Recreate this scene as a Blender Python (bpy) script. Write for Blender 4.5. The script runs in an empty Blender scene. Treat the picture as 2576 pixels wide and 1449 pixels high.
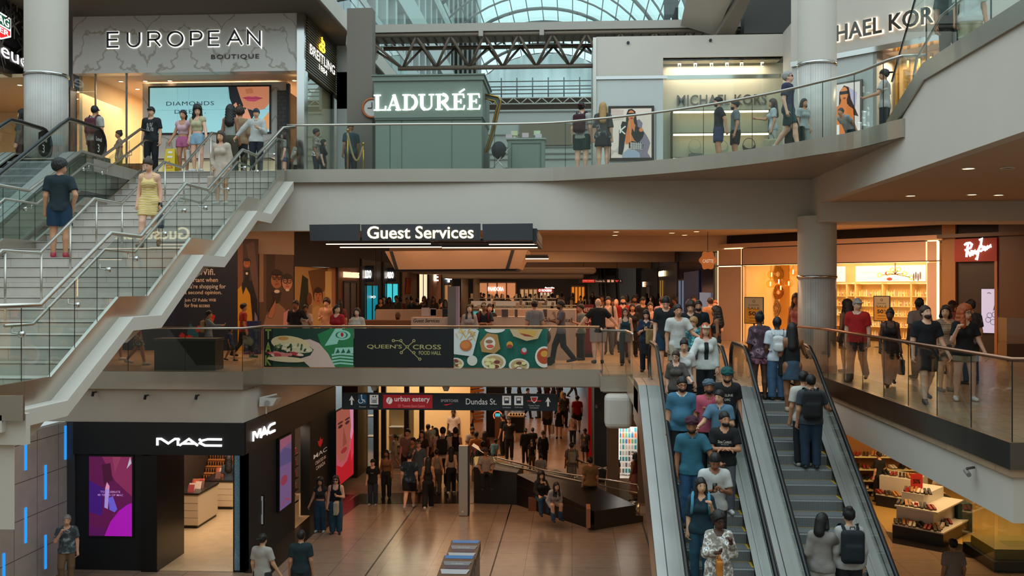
import bpy,math,random
import numpy as np
from mathutils import Vector,Matrix
SC=bpy.context.scene
COL=SC.collection
# camera, sky, exposure
F,CX,CY=2470.0,1288.0,724.5
CAMZ=2.1
YAW=math.radians(3.5)
SN,CS=math.sin(YAW),math.cos(YAW)
cam=bpy.data.cameras.new('camera')
cam.sensor_width=36.0
cam.lens=36.0*F/2576.0
cam.clip_end=600
cam_ob=bpy.data.objects.new('camera',cam)
cam_ob.location=(0,0,CAMZ)
cam_ob.rotation_euler=(math.pi/2,0,YAW)
COL.objects.link(cam_ob)
SC.camera=cam_ob
W=bpy.data.worlds.new('sky')
SC.world=W
W.use_nodes=True
_n=W.node_tree.nodes
_bg=_n['Background']
_bg.inputs[0].default_value=(0.72,0.93,1.0,1)
_bg.inputs[1].default_value=1.3
vs=SC.view_settings
vs.view_transform='Standard'
vs.look='None'
vs.gamma=1.0
vs.use_curve_mapping=False
vs.exposure=0.0
SC.cycles.use_denoising=True
SC.cycles.max_bounces=7
SC.cycles.diffuse_bounces=3
SC.cycles.glossy_bounces=3
SC.cycles.transmission_bounces=4
SC.cycles.transparent_max_bounces=24
SC.cycles.caustics_reflective=False
SC.cycles.caustics_refractive=False
SC.cycles.sample_clamp_indirect=4.0
def area_light(name,loc,sx,sy,power,color,rot=(0,0,0)):
 l=bpy.data.lights.new(name,'AREA')
 l.shape='RECTANGLE'
 l.size,l.size_y=sx,sy
 l.energy=power
 l.color=color
 o=bpy.data.objects.new(name,l)
 o.location=loc
 o.rotation_euler=rot
 COL.objects.link(o)
 return o
WARM=(1.0,0.62,0.36)
AMBER=(1.0,0.78,0.54)
SOFT=(1.0,0.8,0.58)
area_light('roof_daylight',(-1,12,19),22,22,1500,(0.82,0.95,1.0))
for _y in(28.5,33,46,54,66,82):
 area_light('concourse_light',(-1.5,_y,4.15 if _y not in(29,36)else 4.1),9,2,230 if _y<50 else 190,WARM)
area_light('mural_fill',(-11,29.5,4.15),6,1.5,170,WARM)  # unseen lamp added to brighten the murals
area_light('understair_fill',(-11.2,19,-.25),1.5,5,45,(1,.86,.74))  # no lamp hangs here; added to lift the dim tiled wall
for _y in(29,40,50,62):
 area_light('lower_concourse_light',(-3.2,_y,-.5),6,3,130,WARM)
# pixel <-> place


def ray(px,py):
 xc,zc=(px-CX)/F,(CY-py)/F
 return Vector((xc*CS-SN,xc*SN+CS,zc))
def AY(px,py,Y):
 r=ray(px,py)
 t=Y/r.y
 return Vector((r.x*t,Y,CAMZ+r.z*t))
def AX(px,py,X):
 r=ray(px,py)
 t=X/r.x
 return Vector((X,r.y*t,CAMZ+r.z*t))
def AZ(px,py,z):
 r=ray(px,py)
 t=(z-CAMZ)/r.z
 return Vector((r.x*t,r.y*t,z))
def AD(px,py,d):
 r=ray(px,py)
 return Vector((r.x*d,r.y*d,CAMZ+r.z*d))
# materials
_M={}
def lin(c):
 out=[]
 for v in c[:3]:
  v=v/255.0
  out.append(v/12.92 if v<=0.04045 else((v+0.055)/1.055)**2.4)
 return out
def mat(name,rgb,rough=0.6,metal=0.0,emis=0.0,noise=0.0,scale=6.0,spec=None,ecol=None,bump=0.0):
 k=(name,tuple(rgb),rough,metal,emis,noise)
 if k in _M:
  return _M[k]
 m=bpy.data.materials.new(name)
 m.use_nodes=True
 nt=m.node_tree
 b=nt.nodes['Principled BSDF']
 c=lin(rgb)
 b.inputs['Base Color'].default_value=(*c,1)
 b.inputs['Roughness'].default_value=rough
 b.inputs['Metallic'].default_value=metal
 if spec is not None:
  b.inputs['Specular IOR Level'].default_value=spec
 if emis>0:
  e=lin(ecol)if ecol else c
  b.inputs['Emission Color'].default_value=(*e,1)
  b.inputs['Emission Strength'].default_value=emis
 if noise>0:
  tc=nt.nodes.new('ShaderNodeTexCoord')
  nz=nt.nodes.new('ShaderNodeTexNoise')
  nz.inputs['Scale'].default_value=scale
  nz.inputs['Detail'].default_value=4
  mx=nt.nodes.new('ShaderNodeMix')
  mx.data_type='RGBA'
  mx.inputs['A'].default_value=(*[v*(1-noise)for v in c],1)
  mx.inputs['B'].default_value=(*[min(1,v*(1+noise))for v in c],1)
  nt.links.new(tc.outputs['Object'],nz.inputs['Vector'])
  nt.links.new(nz.outputs['Fac'],mx.inputs['Factor'])
  nt.links.new(mx.outputs['Result'],b.inputs['Base Color'])
  if bump>0:
   bp=nt.nodes.new('ShaderNodeBump')
   bp.inputs['Strength'].default_value=bump
   bp.inputs['Distance'].default_value=0.01
   nt.links.new(nz.outputs['Fac'],bp.inputs['Height'])
   nt.links.new(bp.outputs['Normal'],b.inputs['Normal'])
 _M[k]=m
 return m
def tiles(name,rgb,tw,th,joint=(60,50,45),rough=0.3,gap=0.006,vary=0.06,axes='xy',offset=0.5,noise=0.08):
 m=bpy.data.materials.new(name)
 m.use_nodes=True
 nt=m.node_tree
 b=nt.nodes['Principled BSDF']
 b.inputs['Roughness'].default_value=rough
 tc=nt.nodes.new('ShaderNodeTexCoord')
 sp=nt.nodes.new('ShaderNodeSeparateXYZ')
 cb=nt.nodes.new('ShaderNodeCombineXYZ')
 nt.links.new(tc.outputs['Object'],sp.inputs[0])
 nm={'x':'X','y':'Y','z':'Z'}
 nt.links.new(sp.outputs[nm[axes[0]]],cb.inputs['X'])
 nt.links.new(sp.outputs[nm[axes[1]]],cb.inputs['Y'])
 br=nt.nodes.new('ShaderNodeTexBrick')
 br.offset=offset
 br.inputs['Scale'].default_value=1
 br.inputs['Brick Width'].default_value=tw
 br.inputs['Row Height'].default_value=th
 br.inputs['Mortar Size'].default_value=gap
 br.inputs['Mortar Smooth'].default_value=0.1
 c=lin(rgb)
 br.inputs['Color1'].default_value=(*[v*(1-vary)for v in c],1)
 br.inputs['Color2'].default_value=(*[v*(1+vary)for v in c],1)
 br.inputs['Mortar'].default_value=(*lin(joint),1)
 nt.links.new(cb.outputs[0],br.inputs['Vector'])
 nz=nt.nodes.new('ShaderNodeTexNoise')
 nz.inputs['Scale'].default_value=3.0
 nz.inputs['Detail'].default_value=6
 nt.links.new(tc.outputs['Object'],nz.inputs['Vector'])
 hs=nt.nodes.new('ShaderNodeMix')
 hs.data_type='RGBA'
 hs.blend_type='MULTIPLY'
 hs.inputs['Factor'].default_value=noise*4
 nt.links.new(br.outputs['Color'],hs.inputs['A'])
 nt.links.new(nz.outputs['Fac'],hs.inputs['B'])
 nt.links.new(hs.outputs['Result'],b.inputs['Base Color'])
 return m
def glass_mat(name,tint=(0.93,0.97,0.95),ior=1.45,rough=0.0,boost=1.0):
 m=bpy.data.materials.new(name)
 m.use_nodes=True
 nt=m.node_tree
 nt.nodes.remove(nt.nodes['Principled BSDF'])
 out=nt.nodes['Material Output']
 tr=nt.nodes.new('ShaderNodeBsdfTransparent')
 tr.inputs[0].default_value=(*tint,1)
 gl=nt.nodes.new('ShaderNodeBsdfGlossy')
 gl.inputs['Roughness'].default_value=rough
 fr=nt.nodes.new('ShaderNodeFresnel')
 ge=nt.nodes.new('ShaderNodeNewGeometry')
 ix=nt.nodes.new('ShaderNodeMix')
 ix.inputs['A'].default_value=ior
 ix.inputs['B'].default_value=1/ior
 nt.links.new(ge.outputs['Backfacing'],ix.inputs['Factor'])
 nt.links.new(ix.outputs['Result'],fr.inputs['IOR'])
 mx=nt.nodes.new('ShaderNodeMixShader')
 nt.links.new(fr.outputs[0],mx.inputs[0])
 nt.links.new(tr.outputs[0],mx.inputs[1])
 nt.links.new(gl.outputs[0],mx.inputs[2])
 nt.links.new(mx.outputs[0],out.inputs[0])
 return m
def brushed(name,rgb,rough=0.28):
 m=mat(name,rgb,rough,1.0)
 nt=m.node_tree
 b=nt.nodes['Principled BSDF']
 tc=nt.nodes.new('ShaderNodeTexCoord')
 mp=nt.nodes.new('ShaderNodeMapping')
 mp.inputs['Scale'].default_value=(0.6,0.6,0.15)
 nz=nt.nodes.new('ShaderNodeTexNoise')
 nz.inputs['Scale'].default_value=1.3
 bp=nt.nodes.new('ShaderNodeBump')
 bp.inputs['Strength'].default_value=0.25
 bp.inputs['Distance'].default_value=0.15
 nt.links.new(tc.outputs['Object'],mp.inputs[0])
 nt.links.new(mp.outputs[0],nz.inputs['Vector'])
 nt.links.new(nz.outputs['Fac'],bp.inputs['Height'])
 nt.links.new(bp.outputs['Normal'],b.inputs['Normal'])
 return m
GLASS=glass_mat('clear_glass')
GLASS_GREEN=glass_mat('green_tinted_glass',(0.86,0.94,0.91),1.5)
STEEL=brushed('brushed_steel',(196,188,178))
DECK=brushed('satin_deck_steel',(150,147,142),.42)
STEEL_D=brushed('dark_brushed_steel',(120,112,106))
CHROME=mat('polished_steel',(205,200,195),0.12,1.0)
BLACK=mat('black_plastic',(16,17,19),0.35)
RUBBER=mat('black_rubber',(14,15,17),0.3)
PLASTER=mat('white_painted_plaster',(206,196,184),0.75,noise=0.05,scale=1.2)
CEIL=mat('ceiling_paint',(205,185,165),0.85,noise=0.03)
DARK=mat('dark_panel',(22,24,28),0.45)
CHAR=mat('charcoal_paint',(40,42,46),0.6)
WHITE=mat('white_laminate',(225,218,208),0.4)
# mesh building
LOC={}
class MB:
 def __init__(s):
  s.v,s.f,s.m=[],[],[]
 def add(s,vs_,fs_,mi=0):
  o=len(s.v)
  s.v.extend([tuple(p)for p in vs_])
  s.f.extend([tuple(i+o for i in f)for f in fs_])
  s.m.extend([mi]*len(fs_))
  return s
 def box(s,x0,x1,y0,y1,z0,z1,mi=0):
  p=[(x,y,z)for z in(z0,z1)for y in(y0,y1)for x in(x0,x1)]
  return s.add(p,[(0,2,3,1),(4,5,7,6),(0,1,5,4),(2,6,7,3),(0,4,6,2),(1,3,7,5)],mi)
 def fbox(s,fr,a0,a1,b0,b1,c0,c1,mi=0):
  p=[fr.P(a,b,c)for c in(c0,c1)for b in(b0,b1)for a in(a0,a1)]
  return s.add(p,[(0,2,3,1),(4,5,7,6),(0,1,5,4),(2,6,7,3),(0,4,6,2),(1,3,7,5)],mi)
 def quad(s,a,b,c,d,mi=0):
  return s.add([a,b,c,d],[(0,1,2,3)],mi)
 def slab(s,poly,z0,z1,mi=0):
  n=len(poly)
  vs_=[(p[0],p[1],z0)for p in poly]+[(p[0],p[1],z1)for p in poly]
  fs_=[tuple(range(n-1,-1,-1)),tuple(range(n,2*n))]
  fs_+=[(i,(i+1)%n,n+(i+1)%n,n+i)for i in range(n)]
  return s.add(vs_,fs_,mi)
 def prism(s,pts,off,mi=0):
  """closed polygon of 3D points extruded by a vector"""
  n=len(pts)
  off=Vector(off)
  vs_=[Vector(p)for p in pts]+[Vector(p)+off for p in pts]
  fs_=[tuple(range(n-1,-1,-1)),tuple(range(n,2*n))]
  fs_+=[(i,(i+1)%n,n+(i+1)%n,n+i)for i in range(n)]
  return s.add(vs_,fs_,mi)
 def tube(s,a,b,r,n=8,r2=None,mi=0):
  return s.path([a,b],r,n,mi,r2)
 def path(s,pts,r,n=8,mi=0,r2=None,closed=False):
  pts=[Vector(p)for p in pts]
  N=len(pts)
  rings=[]
  up=None
  for i,p in enumerate(pts):
   if closed:
    t=(pts[(i+1)%N]-pts[i-1])
   else:
    t=(pts[min(i+1,N-1)]-pts[max(i-1,0)])
   t.normalize()
   if up is None:
    up=Vector((0,0,1))if abs(t.z)<0.9 else Vector((1,0,0))
   a=t.cross(up).normalized()
   b=a.cross(t).normalized()
   up=b
   rr=r if r2 is None else r+(r2-r)*i/max(1,N-1)
   rings.append([p+a*(rr*math.cos(2*math.pi*k/n))+b*(rr*math.sin(2*math.pi*k/n))for k in range(n)])
  vs_=[q for R in rings for q in R]
  fs_=[]
  M_=N if closed else N-1
  for i in range(M_):
   j=(i+1)%N
   for k in range(n):
    fs_.append((i*n+k,i*n+(k+1)%n,j*n+(k+1)%n,j*n+k))
  if not closed:
   fs_.append(tuple(range(n-1,-1,-1)))
   fs_.append(tuple((N-1)*n+k for k in range(n)))
  return s.add(vs_,fs_,mi)
 def ribbon(s,pts,w,h,mi=0,up=(0,0,1)):
  """rectangular bar along a path; w sideways, h along up"""
  pts=[Vector(p)for p in pts]
  up=Vector(up)
  N=len(pts)
  vs_=[]
  for i,p in enumerate(pts):
   t=(pts[min(i+1,N-1)]-pts[max(i-1,0)]).normalized()
   a=t.cross(up).normalized()
   for(x,y)in((-.5,-.5),(.5,-.5),(.5,.5),(-.5,.5)):
    vs_.append(p+a*(w*x)+up*(h*y))
  fs_=[(3,2,1,0),tuple((N-1)*4+k for k in range(4))]
  for i in range(N-1):
   for k in range(4):
    fs_.append((i*4+k,i*4+(k+1)%4,(i+1)*4+(k+1)%4,(i+1)*4+k))
  return s.add(vs_,fs_,mi)
 def ball(s,c,r,n=10,mi=0,sx=1,sy=1,sz=1):
  vs_,fs_=[],[]
  m_=max(4,n//2)
  for i in range(m_+1):
   a=math.pi*i/m_
   for k in range(n):
    t=2*math.pi*k/n
    vs_.append((c[0]+r*sx*math.sin(a)*math.cos(t),c[1]+r*sy*math.sin(a)*math.sin(t),c[2]+r*sz*math.cos(a)))
  for i in range(m_):
   for k in range(n):
    fs_.append((i*n+k,(i+1)*n+k,(i+1)*n+(k+1)%n,i*n+(k+1)%n))
  return s.add(vs_,fs_,mi)
 def cyl(s,c,r,h,n=24,mi=0,r2=None):
  return s.path([(c[0],c[1],c[2]),(c[0],c[1],c[2]+h)],r,n,mi,r2)
 def sheet(s,pts,z0,z1,mi=0,th=0.0,out=None):
  """vertical strip following plan points"""
  N=len(pts)
  vs_=[(p[0],p[1],z0)for p in pts]+[(p[0],p[1],z1)for p in pts]
  return s.add(vs_,[(i,i+1,N+i+1,N+i)for i in range(N-1)],mi)
 def build(s,name,mats,parent=None,smooth=False,label=None):
  if not isinstance(mats,(list,tuple)):
   mats=[mats]
  V=np.array(s.v,dtype=np.float64).reshape(-1,3)
  if parent is not None:
   o0=LOC[parent.name]
  else:
   o0=Vector(((V[:,0].min()+V[:,0].max())/2,(V[:,1].min()+V[:,1].max())/2,V[:,2].min()))
  V=V-np.array(o0)
  me=bpy.data.meshes.new(name)
  me.from_pydata(V.tolist(),[],s.f)
  for m in mats:
   me.materials.append(m)
  if len(mats)>1:
   me.polygons.foreach_set('material_index',s.m)
  if smooth:
   me.polygons.foreach_set('use_smooth',[True]*len(me.polygons))
  me.update()
  ob=bpy.data.objects.new(name,me)
  COL.objects.link(ob)
  if parent is not None:
   ob.parent=parent
  else:
   ob.location=o0
  LOC[ob.name]=Vector(o0)
  if label:
   ob['label']=label
  return ob
def thing(name,label,cat,loc=(0,0,0),group=None):
 o=bpy.data.objects.new(name,None)
 o.empty_display_size=0.2
 o.location=loc
 COL.objects.link(o)
 LOC[o.name]=Vector(loc)
 o['label']=label
 o['category']=cat
 if group:
  o['group']=group
 return o
def tag(o,label,cat,group=None,kind=None):
 o['label']=label
 o['category']=cat
 if group:
  o['group']=group
 if kind:
  o['kind']=kind
 return o
def struct(o):
 o['kind']='structure'
 return o
class Fr:
 """a flat frame: origin, direction across, direction up"""
 def __init__(s,o,u=(1,0,0),v=(0,0,1)):
  s.o,s.u,s.v=Vector(o),Vector(u).normalized(),Vector(v).normalized()
  s.n=s.u.cross(s.v)
 def P(s,a,b,c=0.0):
  return s.o+s.u*a+s.v*b+s.n*c
_TXT={}
def text_mesh(txt,bold=0.0,shear=0.0,spacing=1.0,extrude=0.0):
 k=(txt,bold,shear,spacing,extrude)
 if k not in _TXT:
  cu=bpy.data.curves.new('lettering','FONT')
  cu.body=txt
  cu.offset=bold
  cu.shear=shear
  cu.space_character=spacing
  cu.extrude=extrude
  cu.resolution_u=3
  ob=bpy.data.objects.new('lettering',cu)
  me=bpy.data.meshes.new_from_object(ob)
  V=[tuple(v.co)for v in me.vertices]
  Fs=[tuple(p.vertices)for p in me.polygons]
  bpy.data.objects.remove(ob)
  bpy.data.curves.remove(cu)
  bpy.data.meshes.remove(me)
  _TXT[k]=(V,Fs)
 return _TXT[k]
def put_text(mb,fr,txt,a0,b0,width=None,height=None,off=0.004,mi=0,bold=0.0,shear=0.0,spacing=1.0,depth=0.0,center=False):
 """text fitted in a width x height box whose lower corner is (a0,b0) in the frame"""
 V,Fs=text_mesh(txt,bold,shear,spacing,0.5 if depth>0 else 0.0)
 if not V:
  return
 xs=[v[0]for v in V]
 ys=[v[1]for v in V]
 w0,h0=max(xs)-min(xs),max(ys)-min(ys)
 sy=(height/h0)if height else width/w0
 sx=(width/w0)if width else sy
 if center:
  a0=a0-w0*sx/2
 out=[fr.P(a0+(v[0]-min(xs))*sx,b0+(v[1]-min(ys))*sy,off+(v[2]+0.5)*depth if depth>0 else off)for v in V]
 mb.add(out,Fs,mi)
def strokes(mb,fr,lines,a0,b0,sx,sy,w,off=0.0,depth=0.02,mi=0):
 """polylines in unit box drawn as flat bars"""
 for ln in lines:
  P=[Vector((a0+p[0]*sx,b0+p[1]*sy))for p in ln]
  closed=(P[0]-P[-1]).length<1e-6 and len(P)>2
  N=len(P)
  L,R=[],[]
  for i in range(N):
   if closed:
    p0,p1=P[i-1 if i>0 else N-2],P[i+1 if i<N-1 else 1]
   else:
    p0,p1=P[max(i-1,0)],P[min(i+1,N-1)]
   d1=(P[i]-p0)
   d2=(p1-P[i])
   if d1.length<1e-9:d1=d2
   if d2.length<1e-9:d2=d1
   n1=Vector((-d1.y,d1.x)).normalized()
   n2=Vector((-d2.y,d2.x)).normalized()
   m_=(n1+n2)
   m_=m_.normalized()if m_.length>1e-6 else n1
   k=(w/2)/max(0.35,m_.dot(n1))
   L.append(P[i]+m_*k)
   R.append(P[i]-m_*k)
  vs_=[]
  for c in(off,off+depth):
   vs_+=[fr.P(p.x,p.y,c)for p in L]+[fr.P(p.x,p.y,c)for p in R]
  fs_=[]
  for i in range(N-1):
   l0,l1,r0,r1=i,i+1,N+i,N+i+1
   fs_+=[(2*N+r0,2*N+r1,2*N+l1,2*N+l0),(l0,l1,r1,r0),(l0,2*N+l0,2*N+l1,l1),(r1,2*N+r1,2*N+r0,r0)]
  if not closed:
   fs_+=[(0,N,3*N,2*N),(N-1,3*N-1,4*N-1,2*N-1)]
  mb.add(vs_,fs_,mi)
def arc(cx,cy,rx,ry,a0,a1,n=12):
 return[(cx+rx*math.cos(math.radians(a0+(a1-a0)*i/n)),cy+ry*math.sin(math.radians(a0+(a1-a0)*i/n)))for i in range(n+1)]
LETTERS={'E':([[(.8,1),(0,1),(0,0),(.8,0)],[(0,.5),(.72,.5)]],.8),'U':([[(0,1),(0,.4)]+arc(.42,.4,.42,.4,180,360,10)+[(.84,1)]],.84),'R':([[(0,0),(0,1),(.45,1)]+arc(.45,.73,.3,.27,90,-90,8)+[(0,.46)],[(.42,.46),(.8,0)]],.8),'O':([arc(.5,.5,.5,.5,0,360,28)],1.0),'P':([[(0,0),(0,1),(.45,1)]+arc(.45,.72,.3,.28,90,-90,8)+[(0,.44)]],.75),'A':([[(0,0),(.45,1),(.9,0)],[(.17,.36),(.73,.36)]],.9),'N':([[(0,0),(0,1),(.82,0),(.82,1)]],.82),'D':([[(0,0),(0,1),(.35,1)]+arc(.35,.5,.5,.5,90,-90,12)+[(0,0)]],.85),'L':([[(0,1),(0,0),(.65,0)]],.65),}
class Art:
 """flat picture on a panel: shapes in 0..1 coordinates stacked in thin layers, one mesh"""
 def __init__(s,fr,w,h,emis=0.0,rough=0.5):
  s.fr,s.w,s.h,s.e,s.r=fr,w,h,emis,rough
  s.mb,s.mats,s.k=MB(),[],0
 def mi(s,c):
  m=mat('print_ink',c,s.r,emis=s.e)
  if m not in s.mats:
   s.mats.append(m)
  return s.mats.index(m)
 def poly(s,c,pts):
  s.k+=1
  off=0.0008*s.k
  n=len(pts)
  pts=[(min(1,max(0,x)),min(1,max(0,y)))for x,y in pts]
  s.mb.add([s.fr.P(x*s.w,y*s.h,off)for x,y in pts],[tuple(range(n))],s.mi(c))
  return s
 def rect(s,c,x0,y0,x1,y1):
  return s.poly(c,[(x0,y0),(x1,y0),(x1,y1),(x0,y1)])
 def ell(s,c,cx,cy,rx,ry,rot=0,a0=0,a1=360,n=20):
  q=math.radians(rot)
  pts=[]
  for i in range(n+(0 if a1-a0>=360 else 1)):
   t=math.radians(a0+(a1-a0)*i/n)
   x,y=rx*math.cos(t)*s.w,ry*math.sin(t)*s.h
   pts.append((cx+(x*math.cos(q)-y*math.sin(q))/s.w,cy+(x*math.sin(q)+y*math.cos(q))/s.h))
  return s.poly(c,pts)
 def line(s,c,pts,wd):
  """wd in metres"""
  s.k+=1
  strokes(s.mb,s.fr,[[(x,y)for x,y in pts]],0,0,s.w,s.h,wd,0.0008*s.k,0.0004,s.mi(c))
  return s
 def text(s,c,t,x,y,w=None,h=None,**k):
  s.k+=1
  put_text(s.mb,s.fr,t,x*s.w,y*s.h,w*s.w if w else None,h*s.h if h else None,0.0008*s.k,s.mi(c),**k)
  return s
 def face(s,cx,cy,r,skin,hair,lips=(170,70,70),brow=(40,25,20),asp=1.25,hairtop=True):
  """a face of half-width r (in panel widths)"""
  q=s.w/s.h
  if hairtop:
   s.ell(hair,cx,cy+.25*r*q,r*1.2,r*q*asp*1.1)
  s.ell(skin,cx,cy,r,r*q*asp)
  if hairtop:
   s.ell(hair,cx,cy+r*q*asp*.85,r*1.0,r*q*.45)
  for sg in(-1,1):
   s.ell(tuple(min(255,int(v*1.12+14))for v in skin),cx+sg*r*.4,cy+r*q*.2,r*.18,r*q*.08)
   s.ell(brow,cx+sg*r*.4,cy+r*q*.2,r*.09,r*q*.07)
   s.ell(brow,cx+sg*r*.42,cy+r*q*.42,r*.27,r*q*.06)
  sh=tuple(int(v*.72)for v in skin)
  s.poly(sh,[(cx-r*.05,cy+r*q*.15),(cx+r*.17,cy-r*q*.3),(cx-r*.17,cy-r*q*.3)])
  s.ell(lips,cx,cy-r*q*.6,r*.36,r*q*.13)
  return s
 def build(s,name,parent=None,label=None):
  return s.mb.build(name,s.mats,parent,label=label)
# the setting: floors, slabs, beams, ceilings
L1,L2,L3,L4=-5.0,0.0,5.15,10.43
FLOOR1=tiles('stone_floor_tiles',(168,140,118),1.2,1.2,(96,78,64),0.22,0.006,0.04,offset=0.0)
FLOOR2=tiles('beige_floor_tiles',(188,156,124),0.9,0.9,(128,100,78),0.25,0.005,0.05,offset=0.0)
FLOOR3=tiles('grey_floor_tiles',(160,152,142),0.9,0.9,(110,104,96),0.3,0.005,0.05,offset=0.0)
STONE_D=tiles('dark_stone',(46,36,32),1.2,0.6,(28,22,20),0.2,0.005,0.1)
struct(MB().box(-30,30,-12,110,L1-.3,L1).build('floor',FLOOR1))
ceil_p=mat('soffit_paint',(196,170,144),0.9,noise=0.04)
def catmull(P,n=6):
 P=[Vector(p)for p in P]
 out=[]
 for i in range(len(P)-1):
  p0,p1,p2,p3=P[max(i-1,0)],P[i],P[i+1],P[min(i+2,len(P)-1)]
  for k in range(n):
   t=k/n
   out.append(.5*((2*p1)+(p2-p0)*t+(2*p0-5*p1+4*p2-p3)*t*t+(3*p1-p0-3*p2+p3)*t**3))
 out.append(P[-1])
 return out
E2=[(-25,23.9),(-8.15,23.9),(-8.05,25.2),(.75,25.2),(.75,24.05),(1.33,24.05),(1.33,20.0),(5.0,20.0),(5.0,24.6),(5.9,24.6),(5.9,13.6),(25,13.6)]
struct(MB().slab(E2+[(25,110),(-25,110)],-.45,0).build('floor_mezzanine',FLOOR2))
_c3=[AZ(px,py,5.2)for px,py in((1352,422),(1500,414),(1650,402),(1800,386),(1950,365),(2050,348),(2150,330),(2235,306))]
C3=catmull([(-7.43,25.2,0),(-4,25.25,0)]+[(p.x,p.y,0)for p in _c3],5)
E3=[(-25,22.5),(-11.25,22.5),(-11.25,25.1),(-7.43,25.1)]+[(p.x,p.y)for p in C3]+[(6.05,18.4),(6.3,18.4),(6.3,10),(25,10)]
struct(MB().slab(E3+[(25,110),(-25,110)],4.85,L3).build('floor_gallery',[FLOOR3]))
struct(MB().box(-25,25,25.75,110,4.2,4.26).build('ceiling',CEIL))
struct(MB().box(6.3,25,10,24.4,4.2,4.3).build('ceiling_balcony',ceil_p))
def trim(name,pts,z,h,w=.05,m=STEEL):
 return struct(MB().ribbon([(p[0],p[1],z)for p in pts],w,h,0).build(name,m))
trim('trim_1',[(-25,23.88),(-8.13,23.88),(-8.03,25.18),(.72,25.18)],-.2,.44)
trim('trim_2',[(.72,25.2),(.72,24.02),(1.34,24.02)],-.24,.36)
trim('trim_3',[(5.88,24.6),(5.88,13.58),(25,13.58)],-.16,.36,m=STEEL_D)
trim('trim_4',[(p.x,p.y)for p in C3]+[(6.02,18.3),(6.4,18.3)],5.02,.34)
struct(MB().box(-25,-8.17,23.98,24.5,-1.26,-.42).build('beam_mezzanine',PLASTER))
struct(MB().box(-8.7,-8.17,24.5,33.2,-1.26,-.45).build('beam_mezzanine_return',PLASTER))
struct(MB().box(1.45,5.0,20.3,24.0,-.9,-.45).build('beam_landing_deck',PLASTER))
b_=MB().box(.78,1.42,23.4,24.0,-1.25,-.45)
o_=struct(b_.build('beam_landing',PLASTER))
m_=o_.modifiers.new('round','BEVEL');m_.width=.12;m_.segments=3
struct(MB().box(5.95,6.35,14.0,24.6,-1.08,-.34).build('beam_balcony',PLASTER))
struct(MB().box(5.95,25,13.66,14.0,-1.08,-.34).build('beam_balcony_return',PLASTER))
struct(MB().box(-12,6.05,25.35,25.75,3.6,4.86).build('beam_front',PLASTER))
struct(MB().box(6.05,25,24.4,25.74,3.72,4.85).build('beam_side',PLASTER))
for i,y in enumerate((40,57,74)):
 struct(MB().box(-9.2 if i else-7.5,7.2 if i else 6.8,y,y+.8,3.6,4.22).build('beam_concourse',CEIL))
struct(MB().box(-5.2,-4.6,40.8,57,3.7,4.22).build('beam_concourse',CEIL))
MB_=MB().prism([(6.05,24.4,4.2),(6.05,10,4.2),(6.05,10,5.72),(6.05,17.2,5.72),(6.05,19.0,5.0),(6.05,18.6,4.86),(6.05,24.4,4.86)],(.24,0,0))
struct(MB_.build('wall_right_flank',PLASTER))
struct(MB().box(-24.5,24.5,-12.4,-12,L1,15).build('wall_back',PLASTER))
struct(MB().box(-24.9,-24.5,-12.4,40,L1,15).build('wall_left',PLASTER))
struct(MB().box(24.5,24.9,-12.4,40,L1,15).build('wall_right',PLASTER))
# round columns
COLT=tiles('column_mosaic',(214,206,198),0.06,0.22,(150,142,134),0.35,0.0035,0.02,offset=0.0)
def col_tiles(name,r):
 m=tiles(name,(214,206,198),0.064,0.2,(178,170,162),0.35,0.004,0.02,offset=0.0)
 nt=m.node_tree
 tc=[n for n in nt.nodes if n.type=='TEX_COORD'][0]
 cb=[n for n in nt.nodes if n.type=='COMBXYZ'][0]
 sp=[n for n in nt.nodes if n.type=='SEPXYZ'][0]
 at=nt.nodes.new('ShaderNodeMath');at.operation='ARCTAN2'
 mu=nt.nodes.new('ShaderNodeMath');mu.operation='MULTIPLY';mu.inputs[1].default_value=r
 nt.links.new(sp.outputs['Y'],at.inputs[0]);nt.links.new(sp.outputs['X'],at.inputs[1])
 nt.links.new(at.outputs[0],mu.inputs[0]);nt.links.new(mu.outputs[0],cb.inputs['X'])
 return m
def column(x,y,r,z0,z1,ring):
 o=struct(MB().cyl((x,y,ring),r,z1-ring,72).build('column',PLASTER))
 LOC[o.name]=Vector((x,y,ring));o.location=(x,y,ring)
 t=MB().cyl((x,y,z0+.15),r-.004,ring-z0-.15,40).build('tile_cladding',col_tiles('column_mosaic',r),o)
 for p in t.data.polygons:p.use_smooth=len(p.vertices)==4
 MB().cyl((x,y,ring-.035),r+.02,.07,40).build('steel_ring',CHROME,o,True)
 MB().cyl((x,y,z0),r+.01,.16,40).build('base_band',CHAR,o,True)
 return o
column(6.17,25.2,.475,L2,3.9,2.38)
column(6.17,25.2,.475,L3,14.5,7.72)
column(-13.62,24.7,.53,L3,14.5,7.6)
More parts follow.
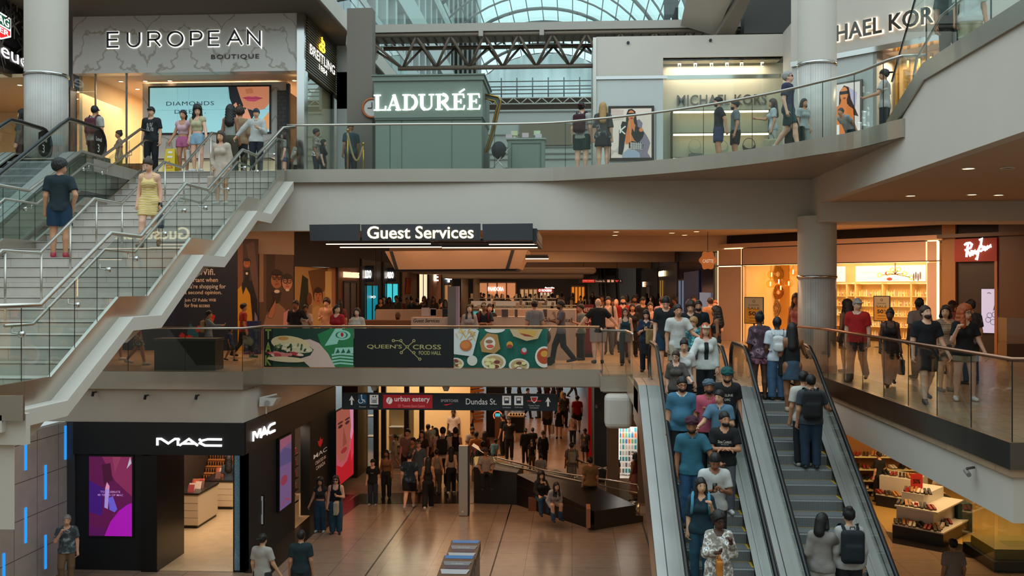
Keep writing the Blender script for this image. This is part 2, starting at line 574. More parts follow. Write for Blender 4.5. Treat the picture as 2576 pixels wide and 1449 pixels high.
# glass balustrades
EDGE=mat('glass_edge',(20,26,26),0.3)
def balustrade(name,label,pts,z,h,seg=1.45,rail_r=.03,glass=GLASS,foot=.02,group=None,base=None):
 t=thing(name,label,'railing',(pts[0][0],pts[0][1],z),group)
 P=[Vector((p[0],p[1],0))for p in pts]
 up=Vector((0,0,1))
 MB().path([p+up*(z+h)for p in P],rail_r,10).build('handrail',STEEL if base is None else base,t,True)
 for i in range(len(P)-1):
  a,b=P[i],P[i+1]
  n=max(1,round((b-a).length/seg))
  if(b-a).length<.5 and len(P)>8:
   n=1
  for k in range(n):
   p,q=a.lerp(b,k/n),a.lerp(b,(k+1)/n)
   d=(q-p).normalized()
   nn=Vector((-d.y,d.x,0))*.006
   p2,q2=p+d*.004,q-d*.004
   mb=MB()
   c=[p2-nn,q2-nn,q2+nn,p2+nn]
   mb.slab([(v.x,v.y)for v in c],z+foot,z+h-rail_r*.6,0)
   mb.build('glass_panel',glass,t)
   if len(P)<=8 or i%4==0:
    e=MB().box(p.x-.006,p.x+.006,p.y-.007,p.y+.007,z+foot,z+h-rail_r)
    e.build('panel_joint',EDGE,t)
 return t
balustrade('glass_balustrade','glass balustrade with steel handrail along the near edge of the middle floor',[(-14,23.93),(-8.17,23.93),(-8.07,25.24),(.7,25.24)],0,1.1)
balustrade('glass_balustrade','short glass balustrade return beside the head of the escalators',[(.74,25.2),(.74,24.08),(1.3,24.08),(1.36,22.9),(1.36,22.2)],0,1.06,1.1)
balustrade('glass_balustrade','long glass balustrade past the white round pillar in front of the glowing shops',[(5.55,25.0),(5.93,23.2),(5.93,13.64),(14,13.64)],0,1.14,1.35,base=mat('copper_reflection_rail',(150,112,92),0.25,1.0))  # steel rail; its copper reflection is put into the metal colour
_r3=C3+[Vector((6.03,18.35,0)),Vector((6.45,18.3,0))]
balustrade('curved_balustrade','curved glass balustrade sweeping along the upper gallery edge',[(p.x,p.y+.03)for p in _r3],L3+.03,1.17,5)
# the wide stair
STONE=tiles('stair_stone',(214,203,192),1.15,0.6,(166,154,142),0.5,0.004,0.04,axes='xz',offset=0.37)
XR_,XL_=-7.5,-11.25
stair=thing('staircase','wide stone staircase with glass sides climbing to the upper gallery','stairs',(-9.3,12.2,L1))
FL=[(13.62,.62,15.74,1.75),(16.84,1.75,18.82,2.88),(19.98,2.88,22.13,4.02),(23.14,4.02,25.1,5.15)]
LAND=[(12.25,13.62,.62),(15.74,16.84,1.75),(18.82,19.98,2.88),(22.13,23.14,4.02)]
for(y0,z0,y1,z1)in FL:
 for i in range(6):
  r=(z1-z0)/6
  ya=y0+i*(y1-y0)/5
  yb=y0+(i+1)*(y1-y0)/5 if i<5 else ya+.1
  zt=z0+(i+1)*r
  mb=MB().box(XL_,XR_,ya,yb+.03,zt-r-.02,zt-.022,0).box(XL_,XR_,ya+.012,yb+.03,zt-.022,zt-.012,1).box(XL_,XR_,ya-.015,yb+.03,zt-.012,zt,0)
  mb.build('step',[STONE,DARK],stair)
for(ya,yb,z)in LAND:
 MB().box(XL_,XR_,ya+.1,yb+.02,z-.2,z-.001).build('landing',STONE,stair)
TOP=[(12.0,.83),(13.62,.83),(15.74,1.96),(16.84,1.96),(18.82,3.09),(19.98,3.09),(22.13,4.21),(23.14,4.21),(25.05,5.2)]
def band(o0,o1):
 return[(y,z+o0)for y,z in TOP]+[(y,z+o1)for y,z in reversed(TOP)]
for side,x in(('r',-7.5),('l',-11.3)):
 MB().prism([(x,y,z)for y,z in band(0,-.34)],(.06,0,0)).build('curb_plate',STEEL,stair)
MB().prism([(-7.62,y,z)for y,z in band(-.34,-.56)],(.42,0,0)).build('ledge',PLASTER,stair)
LB=[(y,z-.56)for y,z in TOP]
CAR2=[(12.0,.1),(13.2,.05)]
for(ya,yb,z)in((15.74,16.84,1.96),(18.82,19.98,3.09),(22.13,23.14,4.21)):
 CAR2+=[(ya-.35,z-.76),(ya+.35,z-.78),(yb+.35,z-.38)]
CAR2+=[(25.3,4.6),(25.3,4.9)]+[(y,z-.5)for y,z in reversed(TOP)]
MB().prism([(-11.3,y,z)for y,z in CAR2],(3.83,0,0)).build('carriage',PLASTER,stair)
ys=[12.2,12.9,13.62,14.33,15.03,15.74,16.29,16.84,17.5,18.16,18.82,19.4,19.98,20.7,21.4,22.13,22.63,23.14,23.76,24.38,25.0]
def zt_(y,P=TOP):
 for(a,za),(b,zb)in zip(P,P[1:]):
  if a<=y<=b:
   return za+(zb-za)*(y-a)/(b-a)
 return P[0][1]if y<P[0][0]else P[-1][1]
for x in(-7.47,-11.27):
 for a,b in zip(ys,ys[1:]):
  MB().prism([(x,a+.005,zt_(a)),(x,b-.005,zt_(b)),(x,b-.005,zt_(b)+1.0),(x,a+.005,zt_(a)+1.0)],(.012,0,0)).build('glass_panel',GLASS_GREEN if x<-10 else GLASS,stair)
  MB().prism([(x+.002,a-.005,zt_(a)),(x+.002,a+.005,zt_(a)),(x+.002,a+.005,zt_(a)+1.0),(x+.002,a-.005,zt_(a)+1.0)],(.008,0,0)).build('panel_joint',EDGE,stair)
RT=[(12.0,.83)]+[(y-.25,z)for y,z in TOP[1:-1]]+[(25.0,5.22)]
for x in(-7.47,-11.25):
 MB().path([(x,y,z+1.03)for y,z in RT]+([(-7.2,25.2,6.3)]if x>-8 else[(-11.25,25.6,6.25)]),.036,10).build('handrail',STEEL,stair,True)
 dx=-.13 if x>-8 else .13
 lo=[(12.75,.83)]+[(y-.2,z)for y,z in TOP[1:-1]]+[(25.0,5.2),(25.5,5.22)]
 MB().path([(x+dx,y,z+.76)for y,z in lo],.026,10).build('handrail',STEEL,stair,True)
 for(y,z)in[(12.9,.83),(14.4,1.2),(15.4,1.75),(16.4,1.96),(17.6,2.45),(18.5,2.95),(19.6,3.09),(20.9,3.6),(22.0,4.2),(22.9,4.22),(24.2,4.8)]:
  mb=MB().path([(x+dx,y,z+.74),(x+dx,y,z+.66),(x,y,z+.64)],.012,6)
  mb.path([(x-.02 if dx<0 else x-.03,y,z+.64),(x+.045 if dx<0 else x+.03,y,z+.64)],.045,12)
  mb.build('rail_bracket',CHROME,stair,True)
NOSE=[(12.3,.62),(13.45,.62),(15.5,1.75),(16.65,1.75),(18.6,2.88),(19.75,2.88),(21.9,4.02),(22.95,4.02),(24.85,5.15),(25.4,5.2)]
MB().path([(-9.3,y,z+.96)for y,z in NOSE],.032,10).build('centre_handrail',STEEL,stair,True)
for y in(12.5,13.6,14.7,15.6,16.7,17.7,18.7,19.8,20.9,21.95,23.05,24.0,24.8):
 z=zt_(y,NOSE)
 MB().path([(-9.3,y,z-.25),(-9.3,y,z+.95)],.02,8).build('rail_post',STEEL,stair,True)
blk=thing('stair_landing','steel edged lower stair landing on a grey plaster pier','landing',(-7.5,11.8,L1))
_e=AD(69,1000,12.5)
MB().box(-10.6,_e.x,_e.y-.06,12.0,.42,.74).build('curb_plate',STEEL,blk)
MB().box(-10.6,_e.x-.02,_e.y,12.2,.1,.5).build('slab',PLASTER,blk)
_p=AD(35,1100,12.6)
MB().box(-10.6,_p.x,_p.y,12.2,-1.0,.38).build('pier',PLASTER,blk)
MB().box(-10.6,_e.x-.1,_e.y+.1,_e.y+.112,.74,1.2).build('glass_panel',GLASS,blk)
# escalators
STEPM=bpy.data.materials.new('ribbed_step')
STEPM.use_nodes=True
_nt=STEPM.node_tree
_b=_nt.nodes['Principled BSDF']
_b.inputs['Roughness'].default_value=.45
_b.inputs['Metallic'].default_value=.35
_tc=_nt.nodes.new('ShaderNodeTexCoord')
_wv=_nt.nodes.new('ShaderNodeTexWave')
_wv.inputs['Scale'].default_value=14
_wv.bands_direction='X'
_cr=_nt.nodes.new('ShaderNodeValToRGB')
_cr.color_ramp.elements[0].color=(.13,.135,.14,1)
_cr.color_ramp.elements[1].color=(.30,.31,.31,1)
_nt.links.new(_tc.outputs['Object'],_wv.inputs['Vector'])
_nt.links.new(_wv.outputs['Fac'],_cr.inputs['Fac'])
_nt.links.new(_cr.outputs['Color'],_b.inputs['Base Color'])
YEL=mat('yellow_step_edge',(205,165,40),.5)
T30=math.tan(math.radians(30))
def escalator(label,XL,XR,Yt,zt,drop,oL,oR,badge=False):
 t=thing('escalator',label,'escalator',((XL+XR)/2,Yt-drop/T30,zt-drop))
 L=drop/T30
 x0,x1=XL+.13,XR-.13
 def prof(h,back=1.35):
  pts=[(Yt+back,zt+h),(Yt+.25,zt+h),(Yt-.1,zt+h-.02),(Yt-.5,zt+h-.5*T30+.06)]
  return pts+[(Yt-L,zt-drop+h+.02),(Yt-L-1.2,zt-drop+h)]
 n=int(drop/.2)
 for i in range(n):
  z=zt-.2*(i+1)+.08
  y1=Yt-.3464*(i+.35)
  mb=MB().box(x0,x1,y1-.3464,y1+.02,z-.02,z,0)
  R=[(y1-.3464,z)]+[(y1-.3464-.02+.02*math.cos(a),z-.035*math.sin(a))for a in(0.5,1.0,1.5)]+[(y1-.36,z-.2),(y1-.33,z-.2),(y1-.33,z-.02)]
  mb.prism([(x0,y,zz)for y,zz in R],(x1-x0,0,0),0)
  mb.box(x0,x1,y1-.025,y1-.005,z,z+.003,1).box(x1-.03,x1,y1-.34,y1-.005,z,z+.003,1).box(x0,x0+.03,y1-.34,y1-.005,z,z+.003,1)
  mb.build('step',[STEPM,YEL],t)
 MB().box(x0,x1,Yt,Yt+1.2,zt-.02,zt+.012).build('comb_plate',STEEL,t)
 for s,X,o in((-1,XL,oL),(1,XR,oR)):
  xs=x0 if s<0 else x1
  P=prof(.1)
  Q=prof(-.25)
  MB().prism([(xs,y,z)for y,z in P]+[(xs,y,z)for y,z in reversed(Q)],(.02*s,0,0)).build('skirt',STEEL_D,t)
  mb=MB()
  D,D2=prof(.14),prof(.06)
  xa,xb=(xs,X-.035*s)if s<0 else(X-.035*s,xs)
  mb.prism([(min(xa,xb),y,z)for y,z in D]+[(min(xa,xb),y,z)for y,z in reversed(D2)],(abs(xb-xa),0,0))
  mb.build('inner_deck',DECK,t)
  xo=X+o*s
  xa,xb=min(X-.035*s,xo),max(X-.035*s,xo)
  MB().prism([(xa,y,z)for y,z in prof(.16)]+[(xa,y,z)for y,z in reversed(prof(.04))],(xb-xa,0,0)).build('outer_deck',DECK,t)
  xm=X+o*s*.55
  MB().prism([(xm-.008,y,z)for y,z in prof(.1635)]+[(xm-.008,y,z)for y,z in reversed(prof(.155))],(.016,0,0)).build('deck_joint',BLACK,t)
  g0,g1=prof(.13,1.3),prof(.9,1.3)
  gp=[(X-.006,y,z)for y,z in g0]+[(X-.006,y,z)for y,z in reversed(g1)]
  gp=[(X-.006,Yt+1.3+.38*math.sin(a),zt+.515-.385*math.cos(a))for a in[math.pi*k/8 for k in range(8,-1,-1)]][::-1]+gp[len(g1)+len(g0)-1:len(g0)-1:-1][::1]if False else gp
  MB().prism(gp,(.012,0,0)).build('glass_panel',GLASS,t)
  hp=[(y,z)for y,z in prof(.93,1.3)][::-1]
  hp[1]=(Yt-L,zt-drop+.94)
  loop=[(Yt+1.3+.40*math.sin(a),zt+.53+.40*math.cos(a))for a in[math.pi*k/10 for k in range(1,11)]]+[(Yt+.9,zt+.13)]
  HP=hp+loop
  MB().path([(X,y,z)for y,z in HP],.04,8).build('handrail',RUBBER,t,True)
  MB().path([(X,y+.004,z-.045)for y,z in hp],.022,6).build('handrail_guide',STEEL,t,True)
  gl=[(X-.006,Yt+1.3+.37*math.sin(math.pi*k/10),zt+.53+.37*math.cos(math.pi*k/10))for k in range(11)]
  MB().prism(gl,(.012,0,0)).build('glass_newel',GLASS,t)
  if badge:
   b=MB().prism([(X-.012,Yt+1.3+.33*math.sin(math.pi*k/10),zt+.55+.33*math.cos(math.pi*k/10))for k in range(11)]+[(X-.012,Yt+1.12,zt+.3),(X-.012,Yt+1.12,zt+.8)],(.024,0,0),0)
   fr=Fr((X+.0125,Yt+1.62,zt+.3),(0,-1,0),(0,0,1))
   fr=Fr((X+.013,Yt+1.15,zt+.3),(0,1,0),(0,0,1))
   put_text(b,fr,'3',.1,.02,height=.2,mi=1)
   put_text(b,fr,'Level',.03,.3,height=.1,mi=1)
   b.build('floor_badge',[BLACK,mat('badge_white',(225,225,220),.5)],t)
  xc=xo
  MB().prism([(xc,y,z)for y,z in prof(.05)]+[(xc,y,z)for y,z in reversed(prof(-.75))],(-.03*s,0,0)).build('side_cladding',STEEL,t)
 lo,hi=prof(-.35),prof(-.72)
 MB().prism([(XL-oL+.05,y,z)for y,z in lo]+[(XL-oL+.05,y,z)for y,z in reversed(hi)],(XR-XL+oL+oR-.1,0,0)).build('truss_casing',CHAR,t)
 return t
escalator('descending escalator full of riders beside the bright display of phone cases',1.70,3.0,20.0,0.0,5.0,.37,.225)
escalator('ascending escalator with bare ribbed steps beside the shoe shop',3.46,4.74,20.0,0.0,5.0,.225,.3)
escalator('escalator with Level 3 badges rising beside the wide stone staircase',-13.16,-11.75,22.4,5.15,5.1,.22,.3,True)
# raised stair on the far side
rs=thing('upper_stair','short flight and landing with steel curb climbing away past the curved gallery','stairs',(7,17,5.15))
for i in range(4):
 MB().box(6.1,9,17.3+(3-i)*.48-.0,19.2-i*.0 if i==0 else 17.3+(4-i)*.48,5.15 if i==0 else 5.15+.15*i,5.15+.15*(i+1)).build('step',STONE,rs)
MB().box(6.1,12,9,17.3,5.6,5.78).build('landing',STONE,rs)
MB().prism([(6.0,19.2,5.29),(6.0,17.25,5.96),(6.0,9,5.96),(6.0,9,5.66),(6.0,17.25,5.66),(6.0,19.2,4.99)],(.06,0,0)).build('curb_plate',STEEL,rs)
for a,b in((9,10.4),(10.4,11.8),(11.8,13.2),(13.2,14.6),(14.6,15.9),(15.9,17.2)):
 MB().prism([(6.02,a,5.96),(6.02,b-.012,5.96),(6.02,b-.012,7.0),(6.02,a,7.0)],(.012,0,0)).build('glass_panel',GLASS,rs)
 MB().path([(6.05,b,5.7),(6.05,b,6.9)],.012,6).build('panel_joint',EDGE,rs)
MB().prism([(6.02,17.25,5.96),(6.02,19.1,5.32),(6.02,18.9,6.1),(6.02,17.6,7.3),(6.02,17.25,7.3)],(.012,0,0)).build('glass_panel',GLASS,rs)
MB().path([(6.03,18.95,6.0),(6.03,17.5,7.35)],.02,6).build('glass_edge',EDGE,rs)
MB().path([(6.3,18.6,5.2),(6.35,18.75,5.7),(6.35,18.7,6.05),(6.3,18.4,6.3),(6.3,17.2,6.75),(6.3,16,6.78)],.025,8).build('handrail',STEEL,rs,True)
# shops, signs and fittings of the upper gallery
def AP(px,py,P0,u):
 """ray meets the vertical plane through P0 along plan direction u"""
 r=ray(px,py)
 nx,ny=u[1],-u[0]
 t=(nx*P0[0]+ny*P0[1])/(nx*r.x+ny*r.y)
 return Vector((r.x*t,r.y*t,CAMZ+r.z*t))
def lampmat(c,e):
 return mat('lamp_glow',c,.5,emis=e)
GLOW=lampmat((255,250,240),4.0)
GLOWW=lampmat((255,214,150),7.0)
marble=mat('veined_marble',(208,200,192),.35,noise=.04)
_nt=marble.node_tree
_bs=_nt.nodes['Principled BSDF']
_tc=_nt.nodes.new('ShaderNodeTexCoord')
_sx=_nt.nodes.new('ShaderNodeSeparateXYZ')
_ab=_nt.nodes.new('ShaderNodeMath');_ab.operation='PINGPONG';_ab.inputs[1].default_value=1.15
_cbm=_nt.nodes.new('ShaderNodeCombineXYZ')
_wv=_nt.nodes.new('ShaderNodeTexWave')
_wv.bands_direction='DIAGONAL'
_wv.inputs['Scale'].default_value=.75;_wv.inputs['Distortion'].default_value=9;_wv.inputs['Detail'].default_value=4;_wv.inputs['Detail Scale'].default_value=1.3
_cr=_nt.nodes.new('ShaderNodeValToRGB')
_cr.color_ramp.elements[0].position=.0;_cr.color_ramp.elements[0].color=(*lin((172,160,146)),1)
_cr.color_ramp.elements[1].position=.045;_cr.color_ramp.elements[1].color=(*lin((212,204,197)),1)
_nt.links.new(_tc.outputs['Object'],_sx.inputs[0])
_nt.links.new(_sx.outputs['X'],_ab.inputs[0])
_nt.links.new(_ab.outputs[0],_cbm.inputs['X']);_nt.links.new(_sx.outputs['Z'],_cbm.inputs['Z'])
_nt.links.new(_cbm.outputs[0],_wv.inputs['Vector']);_nt.links.new(_wv.outputs['Fac'],_cr.inputs['Fac'])
_nt.links.new(_cr.outputs['Color'],_bs.inputs['Base Color'])
def room(nm,x0,x1,y0,y1,z0,z1,wall,power,color,floor=None,back=True,ly=None,size=None):
 mb=MB()
 if back:mb.box(x0,x1,y1,y1+.1,z0,z1)
 mb.box(x0-.1,x0,y0,y1,z0,z1).box(x1,x1+.1,y0,y1,z0,z1)
 struct(mb.build('wall_'+nm,wall))
 struct(MB().box(x0,x1,y0,y1,z1,z1+.08).build('ceiling_'+nm,CEIL))
 if floor:struct(MB().box(x0,x1,y0,y1,z0,z0+.012).build('floor_'+nm,floor))
 area_light('shop_light_'+nm,((x0+x1)/2,ly or(y0+y1)/2,z1-.06),(x1-x0)*.7,(y1-y0)*.5 if size is None else size,power,color)
def downlights(nm,label,pts,r=.07,m=GLOWW,group=None):
 for p in pts:
  o=MB().cyl((p[0],p[1],p[2]-.02),r,.018,12,0).path([(p[0]+(r+.02)*math.cos(2*math.pi*k/12),p[1]+(r+.02)*math.sin(2*math.pi*k/12),p[2]-.01)for k in range(12)],.012,5,1,closed=True).build(nm,[m,WHITE])
  tag(o,label,'light',group or label)
BY=29.0
x0,x1=AY(183,100,BY).x,AY(748,100,BY).x
shop=thing('shopfront','marble fronted boutique with black backlit letters above the stair head','shopfront',((x0+x1)/2,BY,L3))
MB().box(x0,x1,BY,BY+.4,8.62,10.5).build('fascia',marble,shop)
fr=Fr((0,BY,0))
LT='EUROPEAN'
PX=[(273,300),(323,353),(375,405),(424,461),(482,509),(527,553),(573,610),(625,655)]
hal,dk=MB(),MB()
for ch,(a,b)in zip(LT,PX):
 pl,ph=AY(a,119-(a-273)*.016,BY),AY(b,83-(a-273)*.014,BY)
 W_,H_=ph.x-pl.x,ph.z-pl.z
 ln,wu=LETTERS[ch]
 strokes(hal,fr,ln,pl.x,pl.z,W_/wu,H_,.095,.008,.012)
 strokes(dk,fr,ln,pl.x,pl.z,W_/wu,H_,.058,.045,.02)
hal.build('letter_halo',lampmat((250,252,246),1.3),shop)
dk.build('letters',BLACK,shop)
mb=MB()
a,b=AY(532,151,BY),AY(652,136,BY)
put_text(mb,fr,'BOUTIQUE',a.x,a.z,b.x-a.x,b.z-a.z,.01,0,spacing=1.15,depth=.02)
mb.build('small_letters',mat('bronze_letters',(70,58,50),.4,.6),shop)
warmw=mat('warm_shop_wall',(226,194,152),.7,noise=.04)
room('boutique',x0+.1,x1-.1,BY+.4,35,L3,8.7,warmw,420,AMBER)
downlights('downlight','round downlight in the warm ceiling of the marble boutique',[(x0+.8+.8*i,30.5+1.2*j,8.7)for i in range(3)for j in range(4)],.06)
for a,b in((183,240),(240,317)):
 p,q=AY(a,300,BY+.1),AY(b,300,BY+.1)
 MB().box(p.x+.01,q.x-.01,BY+.1,BY+.115,L3,8.6).build('window_pane',GLASS,shop)
for a in(183,240,318):
 p=AY(a,300,BY+.1)
 MB().box(p.x-.02,p.x+.02,BY+.08,BY+.14,L3,8.62).build('mullion',STEEL_D,shop)
p=AY(178,300,BY)
MB().box(p.x-.2,p.x+.04,BY-.1,BY+.3,L3,8.2).build('jamb',mat('navy_jamb',(24,26,44),.5),shop)
SY=30.6
a,b=AY(358,430,SY),AY(722,205,SY)
MB().box(a.x,b.x,SY+.02,SY+.3,L3,b.z).build('portal',marble,shop)
a,b=AY(378,335,SY),AY(678,218,SY)
w_,h_=b.x-a.x,b.z-a.z
scr=thing('video_wall','pale blue video wall with dark lettering and a cropped smiling mouth behind the stair head','screen',(a.x,SY,a.z))
MB().box(a.x-.05,b.x+.05,SY-.03,SY+.02,a.z-.05,b.z+.05).build('bezel',BLACK,scr)
A_=Art(Fr((a.x,SY-.031,a.z)),w_,h_,.62)
A_.rect((150,205,212),0,0,1,1).poly((30,34,40),[(.66,1),(.84,1),(.9,.5),(.84,.2),(.96,0),(.82,0),(.76,.3),(.7,.55),(.67,.75)])
A_.poly((205,130,96),[(.73,1),(1,1),(1,.62),(.96,.5),(.88,.46),(.79,.55),(.76,.75)]).poly((188,110,78),[(.8,.95),(.86,.97),(.87,.86),(.81,.84)])
A_.poly((186,70,98),[(.78,.76),(.83,.79),(.86,.775),(.89,.79),(.945,.745),(.88,.67),(.82,.685)]).line((120,40,60),[(.78,.755),(.86,.745),(.945,.745)],.02)
for i in range(4):
 A_.poly((222,150,116),[(.70+.03*i,.6-.05*i),(.725+.03*i,.66-.04*i),(.79+.025*i,.2),(.75+.025*i,.12)])
A_.poly((225,150,90),[(.9,.12),(1,.45),(1,.05),(.92,0)])
A_.text((40,50,58),'DIAMONDS',.14,.6,.40,.09,spacing=1.1).text((40,50,58),'DIRECT.',.21,.42,.26,.09,spacing=1.1)
for v in(.235,.33,.66):
 A_.line((110,160,170),[(v,0),(v,1)],.008)
A_.line((110,160,170),[(0,.5),(1,.5)],.008)
A_.build('screen_picture',scr)
tile_d=tiles('slate_mosaic',(70,60,50),.2,.12,(30,26,22),.5,.01,.2,axes='xz')
p,q=AY(697,300,SY-.3),AY(713,300,SY-.3)
MB().box(p.x,q.x+.1,SY-.3,SY+1,L3,8.3).build('slate_pillar',tile_d,shop)
MB().box(q.x+.1,q.x+.2,SY-.35,SY-.2,L3,8.5).build('post',CHAR,shop)
p,q=AY(722,300,32),AY(755,300,32)
MB().box(p.x,q.x,32,32.1,L3,8.1).build('orange_panel',mat('orange_panel',(205,110,50),.6),shop)
p,q=AY(390,345,30.3),AY(690,430,30.3)
cs=thing('display_case','glass jewellery case with lit shelf below the video wall','display case',((p.x+q.x)/2,30,L3))
MB().box(p.x,q.x,29.9,30.4,L3,5.3).build('plinth',WHITE,cs)
MB().box(p.x,q.x,29.9,29.91,5.3,6.1).build('glass_panel',GLASS,cs)
MB().box(p.x,q.x,30.35,30.4,5.3,6.2).build('back_panel',mat('lit_cream',(235,215,180),.6,emis=.5),cs)
MB().box(p.x,q.x,29.9,30.4,6.1,6.14).build('top',STEEL_D,cs)
P0,U=AD(-20,100,27.2),(AD(70,100,29.5)-AD(-20,100,27.2))
U.z=0;U.normalize()
def panel_on(px0,py0,px1,py1,P0,U,name,m,parent,th=.08,back=0.0):
 a,b=AP(px0,py1,P0,U),AP(px1,py0,P0,U)
 f=Fr((a.x,a.y,a.z),U)
 w,h=(Vector((b.x,b.y))-Vector((a.x,a.y))).length,b.z-a.z
 mb=MB().fbox(f,0,w,0,h,-th-back,-back)
 if name:mb.build(name,m,parent)
 return f,w,h
wsh=thing('shopfront','watch shop with black star pattern fascia beside the tiled round pillar','shopfront',(P0.x,P0.y,L3))
f,w,h=panel_on(-30,0,85,150,P0,U,'fascia',BLACK,wsh)
A_=Art(f,w,h,0,.4)
random.seed(3)
for i in range(16):
 cx,cy,r=random.random(),random.random(),.12+.1*random.random()
 g=random.choice([(150,138,128),(110,100,94),(70,64,60)])
 for k in range(3):
  an=math.radians(60*k+30*(i%2))
  A_.line(g,[(cx-r*math.cos(an)*h/w,cy-r*math.sin(an)),(cx+r*math.cos(an)*h/w,cy+r*math.sin(an))],.05)
A_.build('star_pattern',wsh)
a,b=AP(-12,93,P0,U),AP(26,47,P0,U)
hh=b.z-a.z
f2=Fr((a.x,a.y,a.z),U)
f2=Fr(f2.P(0,0,.02),U)
ww=(Vector((b.x,b.y))-Vector((a.x,a.y))).length
A_=Art(f2,ww,hh,1.6)
A_.poly((235,235,230),[(0,1),(1,1),(1,.3),(.3,0),(0,.1)]).rect((22,70,50),.05,.56,.94,.94).poly((190,30,34),[(.05,.5),(.94,.5),(.94,.34),(.32,.06),(.05,.14)])
A_.text((240,240,235),'AG',.12,.6,.75,.3,bold=.02).text((240,240,235),'ER',.22,.26,.65,.2,bold=.02)
A_.build('shield_badge',wsh)
a,b=AP(0,137,P0,U),AP(69,106,P0,U)
mb=MB()
ww=(Vector((b.x,b.y))-Vector((a.x,a.y))).length
put_text(mb,Fr((a.x,a.y,a.z-.03),U),'eue',0,0,ww,AP(0,112,P0,U).z-a.z,.03,bold=.004)
mb.build('letters',lampmat((250,250,255),1.5),wsh)
f,w,h=panel_on(-30,148,85,165,P0,U,'steel_band',STEEL_D,wsh,.1)
struct(MB().box(P0.x-5,x0,33,33.1,L3,8.3).build('wall_watch_shop',warmw))
struct(MB().box(P0.x-5,x0-.3,27.5,33,8.2,8.3).build('ceiling_watch_shop',warmw))
area_light('shop_light_watch',(P0.x,30.5,8.1),3,3,130,AMBER)
MB().box(P0.x-3,P0.x+2,31.5,32,L3,6.2).build('counter',mat('walnut_counter',(90,66,48),.5),wsh)
downlights('downlight','round downlight in the orange ceiling of the watch shop',[(P0.x+.6*i-.5,28.5+1.1*j,8.2)for i in range(3)for j in range(3)],.06)
SX=-8.0
run=thing('shopfront','mirror cornered watch shops running back under ribbed and brown signs','shopfront',(SX,29,L3))
MB().box(x1,SX,BY-.05,BY+.35,L3,10.5).build('chrome_corner',CHROME,run)
def side_panel(px0,px1,pyt,pyb,X,name,m,parent,th=.12):
 """panel on a plane of constant X: top/bottom read at px0"""
 a,b,t=AX(px0,pyb,X),AX(px1,pyb,X),AX(px0,pyt,X)
 f=Fr((X,a.y,a.z),(0,1,0))
 w,h=b.y-a.y,t.z-a.z
 MB().fbox(f,0,w,0,h,-th,0).build(name,m,parent)
 return f,w,h
f,w,h=side_panel(770,845,28,177,SX,'sign_board',mat('dark_bronze',(40,34,26),.4,.4),run)
mb=MB()
for i in range(22):
 mb.fbox(f,0,w,h*i/22,h*(i+.5)/22,0,.025)
mb.build('slats',mat('bronze_slat',(112,92,62),.4,.5),run)
mb=MB()
put_text(mb,f,'BREITLING',w*.08,h*.33,w*.84,h*.17,.04,bold=.004)
put_text(mb,f,'1884',w*.37,h*.19,w*.27,h*.1,.04,bold=.004)
mb.build('letters',lampmat((255,252,245),1.6),run)
mb=MB()
strokes(mb,f,[[(.45,.56),(.45,.8)],[(.45,.56)]+arc(.47,.6,.07,.05,-90,90,8)+[(.45,.66)]+arc(.47,.7,.06,.045,-90,90,8),arc(.42,.6,.05,.05,90,270,8)],0,0,w,h,.05,.04,.03)
mb.build('emblem',lampmat((255,205,60),2.5),run)
f,w,h=side_panel(848,910,110,234,SX,'brown_board',mat('speckled_brown',(96,58,44),.5,noise=.2,scale=30),run)
mb=MB()
put_text(mb,f,'OMEGA',w*.16,h*.3,w*.68,h*.17,.03,bold=.006)
strokes(mb,f,[[(.36,.54),(.44,.54)]+arc(.5,.68,.12,.13,235,-55,14)+[(.56,.54),(.64,.54)]],0,0,w,h,.05,.02,.03)
mb.build('letters',lampmat((250,250,250),1.6),run)
a,b=AX(770,300,SX),AX(908,300,SX)
ysp=[a.y,AX(845,300,SX).y,AX(870,300,SX).y,b.y]
for i in range(3):
 MB().box(SX-.01,SX,ysp[i]+.03,ysp[i+1]-.03,L3,8.5).build('window_pane',GLASS,run)
 MB().box(SX-.06,SX+.04,ysp[i+1]-.04,ysp[i+1]+.04,L3,10).build('mullion',CHROME,run)
struct(MB().box(-12.5,-12.4,35,b.y,L3,9).build('wall_watch_run',warmw))
struct(MB().box(-12.5,SX,35.1,b.y+6,8.6,8.7).build('ceiling_watch_run',CEIL))
struct(MB().box(-9.4,SX,b.y,b.y+.2,L3,10.4).build('wall_watch_end',CHAR))
area_light('shop_light_run',(-10,36,8.5),3,4,160,AMBER)
downlights('downlight','round downlight above the watch cases behind the mirror corner',[(-8.6,30+.9*i,8.55)for i in range(8)],.06)
for i in range(3):
 MB().box(-9.2,-8.6,30.6+2*i,32+2*i,L3,6.1).build('counter',mat('cream_counter',(205,180,150),.5),run)
SAGE=mat('sage_paint',(118,130,118),.55,noise=.03)
SAGE_D=mat('deep_sage_paint',(84,94,86),.55)
KY=27.0
kx0,kx1=AY(941,300,KY).x,AY(1214,300,KY).x
kz=lambda py:AY(1000,py,KY).z
kio=thing('kiosk','sage green kiosk with large glowing white serif letters','kiosk',((kx0+kx1)/2,KY+1,L3))
MB().box(kx0+.03,kx1-.03,KY+.05,KY+2.2,L3,kz(298)).build('body',SAGE,kio)
mb=MB().box(kx0,kx1,KY,KY+2.3,kz(296),kz(204)).box(kx0-.04,kx1+.04,KY-.05,KY+2.35,kz(204),kz(192))
mb.box(kx0-.07,kx1+.07,KY-.09,KY+2.4,kz(192),kz(189))
mb.build('fascia',SAGE,kio)
MB().box(kx0+.02,kx1-.02,KY+.01,KY+2.2,kz(302),kz(296)).build('shadow_gap',SAGE_D,kio)
